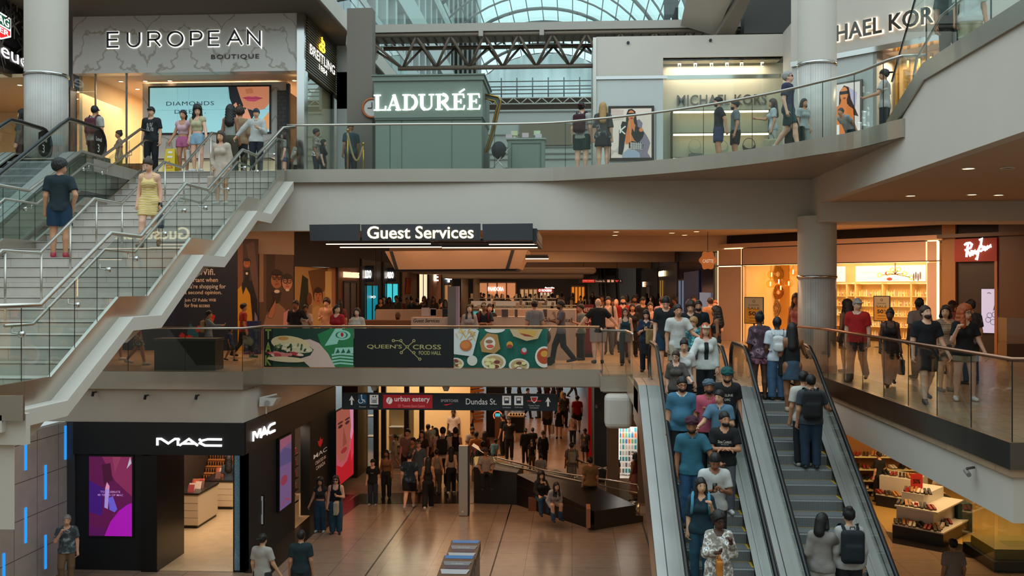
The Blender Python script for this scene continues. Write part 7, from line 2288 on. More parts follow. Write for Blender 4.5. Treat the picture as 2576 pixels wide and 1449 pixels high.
def hairfn(st,fem):
 def fn(P):
  x,y,z=P[:,0],P[:,1],P[:,2]
  big={'cu':.016,'af':.034,'cl':.014}.get(st,0.0)
  d=s_ell(P,(0,.004,.951+big*.4),(.0535+big,.067+big,.0655+big))+.004*np.sin(x*150+2+y*60)*np.sin(y*130+z*90)
  if big:d=d+.006*np.sin(x*190)*np.sin(y*170+1)*np.sin(z*180)
  d=np.maximum(d,(.914+.75*y)-z)
  if st in('lo','cl','bo','hj'):
   zb={'lo':.735,'cl':.76,'bo':.845,'hj':.79}[st]
   b=s_cone(P,(0,-.03,.93),(0,-.05,zb),.05+big,.052+big*1.5,.8)
   for s in(-1,1):b=s_min(b,s_cone(P,(s*.045,.012,.935),(s*.056,.025 if st!='bo' else .0,zb+.03),.016+big*.6,.02+big*.6),.015)
   if st=='cl':b=b+.006*np.sin(x*170)*np.sin(z*150)
   d=s_min(d,b,.015)
   if st=='hj':d=s_min(d,s_cone(P,(0,.0,.87),(0,.01,.8),.055,.08,.8),.02)
   d=np.maximum(d,-s_ell(P,(0,.062,.917),(.034,.05,.047)))
  if st=='bu':d=s_min(d,s_ell(P,(0,-.03,1.005),(.026,.026,.024)),.008)
  if st=='po':
   d=s_min(d,s_cone(P,(0,-.055,.965),(0,-.095,.93),.018,.024),.008)
   d=s_min(d,s_cone(P,(0,-.095,.93),(0,-.085,.83),.025,.014),.01)
  return d
 return fn
def cut(d,P,pt,n):
 return np.maximum(d,(P-np.asarray(pt,f32))@nrm(n,1).astype(f32))
def finger_tubes(mb,J,s,sgn,mi,curl):
 w,h=Vector(J['w'+s]),Vector(J['h'+s])
 d=(h-w).normalized()
 side=Vector((0,1,0))if abs(d.y)<.75 else Vector((-sgn,0,0))
 side=(side-d*side.dot(d)).normalized()
 pal=d.cross(side)*sgn
 if pal.dot(Vector((-sgn,0,0)))<0 and abs(d.y)<.75:pal=-pal
 for i,(o_,L)in enumerate(((.0135,.043),(.0045,.048),(-.0045,.045),(-.0135,.035))):
  a=w+d*.048+side*o_
  pts=[a]
  ang=.15
  for k in range(3):
   ang+=curl*(.5+.25*k)
   pts.append(pts[-1]+(d*math.cos(ang)+pal*math.sin(ang))*(L/3*1.2))
  mb.path(pts,.0052,6,mi,.0042)
 t0=w+d*.016+side*.013
 mb.path([t0,t0+d*.014+side*.017+pal*.004,t0+d*.034+side*.022+pal*.012],.0064,6,mi,.0048)
BODYN=0
def mesh_obj(nm,V,Q,m,par,scale,mats=None,mi=None,extra=None):
 if len(V)==0:return None
 scale=float(scale)
 V=(np.asarray(V)*scale).tolist()
 Fs=Q.tolist()if hasattr(Q,'tolist')else[tuple(f)for f in Q]
 if extra:
  o=len(V)
  V+=[(v[0]*scale,v[1]*scale,v[2]*scale)for v in extra.v]
  Fs+=[tuple(i+o for i in f)for f in extra.f]
 me=bpy.data.meshes.new(nm)
 me.from_pydata(V,[],Fs)
 me.materials.append(m)
 me.polygons.foreach_set('use_smooth',[True]*len(me.polygons))
 ob=bpy.data.objects.new(nm,me)
 COL.objects.link(ob)
 ob.parent=par
 LOC[ob.name]=LOC[par.name]
 return ob
def cloth(c,pat=None):
 """cloth colour; pattern: s stripes, f floral, d denim"""
 k=('cloth',c,pat)
 if k in _M:return _M[k]
 m=bpy.data.materials.new('cloth')
 m.use_nodes=True
 nt=m.node_tree
 b=nt.nodes['Principled BSDF']
 b.inputs['Roughness'].default_value=.85
 L=lin(c)
 tc=nt.nodes.new('ShaderNodeTexCoord')
 nz=nt.nodes.new('ShaderNodeTexNoise')
 nz.inputs['Scale'].default_value={'f':14,'w':9}.get(pat,7)
 nz.inputs['Detail'].default_value=3
 mx=nt.nodes.new('ShaderNodeMix');mx.data_type='RGBA'
 src=nz.outputs['Fac']
 if pat in('s','v','w'):
  wv=nt.nodes.new('ShaderNodeTexWave')
  wv.bands_direction='Z' if pat!='v' else 'X'
  wv.inputs['Scale'].default_value=9 if pat!='w' else 7
  wv.inputs['Distortion'].default_value=9 if pat=='w' else 0
  wv.inputs['Detail Scale'].default_value=.6
  nt.links.new(tc.outputs['Object'],wv.inputs['Vector']);src=wv.outputs['Fac']
 elif pat in('f','F'):
  cr=nt.nodes.new('ShaderNodeValToRGB');cr.color_ramp.interpolation='CONSTANT'
  el=cr.color_ramp.elements
  el[0].position,el[0].color=0,(*[v*.5 for v in L],1)
  el[1].position,el[1].color=.48,(*L,1)
  e=el.new(.56);e.color=(*[min(1,v*2.2+.06)for v in L],1)
  e=el.new(.64);e.color=(*[v*.6 for v in reversed(L)],1)
 mx.inputs['A'].default_value=(*[v*(.82 if not pat else .45)for v in L],1)
 mx.inputs['B'].default_value=(*[min(1,v*1.15+(.25 if pat in('s','v')and sum(L)<.4 else 0))for v in L],1)
 if pat=='w':mx.inputs['A'].default_value,mx.inputs['B'].default_value=(*L,1),(*lin((236,210,160)),1)
 nt.links.new(tc.outputs['Object'],nz.inputs['Vector'])
 if pat in('f','F'):
  nt.links.new(nz.outputs['Fac'],cr.inputs['Fac']);nt.links.new(cr.outputs['Color'],b.inputs['Base Color'])
 else:
  nt.links.new(src,mx.inputs['Factor']);nt.links.new(mx.outputs['Result'],b.inputs['Base Color'])
 bp=nt.nodes.new('ShaderNodeBump')
 bp.inputs['Strength'].default_value=.5;bp.inputs['Distance'].default_value=.03
 nt.links.new(nz.outputs['Fac'],bp.inputs['Height']);nt.links.new(bp.outputs['Normal'],b.inputs['Normal'])
 _M[k]=m
 return m
def person(loc,H,yaw,p,label,h=.02,group=None):
 """yaw: 0 faces away (+Y), 180 faces the viewpoint"""
 t=thing('person',label,'person',loc,group)
 t.rotation_euler=(0,0,math.radians(yaw))
 LOC[t.name]=Vector((0,0,0))
 J=skeleton(p)
 fem=p.get('fem',0)
 g=h/H
 skin=mat('skin',SKIN[p.get('sk','m')],.55)
 ext=np.array([v for k,v in J.items()if k!='tr'])
 hz=J['tr']((0,.02,1.01))
 lo=np.minimum(ext.min(0),hz)-np.array((.1,.1,.05));hi=np.maximum(ext.max(0),hz)+np.array((.1,.12,.02))
 lo[2]=-.005
 def body(P):
  d=torso(P,p,J)
  d=s_min(d,limbs(P,p,J,0.0),.015)
  n0,n1=J['tr']((0,-.008,.8)),J['tr']((0,.008,.885))
  d=s_min(d,s_cone(P,n0,n1,.034 if not fem else .028,.03 if not fem else .025),.02)
  d=s_min(d,head(head_frame(P,p,J)),.012)
  for s in 'RL':
   d=s_min(d,s_cone(P,J['a'+s]+np.array((0,-.02,-.018)),J['t'+s],.02,.015),.012)
  return d
 V,Q=surf(body,lo,hi,g)
 ex=MB()
 if p.get('fin',1):
  for s,sg in(('R',1),('L',-1)):finger_tubes(ex,J,s,sg,0,.55)
 mesh_obj('body',V,Q,skin,t,H,extra=ex)
 top=p.get('top')
 tcol,bcol=p.get('tc'),p.get('bc')
 arms_cut={'tee':.72,'long':2,'tank':-1,'dress':-1,'dtee':.5,'open':2,'half':1.0}
 if top:
  hem={'tank':.56,'crop':.62,'dress':.36,'dtee':.36,'tunic':.42}.get(top,.475)if p.get('hem')is None else p['hem']
  o=p.get('off',.01)
  sl=arms_cut.get(top,.72)
  if top=='crop':sl=.25 if p.get('crs',0)else-1
  if top=='tunic':sl=2
  def tf(P):
   d=torso(P,p,J,o)
   if hem<.5:
    hp=J['tr']((0,0,.54))
    fl=.012 if top not in('dress','dtee','tunic')else .035
    d=s_min(d,s_cone(P,hp,(hp[0],hp[1],hp[2]-.54+hem),.082*p.get('bw',1)+o,.086*p.get('bw',1)+o+fl,.74),.02)
    for s in('RL' if p['leg']!='sit' else ''):d=s_min(d,s_cone(P,J['p'+s],J['k'+s],.06*p.get('bw',1)+o,.04+o),.015)
   up=J['tr']((0,0,.8))-J['tr']((0,0,.7))
   d=cut(d,P,J['tr']((0,0,hem))if p['leg']!='sit' else J['tr']((0,0,.5)),-up if hem>.5 else(0,0,-1))
   if sl>0:
    for s in 'RL':
     S,E,W_=J['s'+s],J['e'+s],J['w'+s]
     rr=.036 if not fem else .03
     c=s_cone(P,S,E,rr+o,.03+o+.004)
     if sl<=1:c=cut(c,P,S+(E-S)*sl,E-S)
     else:
      c=s_min(c,cut(s_cone(P,E,W_,.029+o,.02+o),P,E+(W_-E)*.93,W_-E),.01)
     d=s_min(d,c,.018)
   else:
    ax=np.abs(P[:,0])-(.062 if fem else .078)
    up_=(P-J['tr']((0,0,.735)).astype(f32))@nrm(up,1).astype(f32)
    d=np.maximum(d,np.minimum(ax,up_*1.0))
   nk=s_cone(P,J['tr']((0,.012,.80)),J['tr']((0,.02,.9)),.042 if top not in('tank','dress','crop')else .05,.05)
   if top in('tank','dress','crop'):nk=np.minimum(nk,s_ell(P,J['tr']((0,.06,.8)),(.05,.05,.04)))
   return np.maximum(d,-nk)
  V,Q=surf(tf,np.maximum(lo-.03,(-9,-9,hem-.06 if p['leg']!='sit' else .2)),hi,g)
  top_o=mesh_obj('shirt' if 'dre' not in top and top!='dtee' else 'dress',V,Q,cloth(tcol,p.get('tp')),t,H)
  t['_']=1
  del t['_']
  if p.get('txt'):
   for tx,z,w,hh,bd in p['txt']:
    X0=np.array([v[0]for v in text_mesh(tx,bd)[0]])
    mb=MB();put_text(mb,Fr((w/2,0,z),(-1,0,0)),tx,0,0,w,hh,0,bold=bd)
    A=np.array(mb.v,dtype=f32)
    y=np.full(len(A),.16,f32)
    for _ in range(24):
     A[:,1]=y
     y=y-np.clip(tf(A),-.02,.02)*.8
    A[:,1]=y+.003
    mesh_obj('shirt_print',A,mb.f,mat('print_white',p.get('txc',(214,210,200)),.6),t,H)
  if top=='open':
   def vf(P):
    d=torso(P,p,J,o+.005)
    d=np.maximum(d,np.abs(P[:,0]-.0)-.026)
    d=np.maximum(d,-P[:,1])
    d=cut(d,P,(0,0,.5),(0,0,-1))
    return cut(d,P,(0,0,.79),(0,0,1))
   V,Q=surf(vf,(-.05,0,.48),(.05,.16,.82),g*.7)
   mesh_obj('inner_top',V,Q,cloth(p['ic']),t,H)
  if p.get('col'):
   ring=[J['tr']((.05*math.cos(a),.01+.046*math.sin(a),.842-.03*max(0,math.sin(a))**2))for a in[math.pi*(.5+.06+1.88*k/18)for k in range(19)]]
   mb=MB().ribbon([Vector(v)for v in ring],.008,.03)
   mesh_obj('collar',mb.v,mb.f,cloth(p['col']),t,H)
 bt=p.get('bot')
 if bt:
  wide={'wide':1.35,'jog':1.15}.get(bt,1.06)
  def bf(P):
   hp,wa=J['tr']((0,0,.515)),J['tr']((0,0,.59))
   k=p.get('bw',1)
   d=s_cone(P,hp,wa,((.09 if fem else .083)+.006)*k,.078*k,.72)
   if bt in('skirt','mini'):
    z1=.16 if bt=='skirt' else .36
    d=s_min(d,s_cone(P,hp,(hp[0],hp[1],z1),.09*k,.1*k+(.04 if bt=='skirt' else .015),.85),.02)
    d=np.maximum(d,z1-P[:,2])
   else:
    for s in 'RL':
     a,kn,an=J['p'+s],J['k'+s],J['a'+s]
     c=s_cone(P,a,kn,.064*k+(.006 if bt=='shorts' else 0),.045*wide+.002+(.016 if bt in('shorts','short')else 0))
     if bt=='shorts':c=cut(c,P,a+(kn-a)*.82,kn-a)
     elif bt=='short':c=cut(c,P,a+(kn-a)*.45,kn-a)
     else:
      c=s_min(c,cut(s_cone(P,kn,an,.044*wide,.036*wide+.004),P,kn+(an-kn)*(1.04 if bt!='crp' else .8),an-kn),.01)
     d=s_min(d,c,.012)
   return cut(d,P,J['tr']((0,0,.59 if top in('crop','tank')else .56)),J['tr']((0,0,.6))-J['tr']((0,0,.5)))
  V,Q=surf(bf,np.maximum(lo-.02,(-9,-9,-.005)),np.minimum(hi,(9,9,.7)),g)
  mesh_obj({'skirt':'skirt','mini':'skirt','shorts':'shorts','short':'shorts'}.get(bt,'trousers'),V,Q,cloth(bcol,p.get('bp')),t,H)
 if p.get('shc')is not None:
  for s in 'RL':
   a,e=J['a'+s],J['t'+s]
   def sf(P):
    d=s_cone(P,a+np.array((0,-.022,-.02)),e,.026,.021)
    d=s_min(d,s_cone(P,a+np.array((0,-.008,.008)),a+np.array((0,-.005,-.01)),.027,.028),.01)
    return np.maximum(d,P[:,2]-(a[2]+.012))
   V,Q=surf(sf,np.minimum(a,e)-.05,np.maximum(a,e)+.05,min(g,.009))
   mesh_obj('shoe',V,Q,mat('shoe_upper',p['shc'],.6),t,H)
 hs=p.get('hair','sh')
 hm=mat('hair',HAIRC[p.get('hc','k')],.55,noise=.3,scale=25)
 def headpart(nm,fn,lo_,hi_,m,gg=None):
  V,Q=surf(fn,lo_,hi_,gg or min(g,.01))
  if len(V):
   V=np.array([head_point(v,p,J)for v in V])
   return mesh_obj(nm,V,Q,m,t,H)
 if hs!='no':
  headpart('hair',hairfn(hs,fem),(-.11,-.13,.7 if hs in('lo','cl','hj')else .8),(.11,.11,1.07),hm if hs!='hj' else cloth(p.get('hjc',(30,30,34))))
 if p.get('beard'):
  def bd(P):
   d=s_ell(P,(0,.03,.893),(.039,.043,.036))
   d=np.maximum(d,P[:,2]-(.905+np.maximum(0,np.abs(P[:,0])-.02)*1.2))
   d=np.maximum(d,-(P[:,1]-.012+(P[:,2]-.9)*.3))
   return np.maximum(d,-s_ell(P,(0,.08,.899),(.016,.02,.006)))
  headpart('beard',bd,(-.06,-.01,.84),(.06,.09,.94),hm)
 if p.get('cap'):
  bkw=-1 if p.get('cb')else 1
  def cf(P):
   d=s_ell(P,(0,.006,.95),(.054,.066,.06))
   d=np.maximum(d,.952-P[:,2]-.12*P[:,1])
   b=s_ell(P,(0,bkw*.075,.957),(.042,.05,.009))
   return np.minimum(d,b)
  headpart('cap',cf,(-.07,-.14,.92),(.07,.14,1.02),cloth(p['cap']))
 if p.get('turban'):
  def tb_(P):
   d=s_ell(P,(0,0,.968),(.064,.074,.05))
   d=d+.0035*np.sin((P[:,2]+.55*np.abs(P[:,0])+.2*P[:,1])*260)
   return np.maximum(d,.935+.35*P[:,1]-P[:,2])
  headpart('turban',tb_,(-.08,-.09,.9),(.08,.09,1.03),cloth(p['turban']),.006)
 if p.get('mask'):
  headpart('face_mask',lambda P:np.maximum(np.maximum(s_ell(P,(0,.03,.9),(.041,.047,.034)),P[:,2]-.915),.03-P[:,1]),(-.05,.02,.86),(.05,.09,.93),cloth(p['mask']))
 if p.get('eyes',1)and h<.03:
  mb=MB();mo=MB()
  for s in(-1,1):
   mb.ball((s*.0185,.0605,.934),.0062,8,0,1.25,.6,.62)
   mb.ball((s*.0195,.0615,.9475),.0085,6,0,1.3,.5,.25)
  mo.ball((0,.0655,.8925),.0125,8,0,1.2,.4,.32)
  mesh_obj('eyes',[head_point(v,p,J)for v in mb.v],mb.f,mat('eye_dark',(26,18,16),.3),t,H)
  mesh_obj('mouth',[head_point(v,p,J)for v in mo.v],mo.f,mat('lips',tuple(int(v*.68)for v in SKIN[p.get('sk','m')]),.5),t,H)
 if p.get('gl'):
  mb=MB()
  for s in(-1,1):
   mb.path([(s*.0205+.0165*math.cos(a),.0685,.932+.0125*math.sin(a))for a in[2*math.pi*k/12 for k in range(12)]],.0022 if p['gl']==1 else .003,5,0,closed=True)
   if p['gl']==2:mb.ball((s*.0205,.067,.932),.0165,10,0,1,.25,.8)
   mb.path([(s*.037,.066,.934),(s*.047,.01,.93)],.0022,5)
  mesh_obj('glasses',[head_point(v,p,J)for v in mb.v],mb.f,mat('spectacle',(22,20,20),.2),t,H)
 p['_J']=J
 return t
def wmat(o):
 return Matrix.Translation(o.location)@Matrix.Rotation(o.rotation_euler.z,4,'Z')
def backpack(per,H,p,c,label,sz=1.0,front=False):
 J=p['_J']
 sg=1 if front else-1
 t=thing('backpack',label,'backpack',tuple(per.location))
 t.rotation_euler=per.rotation_euler
 LOC[t.name]=Vector((0,0,0))
 m=cloth(c)
 tr=J['tr']
 yb=-.085-.02*(p.get('bw',1)-1)*5
 cc=tr((0,sg*.115,.69))if not front else tr((0,.12,.66))
 V,Q=surf(lambda P:s_min(s_box(P,cc,(.082*sz,.045,.12*sz),.035),s_box(P,cc+np.array((0,sg*.045,-.045)),(.062*sz,.02,.06*sz),.02),.01),cc-.2,cc+.2,.012)
 mesh_obj('pack_body',V,Q,m,t,H)
 mb=MB()
 for s in(-1,1):
  pts=[tr(v)for v in((s*.05,sg*.08,.79),(s*.062,sg*.045,.845),(s*.07,0,.862),(s*.078,-sg*.05,.835),(s*.08,-sg*.078,.76),(s*.088,-sg*.05,.67),(s*.085,sg*.06,.6))]
  mb.ribbon([Vector(v)for v in catmull(pts,3)],.028,.008,0,(0,1,.3))
 mesh_obj('straps',mb.v,mb.f,m,t,H)
 mb=MB().path([tuple(cc+np.array((x,sg*-.01,.125*sz+z)))for x,z in((-.02,0),(-.018,.02),(.018,.02),(.02,0))],.005,6)
 mesh_obj('top_loop',mb.v,mb.f,m,t,H)
 return t
def held(per,H,p,kind,hand,c,label,size=1.0,txt=None):
 """a bag or phone at a person's hand, left as a thing of its own"""
 J=p['_J']
 k=J['h'+hand]
 w=wmat(per)@Vector([float(v)*H for v in k])
 t=thing(kind,label,{'shopping_bag':'bag','tote_bag':'bag','handbag':'bag','phone':'phone','coffee_cup':'cup','jacket':'jacket','carrier_bag':'bag'}[kind],tuple(w))
 t.rotation_euler=per.rotation_euler
 LOC[t.name]=Vector((0,0,0))
 m=cloth(c)if kind!='phone' else BLACK
 if kind=='phone':
  mb=MB().box(-.037,.037,.01,.02,-.02,.12)
  mesh_obj('case',mb.v,mb.f,BLACK,t,1)
 elif kind=='coffee_cup':
  mesh_obj('cup',*(lambda q:(q.v,q.f))(MB().path([(0,.03,-.05),(0,.03,.07)],.03,12,0,.04)),WHITE,t,1)
  mesh_obj('lid',*(lambda q:(q.v,q.f))(MB().path([(0,.03,.07),(0,.03,.085)],.043,12)),mat('lid_grey',(120,110,104),.5),t,1)
 else:
  s=size
  b=s_=None
  V,Q=surf(lambda P:s_box(P,(0,0,-.36*s),(.07*s,.17*s,.19*s),.02*s)+.004*np.sin(P[:,1]*40)*np.sin(P[:,2]*33),(-.1*s,-.2*s,-.57*s),(.1*s,.2*s,-.15*s),.02)
  mesh_obj('bag_body',V,Q,m,t,1)
  mb=MB()
  for x in(-.04,.04)if kind!='jacket' else():
   mb.path([(x*s,-.08*s,-.18*s),(0,-.03*s,-.02),(0,.03*s,-.02),(x*s,.08*s,-.18*s)],.008,6)
  if mb.v:mesh_obj('handles',mb.v,mb.f,m,t,1)
  if txt:
   for sx in(1,-1):
    mb=MB()
    f_=Fr((sx*(.072*s+.003),-sx*.13*s,-.36*s),(0,sx,0))
    for i,tx in enumerate(txt):put_text(mb,f_,tx,.02,.02-.085*i*s,.22*s,.06*s,.004,bold=.02)
    mesh_obj('lettering',mb.v,mb.f,mat('badge_white',(225,225,220),.5),t,1)
 return t
# who stands where
def hexc(s):
 return tuple(int(s[i:i+2],16)for i in(0,2,4))
def spec(txt):
 p=dict(arm='dn,dn',leg='st',shc=None)
 for tk in txt.split():
  k,_,v=tk.partition('=')
  if tk=='F':p['fem']=1
  elif k in 'tb' and v:
   a,_,pat=v.partition('/')
   n,_,c=a.partition('#')
   if k=='t':p['top'],p['tc'],p['tp']=n,hexc(c),pat or None
   else:p['bot'],p['bc'],p['bp']=n,hexc(c),pat or None
  elif k=='s':p['shc']=hexc(v)
  elif k=='h':
   a,_,c=v.partition('.')
   p['hair']=a
   if c:p['hc']=c
  elif k in('cap','turban','mask','col','ic','hjc'):p[k]=hexc(v)
  elif k in('a','l'):p['arm' if k=='a' else 'leg']=v
  elif k=='sk':p['sk']=v
  elif tk in('beard','cb','crs'):p[tk]=1
  elif v:p[k]=float(v)
 if 'gl' in p:p['gl']=int(p['gl'])
 return p
def stepz(Y):
 i=math.floor((20.0-Y)/.3464-.35)
 return .012 if i<0 else-.2*(i+1)+.08
def stairz(Y):
 for(y0,z0,y1,z1)in FL:
  if y0<=Y<y1+.3:
   return min(z1,z0+(math.floor((Y-y0)/((y1-y0)/5))+1)*(z1-z0)/6)
 for(a,b,z)in LAND:
  if a<=Y<=b:return z
 return L3
def PP(px,yh,where,yaw,sp,label,H=None,foot=None,d=None,h=None,Hf=None,**kw):
 p=spec(sp)
 p.update(kw)
 if where=='E':
  k,r=(yh-CY)/F,ray(px,700).y
  d=(13.647-H)/(k+.577*r)
  q=AD(px,yh,d)
  z=stepz(q.y)
  if q.y>20:d=(CAMZ-H)/max(.004,k);d=min(max(d,20.3),22.3);q=AD(px,yh,d)
  H=q.z-z
 elif where=='S':
  q=AD(px,yh,d)
  z=stairz(q.y)
  H=q.z-z
 else:
  z=where
  if foot:d=F*(CAMZ-z)/(foot-CY)
  elif d is None:d=F*(CAMZ-z-H)/(yh-CY)
  q=AD(px,yh,d)
  H=q.z-z
 if p['leg']=='sit':H=H/.772
 if Hf:H=Hf
 fl=.0 if where in('E','S')else .012
 hh=h or(.017 if d<24 else .021 if d<31 else .03)
 if hh>=.03:p['fin']=0;p['eyes']=0
 o=person((q.x,q.y,z+.004),H,yaw,p,label,hh)
 return o,H,p
# riders going down
PP(1705,768,'E',190,'t=tee#c8c6c0 b=shorts#b0a690 s=c8c8c8 a=dn,rl sk=m','person in loose white tee at the head of the down escalator',1.74)
PP(1775,815,'E',180,'F t=open#cfd2cc ic=142226 b=pants#161a1e s=202020 a=rl,dn h=lo.r cap=c8baa4 sk=f','person in cream cap and open white jacket over a dark top',1.68)
PP(1721,855,'E',175,'F t=tee#cccac6 b=pants#1a1a1e s=303030 h=bu.k sk=a','person with red tied bun and white tee on the down escalator',1.62,hp=8)
PP(1701,884,'E',170,'F t=half#504a44 b=pants#22242a s=303030 h=po.n gl=1 sk=f a=dn,rl','person in glasses and grey brown top gripping the down escalator rail',1.54,hp=8,hy=-15)
PP(1828,926,'E',178,'t=tee#141618 b=pants#202226 s=303030 h=no beard turban=0e4a4a a=rl,dn sk=m','person in green turban and black tee with white capitals',1.76,hp=22,txt=[('CELINE',.71,.115,.026,.02),('OTC',.665,.06,.024,.02)])
PP(1783,957,'E',180,'t=tee#c0566a b=pants#23262c s=303030 h=no beard turban=50616e col=c0566a sk=b','person in grey blue turban and pink polo shirt',1.74)
PP(1715,950,'E',176,'t=tee#3a6c86 b=pants#1c1e22 s=303030 beard col=c8ccc8 sk=m bw=1.16 gl=1 a=dn,dn','bearded person in blue polo with pale tipped collar',1.78,hp=8,hy=10)
PP(1811,983,'E',168,'t=tee#587a92 b=pants#20242a s=303030 a=fc,fc col=587a92 sk=a','person in slate polo holding a hand to the head',1.74,hy=-25,hp=6,arm='rl,ph')
PP(1740,1050,'E',180,'t=tee#2c6478 b=pants#34608a/d s=303030 h=no beard turban=3a1626 col=2c6478 a=dn,rl sk=b','person in maroon turban, teal polo and ripped jeans',1.8,hp=14,hy=-8)
PP(1822,1038,'E',176,'t=tee#121416 b=pants#5c6068 s=d6d6d2 beard a=cr,cr sk=m','bearded person with folded arms in black slogan tee',1.8,hy=22,txt=[('Shoe Contact.',.70,.135,.032,.012),('Sixth avenue soles',.685,.075,.009,.01)])
o,H,p=PP(1797,1138,'E',182,'t=tee#c6c6c2 b=pants#1a1c20 s=303030 a=ph,ph sk=b','person in white tee looking down at a phone',1.76,hp=28)
held(o,H,p,'phone','R',(20,20,20),'black phone held by the rider in white tee looking down')
o,H,p=PP(1763,1204,'E',172,'F t=half#12303c b=pants#2c5a70/d s=b0b0b0 h=lo.k a=dn,bg sk=a bw=1.1','person with long black hair and dark teal top touching her chin',1.64,hy=18)
backpack(o,H,p,(80,150,176),'pale blue backpack on the long haired rider in dark teal',.9)
o,H,p=PP(1808,1292,'E',178,'F t=tunic#c8beb0/f b=pants#22364a s=303030 h=cu.k gl=1 a=ph,bg sk=d bw=1.14','person in cream crochet blouse and glasses with a hand at the chest',1.66,hy=22)
held(o,H,p,'handbag','R',(196,120,40),'tan orange crossbody bag of the rider in the crochet blouse',.62)
# riders going up
PP(1911,787,'E',4,'F t=half#5c4450/F b=short#6a3a4a/F s=241c18 h=bu.k a=ot,dn sk=d','person in a patterned romper stepping off the up escalator',1.7)
o,H,p=PP(1955,800,'E',-4,'t=tee#ccd2da b=wide#4a6a8c/d s=303030 sk=d','person in white tee and wide jeans ahead on the up escalator',1.66)
backpack(o,H,p,(206,206,204),'white backpack worn at the top of the up escalator',.8)
o,H,p=PP(1993,814,'E',2,'F t=tank#141416 b=mini#3c5266/d s=c0a080 h=lo.k a=rl,bg sk=b','person with long black hair and denim mini skirt on the up escalator',1.68,hy=-10)
held(o,H,p,'tote_bag','L',(22,22,24),'large black tote with white capitals on the up escalator',1.25,('CALL IT','SPRING'))
PP(2022,936,'E',0,'t=tee#c4beb4 b=pants#1a1c20 s=b0a698 cap=9a7246 sk=m','person in tan cap and white tee beside the big black backpack',1.72,hy=-30)
o,H,p=PP(2040,945,'E',-4,'t=tee#363c44 b=jog#22384e/d s=26282c a=rl,dn bw=1.14 sk=m','person in charcoal tee and loose jeans gripping the rail of the up escalator',1.8)
backpack(o,H,p,(18,19,22),'big black backpack on the rider in charcoal tee',1.25)
PP(2068,1294,'E',-25,'F t=long#8a827c b=pants#b4aea6 s=b0b0b0 h=bo.k a=pt,dn sk=a','person with black bob and grey cardigan low on the up escalator',1.62,hy=-20)
o,H,p=PP(2136,1279,'E',0,'F t=long#b6b2ae b=pants#181a1e s=303030 h=bu.k sk=a','person with loose bun and pale shirt low on the up escalator',1.68)
backpack(o,H,p,(22,30,36),'dark teal backpack with square badge low on the up escalator',1.2)
o=thing('handbag','small white ring handled bag worn behind by the rider with the black bob','bag',(0,0,0))
q=AD(2068,1418,15.6)
o.location=q;LOC[o.name]=q
MB().ball(q,.12,14,0,1,.5,.85).build('bag_body',cloth((190,184,176)),o,True)
MB().path([(q.x+.1*math.cos(a),q.y-.02,q.z+.08+.1*math.sin(a))for a in[math.pi*k/8 for k in range(9)]],.012,6).build('handle',cloth((190,184,176)),o,True)
# the wide stair
PP(150,405,'S',18,'t=tee#16262c b=shorts#10324a s=a83044 h=cu.k a=pk,dn sk=m','person in dark tee, navy shorts and red shoes climbing the stair',d=19.3,hy=-55)
o,H,p=PP(376,400,'S',190,'F t=dress#d8b45a/w s=8a6a50 h=bu.n sk=f l=wk','person in a swirled yellow dress coming down the stair',d=19.3,hp=22,hy=-20)
held(o,H,p,'handbag','L',(66,76,100),'blue strapped shoulder bag of the person in yellow dress',.7)
held(o,H,p,'phone','L',(20,20,20),'black phone in the hand of the person in yellow dress')
o,H,p=PP(557,331,'S',175,'F t=long#bcaa98 b=mini#bcaa98 s=c0bcb6 h=lo.n sk=a a=pk,dn','person in a matching cream top and skirt coming down the stair',d=22.7,hp=10)
held(o,H,p,'shopping_bag','R',(176,160,144),'pale shopping bag beside the person in matching cream',1.0)
# upper gallery
PP(381,271,L3,180,'t=tee#181a1e b=pants#14161a s=202020 cap=202226 sk=a a=dn,dn','person in black cap and black graphic tee at the stair head',d=26.2,txt=[('&%',.63,.11,.13,.02)],txc=(150,146,140))
o,H,p=PP(461,279,L3,176,'F t=crop#d0a8b0 crs b=short#b8608a s=d0d0d0 h=po.k sk=m a=ho,dn','person in pink crop top and pink shorts at the stair head',d=26.2)
held(o,H,p,'shopping_bag','L',(200,196,190),'black and white striped bag of the person in pink shorts',.8)
PP(497,267,L3,172,'F t=crop#b8b08c crs b=short#8aa6b8 s=d0d0d0 h=cl.k sk=f a=dn,ho','person in cream crop top and denim shorts with long dark curls',d=25.9,hp=20,hy=30)
PP(580,268,L3,0,'F t=tank#a0a49a/v b=pants#4a4434 s=303030 h=cl.k sk=b','person in striped sleeveless top and olive trousers facing the boutique',d=26.4)
PP(603,272,L3,10,'t=long#96785a b=pants#202026 s=303030 h=cu.n sk=m','curly haired person in tan shirt close to the video wall',d=27.2)
PP(645,275,L3,188,'t=long#b8b6b2 b=pants#161e2a s=182232 cap=1c3c5c sk=a a=ot,ph col=b8b6b2','person in white shirt, black tie and navy cap at the stair rail',d=25.9)
o,H,p=PP(238,268,L3,-6,'t=tee#a8a29a b=pants#16181c s=303030 cap=8a8a86 sk=m','person in grey cap seen from behind past the escalator badge',d=26)
backpack(o,H,p,(90,40,52),'maroon backpack on the person in grey cap')
PP(57,276,L3,90,'F t=long#54504c b=pants#202020 s=202020 h=lo.k sk=f','dark haired person passing behind the tiled pillar',d=27.5)
PP(300,330,L3,120,'F t=tee#9c7a6c b=pants#2a2624 s=202020 h=bu.n sk=m','person in dusty rose looking into the warm boutique',d=29)
o,H,p=PP(753,348,L3,178,'F t=long#b8b4ac b=pants#141416 s=202020 h=lo.k sk=f a=ph,dn','person in pale cardigan and black trousers carrying coffee',H=1.62)
held(o,H,p,'coffee_cup','R',(220,220,220),'paper coffee cup of the person in pale cardigan')
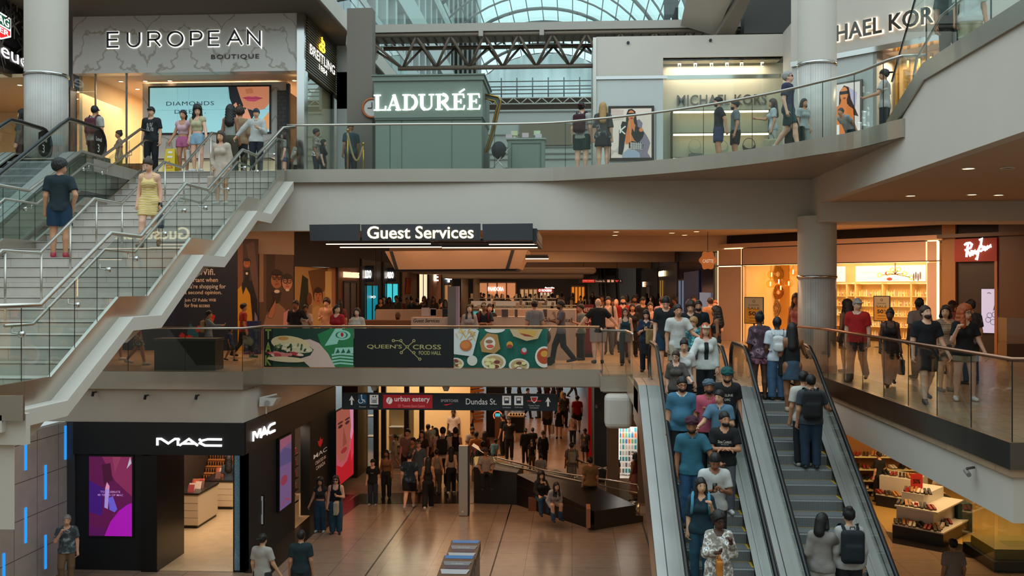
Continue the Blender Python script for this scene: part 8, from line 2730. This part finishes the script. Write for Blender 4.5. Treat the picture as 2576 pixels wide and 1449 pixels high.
PP(795,325,L3,-80,'F t=half#9a9084/F b=pants#20202a s=202020 h=sh.k sk=b bw=1.12','short haired person in floral blouse walking past the watch shop',d=28.4)
PP(716,333,L3,100,'F t=tee#7c7a72 b=short#54586a s=202020 h=lo.n sk=f','person in violet shorts behind the glass at the stair head',d=28.6)
PP(813,352,L3,-85,'F t=tee#16161a b=pants#16161a s=202020 h=lo.k sk=f','person in black half hidden behind the floral blouse',d=29.6)
PP(883,313,L3,35,'t=tee#163a42 b=pants#121a22 s=202020 h=no cap=14181c sk=b','attendant in teal shirt and dark apron between the rope posts',d=28.2)
PP(936,352,L3,60,'F t=tee#221a28 b=short#8e4e70 s=a0a0a0 h=lo.n sk=f a=pt,dn','person in magenta and black at the corner of the sage kiosk',d=29.4)
o,H,p=PP(1463,259,L3,-18,'t=tee#a4a29c b=shorts#18302e s=303030 cap=641c30 cb sk=f bw=1.16','heavy set person in maroon cap and dark shorts at the curved rail',d=26)
backpack(o,H,p,(60,22,34),'maroon and black backpack on the person at the curved rail',1.1)
PP(1517,259,L3,-5,'F t=half#54504c/F b=mini#202224 s=302a26 h=lo.l sk=f bw=1.12','person with long wavy blond hair in a black skirt by the poster',d=25.7)
PP(1808,246,L3,88,'t=tee#16181c b=shorts#2e3858 s=303030 beard sk=m bw=1.08 a=dn,sb','bearded person in black tee and blue shorts walking by the bag shop',d=24.2,l='wk')
PP(1850,254,L3,86,'t=tee#6a6e70 b=shorts#1c1a18 s=303030 beard sk=m bw=1.1','bearded person in grey tee following the one in black',d=24.6,l='wk')
o,H,p=PP(1983,181,L3,-120,'t=tee#2c3048 b=shorts#14383c s=c0c0c0 h=sh.g gl=2 col=2c3048 sk=f a=dn,dn l=wk','white haired person in sunglasses, navy polo and dark shorts',d=21.9,hp=-12,hy=10)
held(o,H,p,'shopping_bag','L',(26,40,40),'dark shopping bag swinging from the white haired person',1.25)
o,H,p=PP(1945,250,L3,80,'F t=tee#a8b2b4 b=pants#b8bcb8 s=c0c0c0 h=lo.n sk=m a=pt,dn','person in white behind the navy polo carrying a straw bag',d=23.4)
held(o,H,p,'handbag','L',(160,150,120),'straw bag of the person in white on the gallery',1.0)
PP(2022,250,L3,-150,'F t=tee#98a09e b=pants#8a928e s=c0c0c0 h=bo.k sk=m','person in pale grey just in front of the tiled gallery pillar',d=22.9)
PP(2140,262,L3,120,'t=tee#989492 b=pants#1a3440 s=303030 h=sh.n sk=m lean=45','person in grey tee bending over by the backlit poster',d=22.6)
PP(2226,176,L3,62,'t=tee#b2aca8 b=pants#16181c s=303030 h=sh.k cap=16181a cb sk=m a=pt,ot','person in black cap and white tee at the end of the curved rail',d=20.8,arm='dn,rl')
PP(1688,-70,L4,180,'t=long#16181a b=jog#121a1c s=202020 sk=m a=ph,ph','person in black standing on the footbridge behind the rail',d=32.3)
PP(2440,-75,5.78,170,'t=tee#c8ccc8 b=pants#b0a88e s=303030 sk=m','person in white tee and beige trousers on the raised landing',d=16.7)
PP(2392,-60,5.78,175,'t=tee#16181a b=pants#16181a s=303030 sk=m','person in black on the raised landing next to the beige trousers',d=17.2)
# middle floor, at the balustrade
o,H,p=PP(525,783,0,-75,'t=long#7a828c b=pants#16181c s=202020 h=sh.k sk=m a=pt,dn','person in grey blue shirt reaching out before the wifi message',foot=908)
backpack(o,H,p,(170,140,100),'tan canvas backpack of the person reaching out',1.0)
PP(612,764,0,-60,'t=tee#a02c1c b=pants#121416 s=202020 h=sh.k sk=m l=wk','person in red tee walking past the yellow jumper mural',foot=900)
PP(580,826,0,-95,'t=tee#20305c b=shorts#30302c s=303030 h=sh.k sk=b l=w2','small child in blue tee holding the hand of the red tee',foot=908)
PP(345,775,0,-80,'t=tee#741c1c b=shorts#6e6450/f s=b0a090 sk=b l=wk','person in camouflage shorts striding below the stair',foot=918)
PP(288,770,0,-85,'t=tee#40383a b=shorts#3c302c s=c0b8a8 sk=b l=w2','bare legged walker behind the camouflage shorts',foot=906)
PP(744,757,0,170,'t=half#1a1a1e b=pants#605048 s=303030 sk=b a=dn,ot bw=1.08','person in black and grey polo with an arm out by the murals',d=29)
PP(769,768,0,165,'F t=tee#c8b09c b=pants#202020 s=303030 h=po.k sk=b','person in white tee with red stripes by the murals',d=29,hy=30,txt=[('====',.70,.1,.02,.02)],txc=(120,30,34))
PP(822,753,0,175,'t=tee#c89474 b=pants#302a2a s=303030 h=cu.n sk=f a=ph,dn','curly haired person in peach tee by the salmon panel',d=31)
PP(848,768,0,165,'F t=tee#a41420 b=pants#20202a s=303030 h=po.k sk=f bw=1.08','person in red v neck blouse right behind the green banner',d=27,hy=60)
PP(855,757,0,20,'F t=tee#7a3a3a b=pants#14161c s=303030 h=lo.k sk=m','long haired person seen from behind next to the red blouse',d=32)
PP(899,776,0,172,'F t=long#b8a898 b=pants#202024 s=303030 h=bo.k sk=f a=bg,dn','person in white jacket with a dark crossbody strap',d=26.6)
PP(1001,783,0,180,'t=long#1a1a1e b=pants#16161a s=202020 h=no sk=d l=sit a=lp,lp','bald guard seated behind the wooden desk front',d=30)
PP(1181,768,0,180,'F t=long#a8948a b=pants#202024 s=303030 h=lo.k sk=f','long haired person in pale sweatshirt behind the banners',d=27.4,hp=-18,hy=10,txt=[('TCU',.67,.09,.03,.02)],txc=(120,110,112))
o,H,p=PP(1218,763,0,178,'t=tee#1a2026 b=pants#1c1e24 s=303030 cap=b09c8c cb sk=b a=cr,cr','person in backward cap and black tee with red straps',d=28,hy=25)
backpack(o,H,p,(110,18,30),'red backpack of the person in backward cap',1.0)
PP(1232,766,0,185,'F t=long#20181c b=pants#202020 s=303030 h=bo.k sk=f','person peering over the shoulder of the backward cap',d=29)
o,H,p=PP(1345,757,0,10,'t=tee#6e5e58/v b=pants#2a2628 s=303030 sk=m bw=1.08','person in striped grey shirt pushing the dark stroller',d=27.6)
t=thing('stroller','dark hooded stroller behind the balustrade in front of the striped shirt','stroller',AD(1357,905,26.6))
q=AD(1357,835,26.6)
MB().ball((q.x,q.y,.78),.3,16,0,1.05,1,1).build('hood',mat('black_canvas',(30,32,36),.8),t,True)
MB().path([(q.x-.28,q.y,.15),(q.x+.1,q.y+.1,.7),(q.x+.3,q.y+.2,1.0)],.015,6).path([(q.x+.28,q.y,.15),(q.x-.1,q.y+.1,.6)],.015,6).build('chassis',STEEL,t)
for dx in(-.28,.28):MB().path([(q.x+dx,q.y-.03,.12),(q.x+dx,q.y+.03,.12)],.12,14).build('wheel',RUBBER,t)
PP(1412,757,0,95,'t=tee#60545a b=pants#12141a s=202020 beard sk=b l=wk a=ph,fc','person in grey tee striding with a hand at the chin',d=27.3)
o,H,p=PP(1462,766,0,110,'t=tee#6c7674 b=pants#181a20 s=202020 sk=m a=dn,ph','person in pale green tee holding out a phone',d=28.6)
held(o,H,p,'phone','L',(20,20,20),'black phone of the person in pale green tee')
PP(1505,751,0,10,'t=tee#101216 b=shorts#a08c86 s=303030 h=no sk=f bw=1.2 a=ot,ot','bald heavy person in black polo seen from behind',d=27.4)
o,H,p=PP(1530,748,0,178,'t=long#b89c90 b=pants#4a4446 s=302020 sk=f','person in pale shirt and tie with shoulder straps',d=31)
backpack(o,H,p,(36,34,38),'dark backpack of the person in shirt and tie',.9)
PP(1567,747,0,178,'t=open#9c1418 ic=241c1c b=pants#141416 s=303030 beard sk=f','bearded person in bright red jacket',d=32)
PP(1573,776,0,178,'F t=tank#123a4a b=pants#141416 s=202020 h=lo.n gl=1 sk=f a=dn,dn l=wk','person in teal top and black trousers walking up to the landing',d=26.8)
PP(1550,752,0,180,'t=tee#c8a898 b=pants#202020 s=303030 h=no sk=f','bald person in peach tee behind the red jacket',d=34)
o,H,p=PP(1626,780,0,172,'F t=half#10243a b=pants#141a26 s=202020 h=lo.k sk=f a=ph,ph','person with centre parted black hair looking at a phone',d=24.6,hp=22)
held(o,H,p,'phone','R',(20,20,20),'phone of the person with centre parted black hair')
held(o,H,p,'shopping_bag','L',(18,22,28),'black bag with pale capitals hanging before the centre parted hair',1.1,('ARITZIA',))
PP(1591,765,0,180,'F t=tee#141214 b=pants#141416 s=202020 h=bo.k sk=m','person in plain black behind the teal top',d=30)
PP(1596,745,0,180,'t=long#a89aa0 b=pants#202020 s=303030 beard sk=b','bearded person in pale shirt far in the crowd',d=36)
PP(1618,748,0,180,'t=long#141416 b=pants#141416 s=202020 cap=141416 sk=m','person in black hood and cap in the crowd',d=33)
PP(1636,762,0,180,'F t=tank#c88468 b=pants#302a2a s=303030 h=bu.n sk=f','pink cheeked person in coral top with tied hair',d=29.4)
o,H,p=PP(1655,778,0,110,'F t=tee#16283c b=pants#14161a s=202020 h=bu.n sk=m a=ph,bg','person in navy half hidden behind the tall rider',d=24.2)
held(o,H,p,'tote_bag','L',(150,124,76),'mustard tote bag beside the tall person in navy',.95)
PP(1675,746,0,175,'t=tee#0e1218 b=shorts#12304a s=303030 sk=f bw=1.05 a=dn,dn','tall person in navy tee looking down by the escalator head',d=23.2,hp=30)
PP(1737,759,0,172,'t=tee#101014 b=pants#202020 s=303030 h=cu.n sk=f','young person with curly fringe and black tee behind the riders',d=23.4,hp=16)
PP(1757,758,0,175,'t=tee#10222e b=pants#1a1c22 s=303030 beard col=10222e sk=m bw=1.06','bearded person in navy polo behind the riders',d=24.2)
PP(1746,801,0,185,'t=tee#3e8c96/f b=shorts#30303a s=303030 h=cu.l sk=f','blond child in turquoise tie dye at the escalator head',d=22.6,hy=-40,hp=14)
PP(1803,774,0,80,'F t=crop#0e1012 b=pants#30343a s=303030 h=cl.n sk=b','person in black sports top with curly ponytail in profile',d=23.6)
PP(1787,750,0,15,'t=tee#c88c60 b=pants#302a2a s=303030 h=sh.n sk=f','person in peach tee facing the purple glass shop',d=30)
PP(1799,757,0,170,'F t=tee#a87860 b=pants#202020 s=303030 h=po.r sk=f','red haired person close to the glowing pier',d=31)
PP(1745,745,0,180,'t=tee#162640 b=pants#202020 s=303030 sk=b','dark haired person in front of the deep blue banner',d=34)
PP(1666,748,0,20,'t=tee#b8888c b=pants#202020 s=303030 h=sh.n sk=f','person in dusty pink tee behind the tall navy tee',d=30)
PP(2004,742,0,150,'F t=tank#a0605c b=pants#302828 s=303030 h=cl.n sk=b','person in rust top half hidden by the round pillar',d=27.5)
# middle floor, past the long balustrade
PP(2157,753,0,150,'t=tee#b41a1a b=pants#26282e s=202020 h=sh.g cap=b0a8a4 col=e8e0d8 sk=f bw=1.12 l=wk','person in grey cap and bright red polo',foot=960,hy=40)
PP(2132,757,0,20,'F t=tank#7a4a34 b=shorts#3a2a24 s=303030 h=cl.n sk=b','curly haired person behind the red polo',d=24.4)
o,H,p=PP(2239,779,0,172,'F t=tank#0e0c0e b=wide#121014 s=241c18 h=bu.k sk=d l=wk','person in black camisole and wide trousers with a high bun',foot=972,hy=-20)
held(o,H,p,'handbag','L',(18,16,18),'black handbag of the person in black camisole',.85)
PP(2330,771,0,178,'t=tee#10141a b=shorts#14161e s=3a2c24 beard h=sh.n sk=f bw=1.06 l=wk a=dn,ho','person in black tee and sandals looking up past the balustrade',foot=1012,hp=-14,hy=20)
PP(2313,752,0,5,'t=tee#8c7a76 b=pants#302c30 s=303030 sk=d bw=1.08','person in grey polo seen from behind the black tee',d=22.8)
PP(2378,770,0,195,'F t=tee#a8927c/s b=mini#4a4238 s=6a5a4a h=bo.k sk=a','person in striped tee and brown skirt',foot=985,hy=-40)
o,H,p=PP(2427,771,0,172,'F t=tee#0e0e12 b=short#98886c s=e0dcd8 h=cl.r gl=1 sk=f l=wd a=bg,ho','red haired person in glasses, black tee and white trainers',foot=1008,hy=40)
PP(2396,757,0,10,'t=tee#b45850 b=pants#2a2424 s=303030 h=no cap=3a1410 cb sk=d','person in coral tee and dark cap before the tan pier',d=24)
PP(2442,756,0,20,'t=tee#3a3c48/F b=pants#202228 s=303030 cap=141416 sk=m','person in dark plaid behind the red haired one',d=21.4)
# ground floor
PP(660,1345,L1,-15,'t=tee#b0aaa2 b=shorts#302e30 s=303030 cap=101214 cb sk=a bw=1.08 a=ho,dn','person in pale grey tee and dark cap nearest the easel sign',H=1.72)
PP(757,1336,L1,8,'t=tee#182c30 b=shorts#202428 s=303030 sk=m bw=1.08','person in dark teal tee seen from behind on the ground floor',H=1.74)
PP(806,1203,L1,178,'F t=crop#24282c crs b=wide#28465c/d s=c0c0c0 h=cl.k sk=m a=ho,dn','person in dark crop top and wide jeans arm in arm',foot=1338)
o,H,p=PP(845,1197,L1,186,'t=tank#101420 b=wide#2c5468/d s=303030 h=bo.k gl=2 sk=f a=dn,ph','person in navy tank and wide jeans with sunglasses',foot=1342)
held(o,H,p,'jacket','L',(176,164,142),'cream jacket draped over the arm of the person in navy tank',.95)
PP(169,1297,L1,200,'t=tee#5c6a72/F b=pants#80684e s=303030 h=sh.g sk=f a=fc,dn l=sh bw=1.08','grey haired person on the phone leaning at the tiled wall',d=23.4)
PP(938,1156,L1,176,'t=tee#0c0c0e b=jog#2a323c s=b0a8a0 cap=0c0c0e sk=f','person in black cap and black logo tee at the dark border',foot=1271,txt=[('PUMA',.7,.07,.022,.02)],txc=(150,140,136))
PP(972,1133,L1,180,'F t=tank#7c5834 b=pants#1c1816 s=1a1614 h=lo.k sk=b','person in mustard top and black leggings by the glass shop',foot=1254)
PP(1030,1140,L1,0,'t=tee#1a3448/F b=shorts#0e0e10 s=b8b0a8 cap=5c1418 sk=f bw=1.15 l=wk','person in blue patterned shirt and red cap walking away',foot=1280)
PP(1077,1152,L1,5,'F t=tank#0c0a0c b=wide#0c0a0c s=d0c8c0 h=lo.k sk=m l=wk','person in black jumpsuit walking away',foot=1281)
PP(1099,1132,L1,8,'F t=tank#8a7868 b=pants#4a4034 s=303030 h=bu.k sk=m','person in pale top with crossbody strap walking away',foot=1243)
PP(1135,1125,L1,5,'F t=tank#a08c7c b=pants#121012 s=d0c8c0 h=lo.k sk=f l=wk','person in beige top and black trousers beside the totem',foot=1243)
o,H,p=PP(1114,1076,L1,0,'t=tee#c0a896 b=pants#141214 s=303030 sk=f cap=101010','person in white tee with a black pack among the lower crowd',foot=1222)
backpack(o,H,p,(24,24,28),'black backpack in the middle of the lower crowd',1.1)
PP(1141,1031,L1,178,'t=tee#c4b0a2 b=shorts#141214 s=303030 beard sk=d bw=1.06','tall person in white tee facing out of the lower crowd',H=1.86)
o,H,p=PP(994,1094,L1,70,'F t=dtee#c8b4a0 s=d0c8c0 h=po.n cap=c0a890 sk=f l=wk','girl in white dress and cap passing the shoe shop',foot=1177)
PP(1026,1080,L1,175,'t=tee#8a7a6c b=shorts#202020 s=303030 sk=f bw=1.16','person in grey tee in front of the lit shoe shelves',foot=1212)
PP(1040,1102,L1,150,'t=tee#6a6444 b=shorts#2c2a24 s=303030 sk=m','person in olive tee near the shoe shop door',foot=1222)
PP(1054,1108,L1,170,'t=tee#54606c b=shorts#5c6672 s=303030 cap=8a7664 sk=f a=fc,dn bw=1.1','person in blue tee and flat cap holding a hand to the face',foot=1238)
PP(1062,1084,L1,170,'F t=tee#3c2c26 b=pants#241e1c s=303030 h=lo.n sk=f','person in brown top gazing at the shoe shop',foot=1208)
PP(1096,1077,L1,60,'F t=tee#b8a698 b=pants#1a1818 s=303030 h=lo.k sk=b','person with long dark hair in white tee turned to the timber wall',foot=1190)
PP(1099,1035,L1,170,'F t=tee#8a6244 b=shorts#5a4432 s=303030 h=po.k sk=m a=ph,ph','person in tan carrying a baby in the lower crowd',H=1.62)
PP(1088,1046,L1+1.45,190,'t=tee#a0c4bc b=shorts#a0c4bc h=sh.k sk=f l=sit','baby in mint carried on an arm',d=35.8,Hf=.8)
PP(1077,1068,L1,20,'t=tee#8c8074 b=pants#201c1c s=303030 sk=m','person with short dark hair behind the brown top',H=1.7)
PP(1146,1077,L1,5,'F t=tank#0c0a0c b=pants#54504c s=303030 h=bu.k sk=m','person in black vest with pinned hair in the lower crowd',foot=1212)
PP(1186,1030,L1,100,'F t=tank#26344a b=pants#141214 s=303030 h=bu.k sk=f a=dn,ph','person in navy top near the black kiosk',H=1.62)
PP(1188,1074,L1,200,'t=tee#a49488 b=pants#30343c s=303030 beard sk=b l=sit a=lp,lp','bearded person seated facing the black kiosk',d=40)
PP(1198,1086,L1,10,'t=tee#b06a24 b=pants#302a24 s=303030 sk=b l=sit','person in orange seated with back turned',d=39)
PP(1219,1085,L1,-10,'F t=long#3e1412 b=pants#201818 s=303030 h=lo.k sk=b l=sit','person in maroon seated next to the orange shirt',d=40)
PP(1240,1104,L1,-30,'t=tee#6c98a0 b=shorts#303a40 s=303030 sk=b lean=25','child in light blue leaning on the table',foot=1185)
PP(1215,1110,L1,15,'t=tee#141214 b=pants#141214 s=303030 sk=b l=sit','person in black seated by the lit display case',d=36)
PP(1266,1043,L1,60,'t=tee#0e0c0e b=pants#0e0c0e s=303030 sk=m','attendant in black standing at the ring emblem kiosk',H=1.74)
PP(1281,1050,L1,178,'t=tee#101012 b=pants#141214 s=303030 cap=2c2824 sk=f','person in dark cap and black tee by the sunglasses table',H=1.74)
PP(1282,1076,L1,172,'F t=tank#8a6a5c/F b=short#6a5450/F s=7a6a80 h=bu.k sk=b a=ph,ph','girl in patterned romper facing out of the lower hall',foot=1152)
PP(1322,1078,L1,10,'t=long#0e0e10 b=pants#0e0e10 s=202020 cap=6a6258 cb sk=m','person in black hoodie with orange back print and cap',foot=1165)
PP(1340,1077,L1,5,'t=tee#101014 b=pants#121214 s=202020 cap=14161c cb sk=f','person in navy cap and black tee walking with the hoodie',foot=1158)
PP(1338,1107,L1,178,'F t=tee#0e0c0e b=pants#4a3418 s=303030 h=lo.k sk=a','girl in brown dungarees and black tee',foot=1182)
PP(1366,1085,L1,178,'F t=tunic#0c0a0c b=wide#0c0a0c s=202020 h=bu.k gl=2 sk=m bw=1.12','person in black robe, headband and sunglasses',foot=1178)
PP(1361,1142,L1,10,'t=tee#7a7068 b=shorts#2a2624 s=303030 sk=m','child in grey tee behind the ramp glass',H=1.35)
o,H,p=PP(1377,1008,L1,175,'t=tee#5c4434 b=shorts#141214 s=c0b8b0 sk=b bw=1.12','person in brown tee and black shorts with a white bag',foot=1098)
held(o,H,p,'carrier_bag','L',(206,188,174),'white carrier bag of the person in brown tee',1.1)
PP(1406,1020,L1,178,'F t=dtee#0c0c0e b=short#0c0c0e s=101010 cap=b09c88 sk=m a=fc,dn','person in black dress and pale cap walking out',foot=1103)
o,H,p=PP(1441,1044,L1,5,'t=tee#c4ac9a b=pants#18222e s=202020 cap=30281f sk=m','person in white tee and jeans walking away by the red post',foot=1118)
backpack(o,H,p,(170,120,104),'small pink backpack near the red post',.75)
PP(1452,996,L1,5,'t=tee#9c1014 b=shorts#141214 s=202020 sk=m bw=1.12','person in red tee by the red post',H=1.78)
PP(1414,986,L1,5,'F t=tee#2c2824 b=short#6a7684 s=303030 h=lo.l sk=f','blond person in dark tee and denim shorts',H=1.66)
PP(1472,1079,L1,150,'t=tee#3c3a38 b=shorts#0e0e10 s=303030 cap=0e0e10 sk=b','person in black cap and numbered grey tee at the red post',foot=1165,txt=[('6',.66,.05,.07,.03)],txc=(190,150,40))
o,H,p=PP(1438,1114,L1,5,'t=tee#6a5a52 b=pants#7a7064 s=303030 sk=b','person with grey tee and pale pack on the ramp side',foot=1228)
backpack(o,H,p,(130,120,96),'pale olive backpack on the ramp side',1.05)
PP(1485,1151,L1,10,'t=tee#7a5a34 b=pants#141416 s=303030 sk=m bw=1.1','person in tan tee walking behind the ramp glass',H=1.72)
PP(1543,1135,L1,15,'F t=tee#0c0c0e b=short#0c0c0e s=303030 h=lo.r sk=f bw=1.1','red haired person in black top by the phone case display',H=1.68)
PP(1598,1138,L1,40,'F t=tank#6a3418 b=skirt#8a5450 s=303030 h=bo.k cap=c0887a sk=b','person in pink cap and rust top by the phone case display',H=1.64)
q=B0
PP(1361,1174,L1+.3,200,'F t=long#141214 b=pants#2a4a66/d s=202020 h=cl.k sk=a l=sit a=lp,fc','person with long black hair sitting on the dark bench',d=29.7,Hf=1.62)
PP(1388,1206,L1+.22,205,'F t=long#a8a09c b=pants#2a4a66/d s=202020 h=lo.k sk=a l=sit a=lp,lp lean=35','person in white leaning forward on the dark bench',d=29.3,Hf=1.62)
PP(1222,1130,L1+.62,190,'t=tee#8a7e7a b=pants#141416 s=202020 cap=241c18 sk=b l=sit a=lp,lp','person in white tee and cap sitting high on the planter wall',d=31.9,Hf=1.66)
b_=thing('shopping_bag','brown paper bag standing before the dark bench','bag',AZ(1345,1284,L1))
q=AZ(1345,1286,L1)
MB().prism([(q.x-.2,q.y,L1),(q.x+.2,q.y,L1),(q.x+.2,q.y,L1+.4),(q.x-.2,q.y,L1+.42)],(0,.16,0)).build('bag_body',cloth((120,74,52)),b_)
MB().path([(q.x-.07,q.y+.02,L1+.4),(q.x-.05,q.y+.02,L1+.48),(q.x+.05,q.y+.02,L1+.48),(q.x+.07,q.y+.02,L1+.4)],.006,5).build('handle',cloth((90,56,40)),b_)
PP(430,1209,L1,-20,'F t=tank#9c5a24 b=skirt#6a3a1c s=303030 h=cu.k sk=b','person in orange top inside the black makeup shop',d=27.2)
PP(575,1148,L1,20,'F t=tee#34404c b=pants#202020 s=303030 h=cl.k sk=b','person with big dark hair deep inside the makeup shop',d=31.6)
PP(2212,1136,L1,25,'F t=tee#16161a b=wide#101012 s=202020 h=bu.n sk=f','person in black browsing the amber shoe rack',H=1.68)
PP(2352,1189,L1+.02,200,'t=tee#b0a088 b=pants#1c2c40/d s=a05a28 sk=m l=sit a=lp,lp lean=20','person in jeans seated behind the shoe table trying shoes',d=32.2)
o,H,p=PP(2398,1357,L1,8,'t=tee#a08a80 b=shorts#2a2624 s=303030 sk=m bw=1.06','person in pale tee with black crossbody strap near the shoe table',H=1.72)
# distant crowds
random.seed(77)
tc_=['141416','3a2a28','8c7468','a48a7c','20283a','5c2a26','403a38','7a6a62','b09a8c','26201f']
cr_=[]
for i in range(14):
 cr_.append((955+14*i+random.uniform(-5,5),random.uniform(36,46),'distant walker before the shoe and copper curl shopfronts','walkers along the shopfronts'))
for i in range(24):
 cr_.append((1165+14*i+random.uniform(-5,5),random.uniform(54,78),'tiny distant shopper beyond the jewellery counters','shoppers beyond the jewellery counters'))
for i in range(16):
 cr_.append((1500+13*i+random.uniform(-5,5),random.uniform(36,60),'distant face in the packed crowd behind the red jacket','packed crowd behind the red jacket'))
dm={}
for i,(px,d,lb,g)in enumerate(cr_):
 c,bcol=random.choice(tc_),random.choice(tc_[:1]+tc_[4:7])
 fe=random.random()<.5
 yw=random.choice((0,180,180,90,-90,160,20))
 p=spec(('F ' if fe else '')+'t=tee#%s b=pants#%s s=202020 h=%s.%s sk=%s l=%s'%(c,bcol,random.choice(('lo','bo','bu')if fe else('sh','sh','cu')),random.choice('kkn'),random.choice('fmbda'),random.choice(('st','wk'))))
 p['fin']=p['eyes']=0
 q=AD(px,735,d)
 k=i%12
 if k in dm:
  o=dm[k].copy();COL.objects.link(o)
  o['label']=lb;o['group']=g
  for ch in dm[k].children:
   c2=ch.copy();COL.objects.link(c2);c2.parent=o
  o.location=(q.x,q.y,.004);o.rotation_euler=(0,0,math.radians(yw))
  s_=random.uniform(.94,1.05);o.scale=(s_,s_,s_)
 else:
  dm[k]=person((q.x,q.y,.004),random.uniform(1.6,1.78),yw,p,lb,.034,g)
low=[]
for i in range(18):
 px=1062+24*i+random.uniform(-8,8)
 d=random.uniform(46,64)
 if px>1455:px-=60
 q=AD(px,1000,d)
 k=(i*5)%12
 o=dm[k].copy();COL.objects.link(o)
 o['label']='distant shopper behind the long direction sign in the lower hall';o['group']='shoppers behind the direction sign'
 for ch in dm[k].children:
  c2=ch.copy();COL.objects.link(c2);c2.parent=o
 o.location=(q.x,q.y,L1+.008);o.rotation_euler=(0,0,random.uniform(0,6.3));o.scale=(1,1,1)
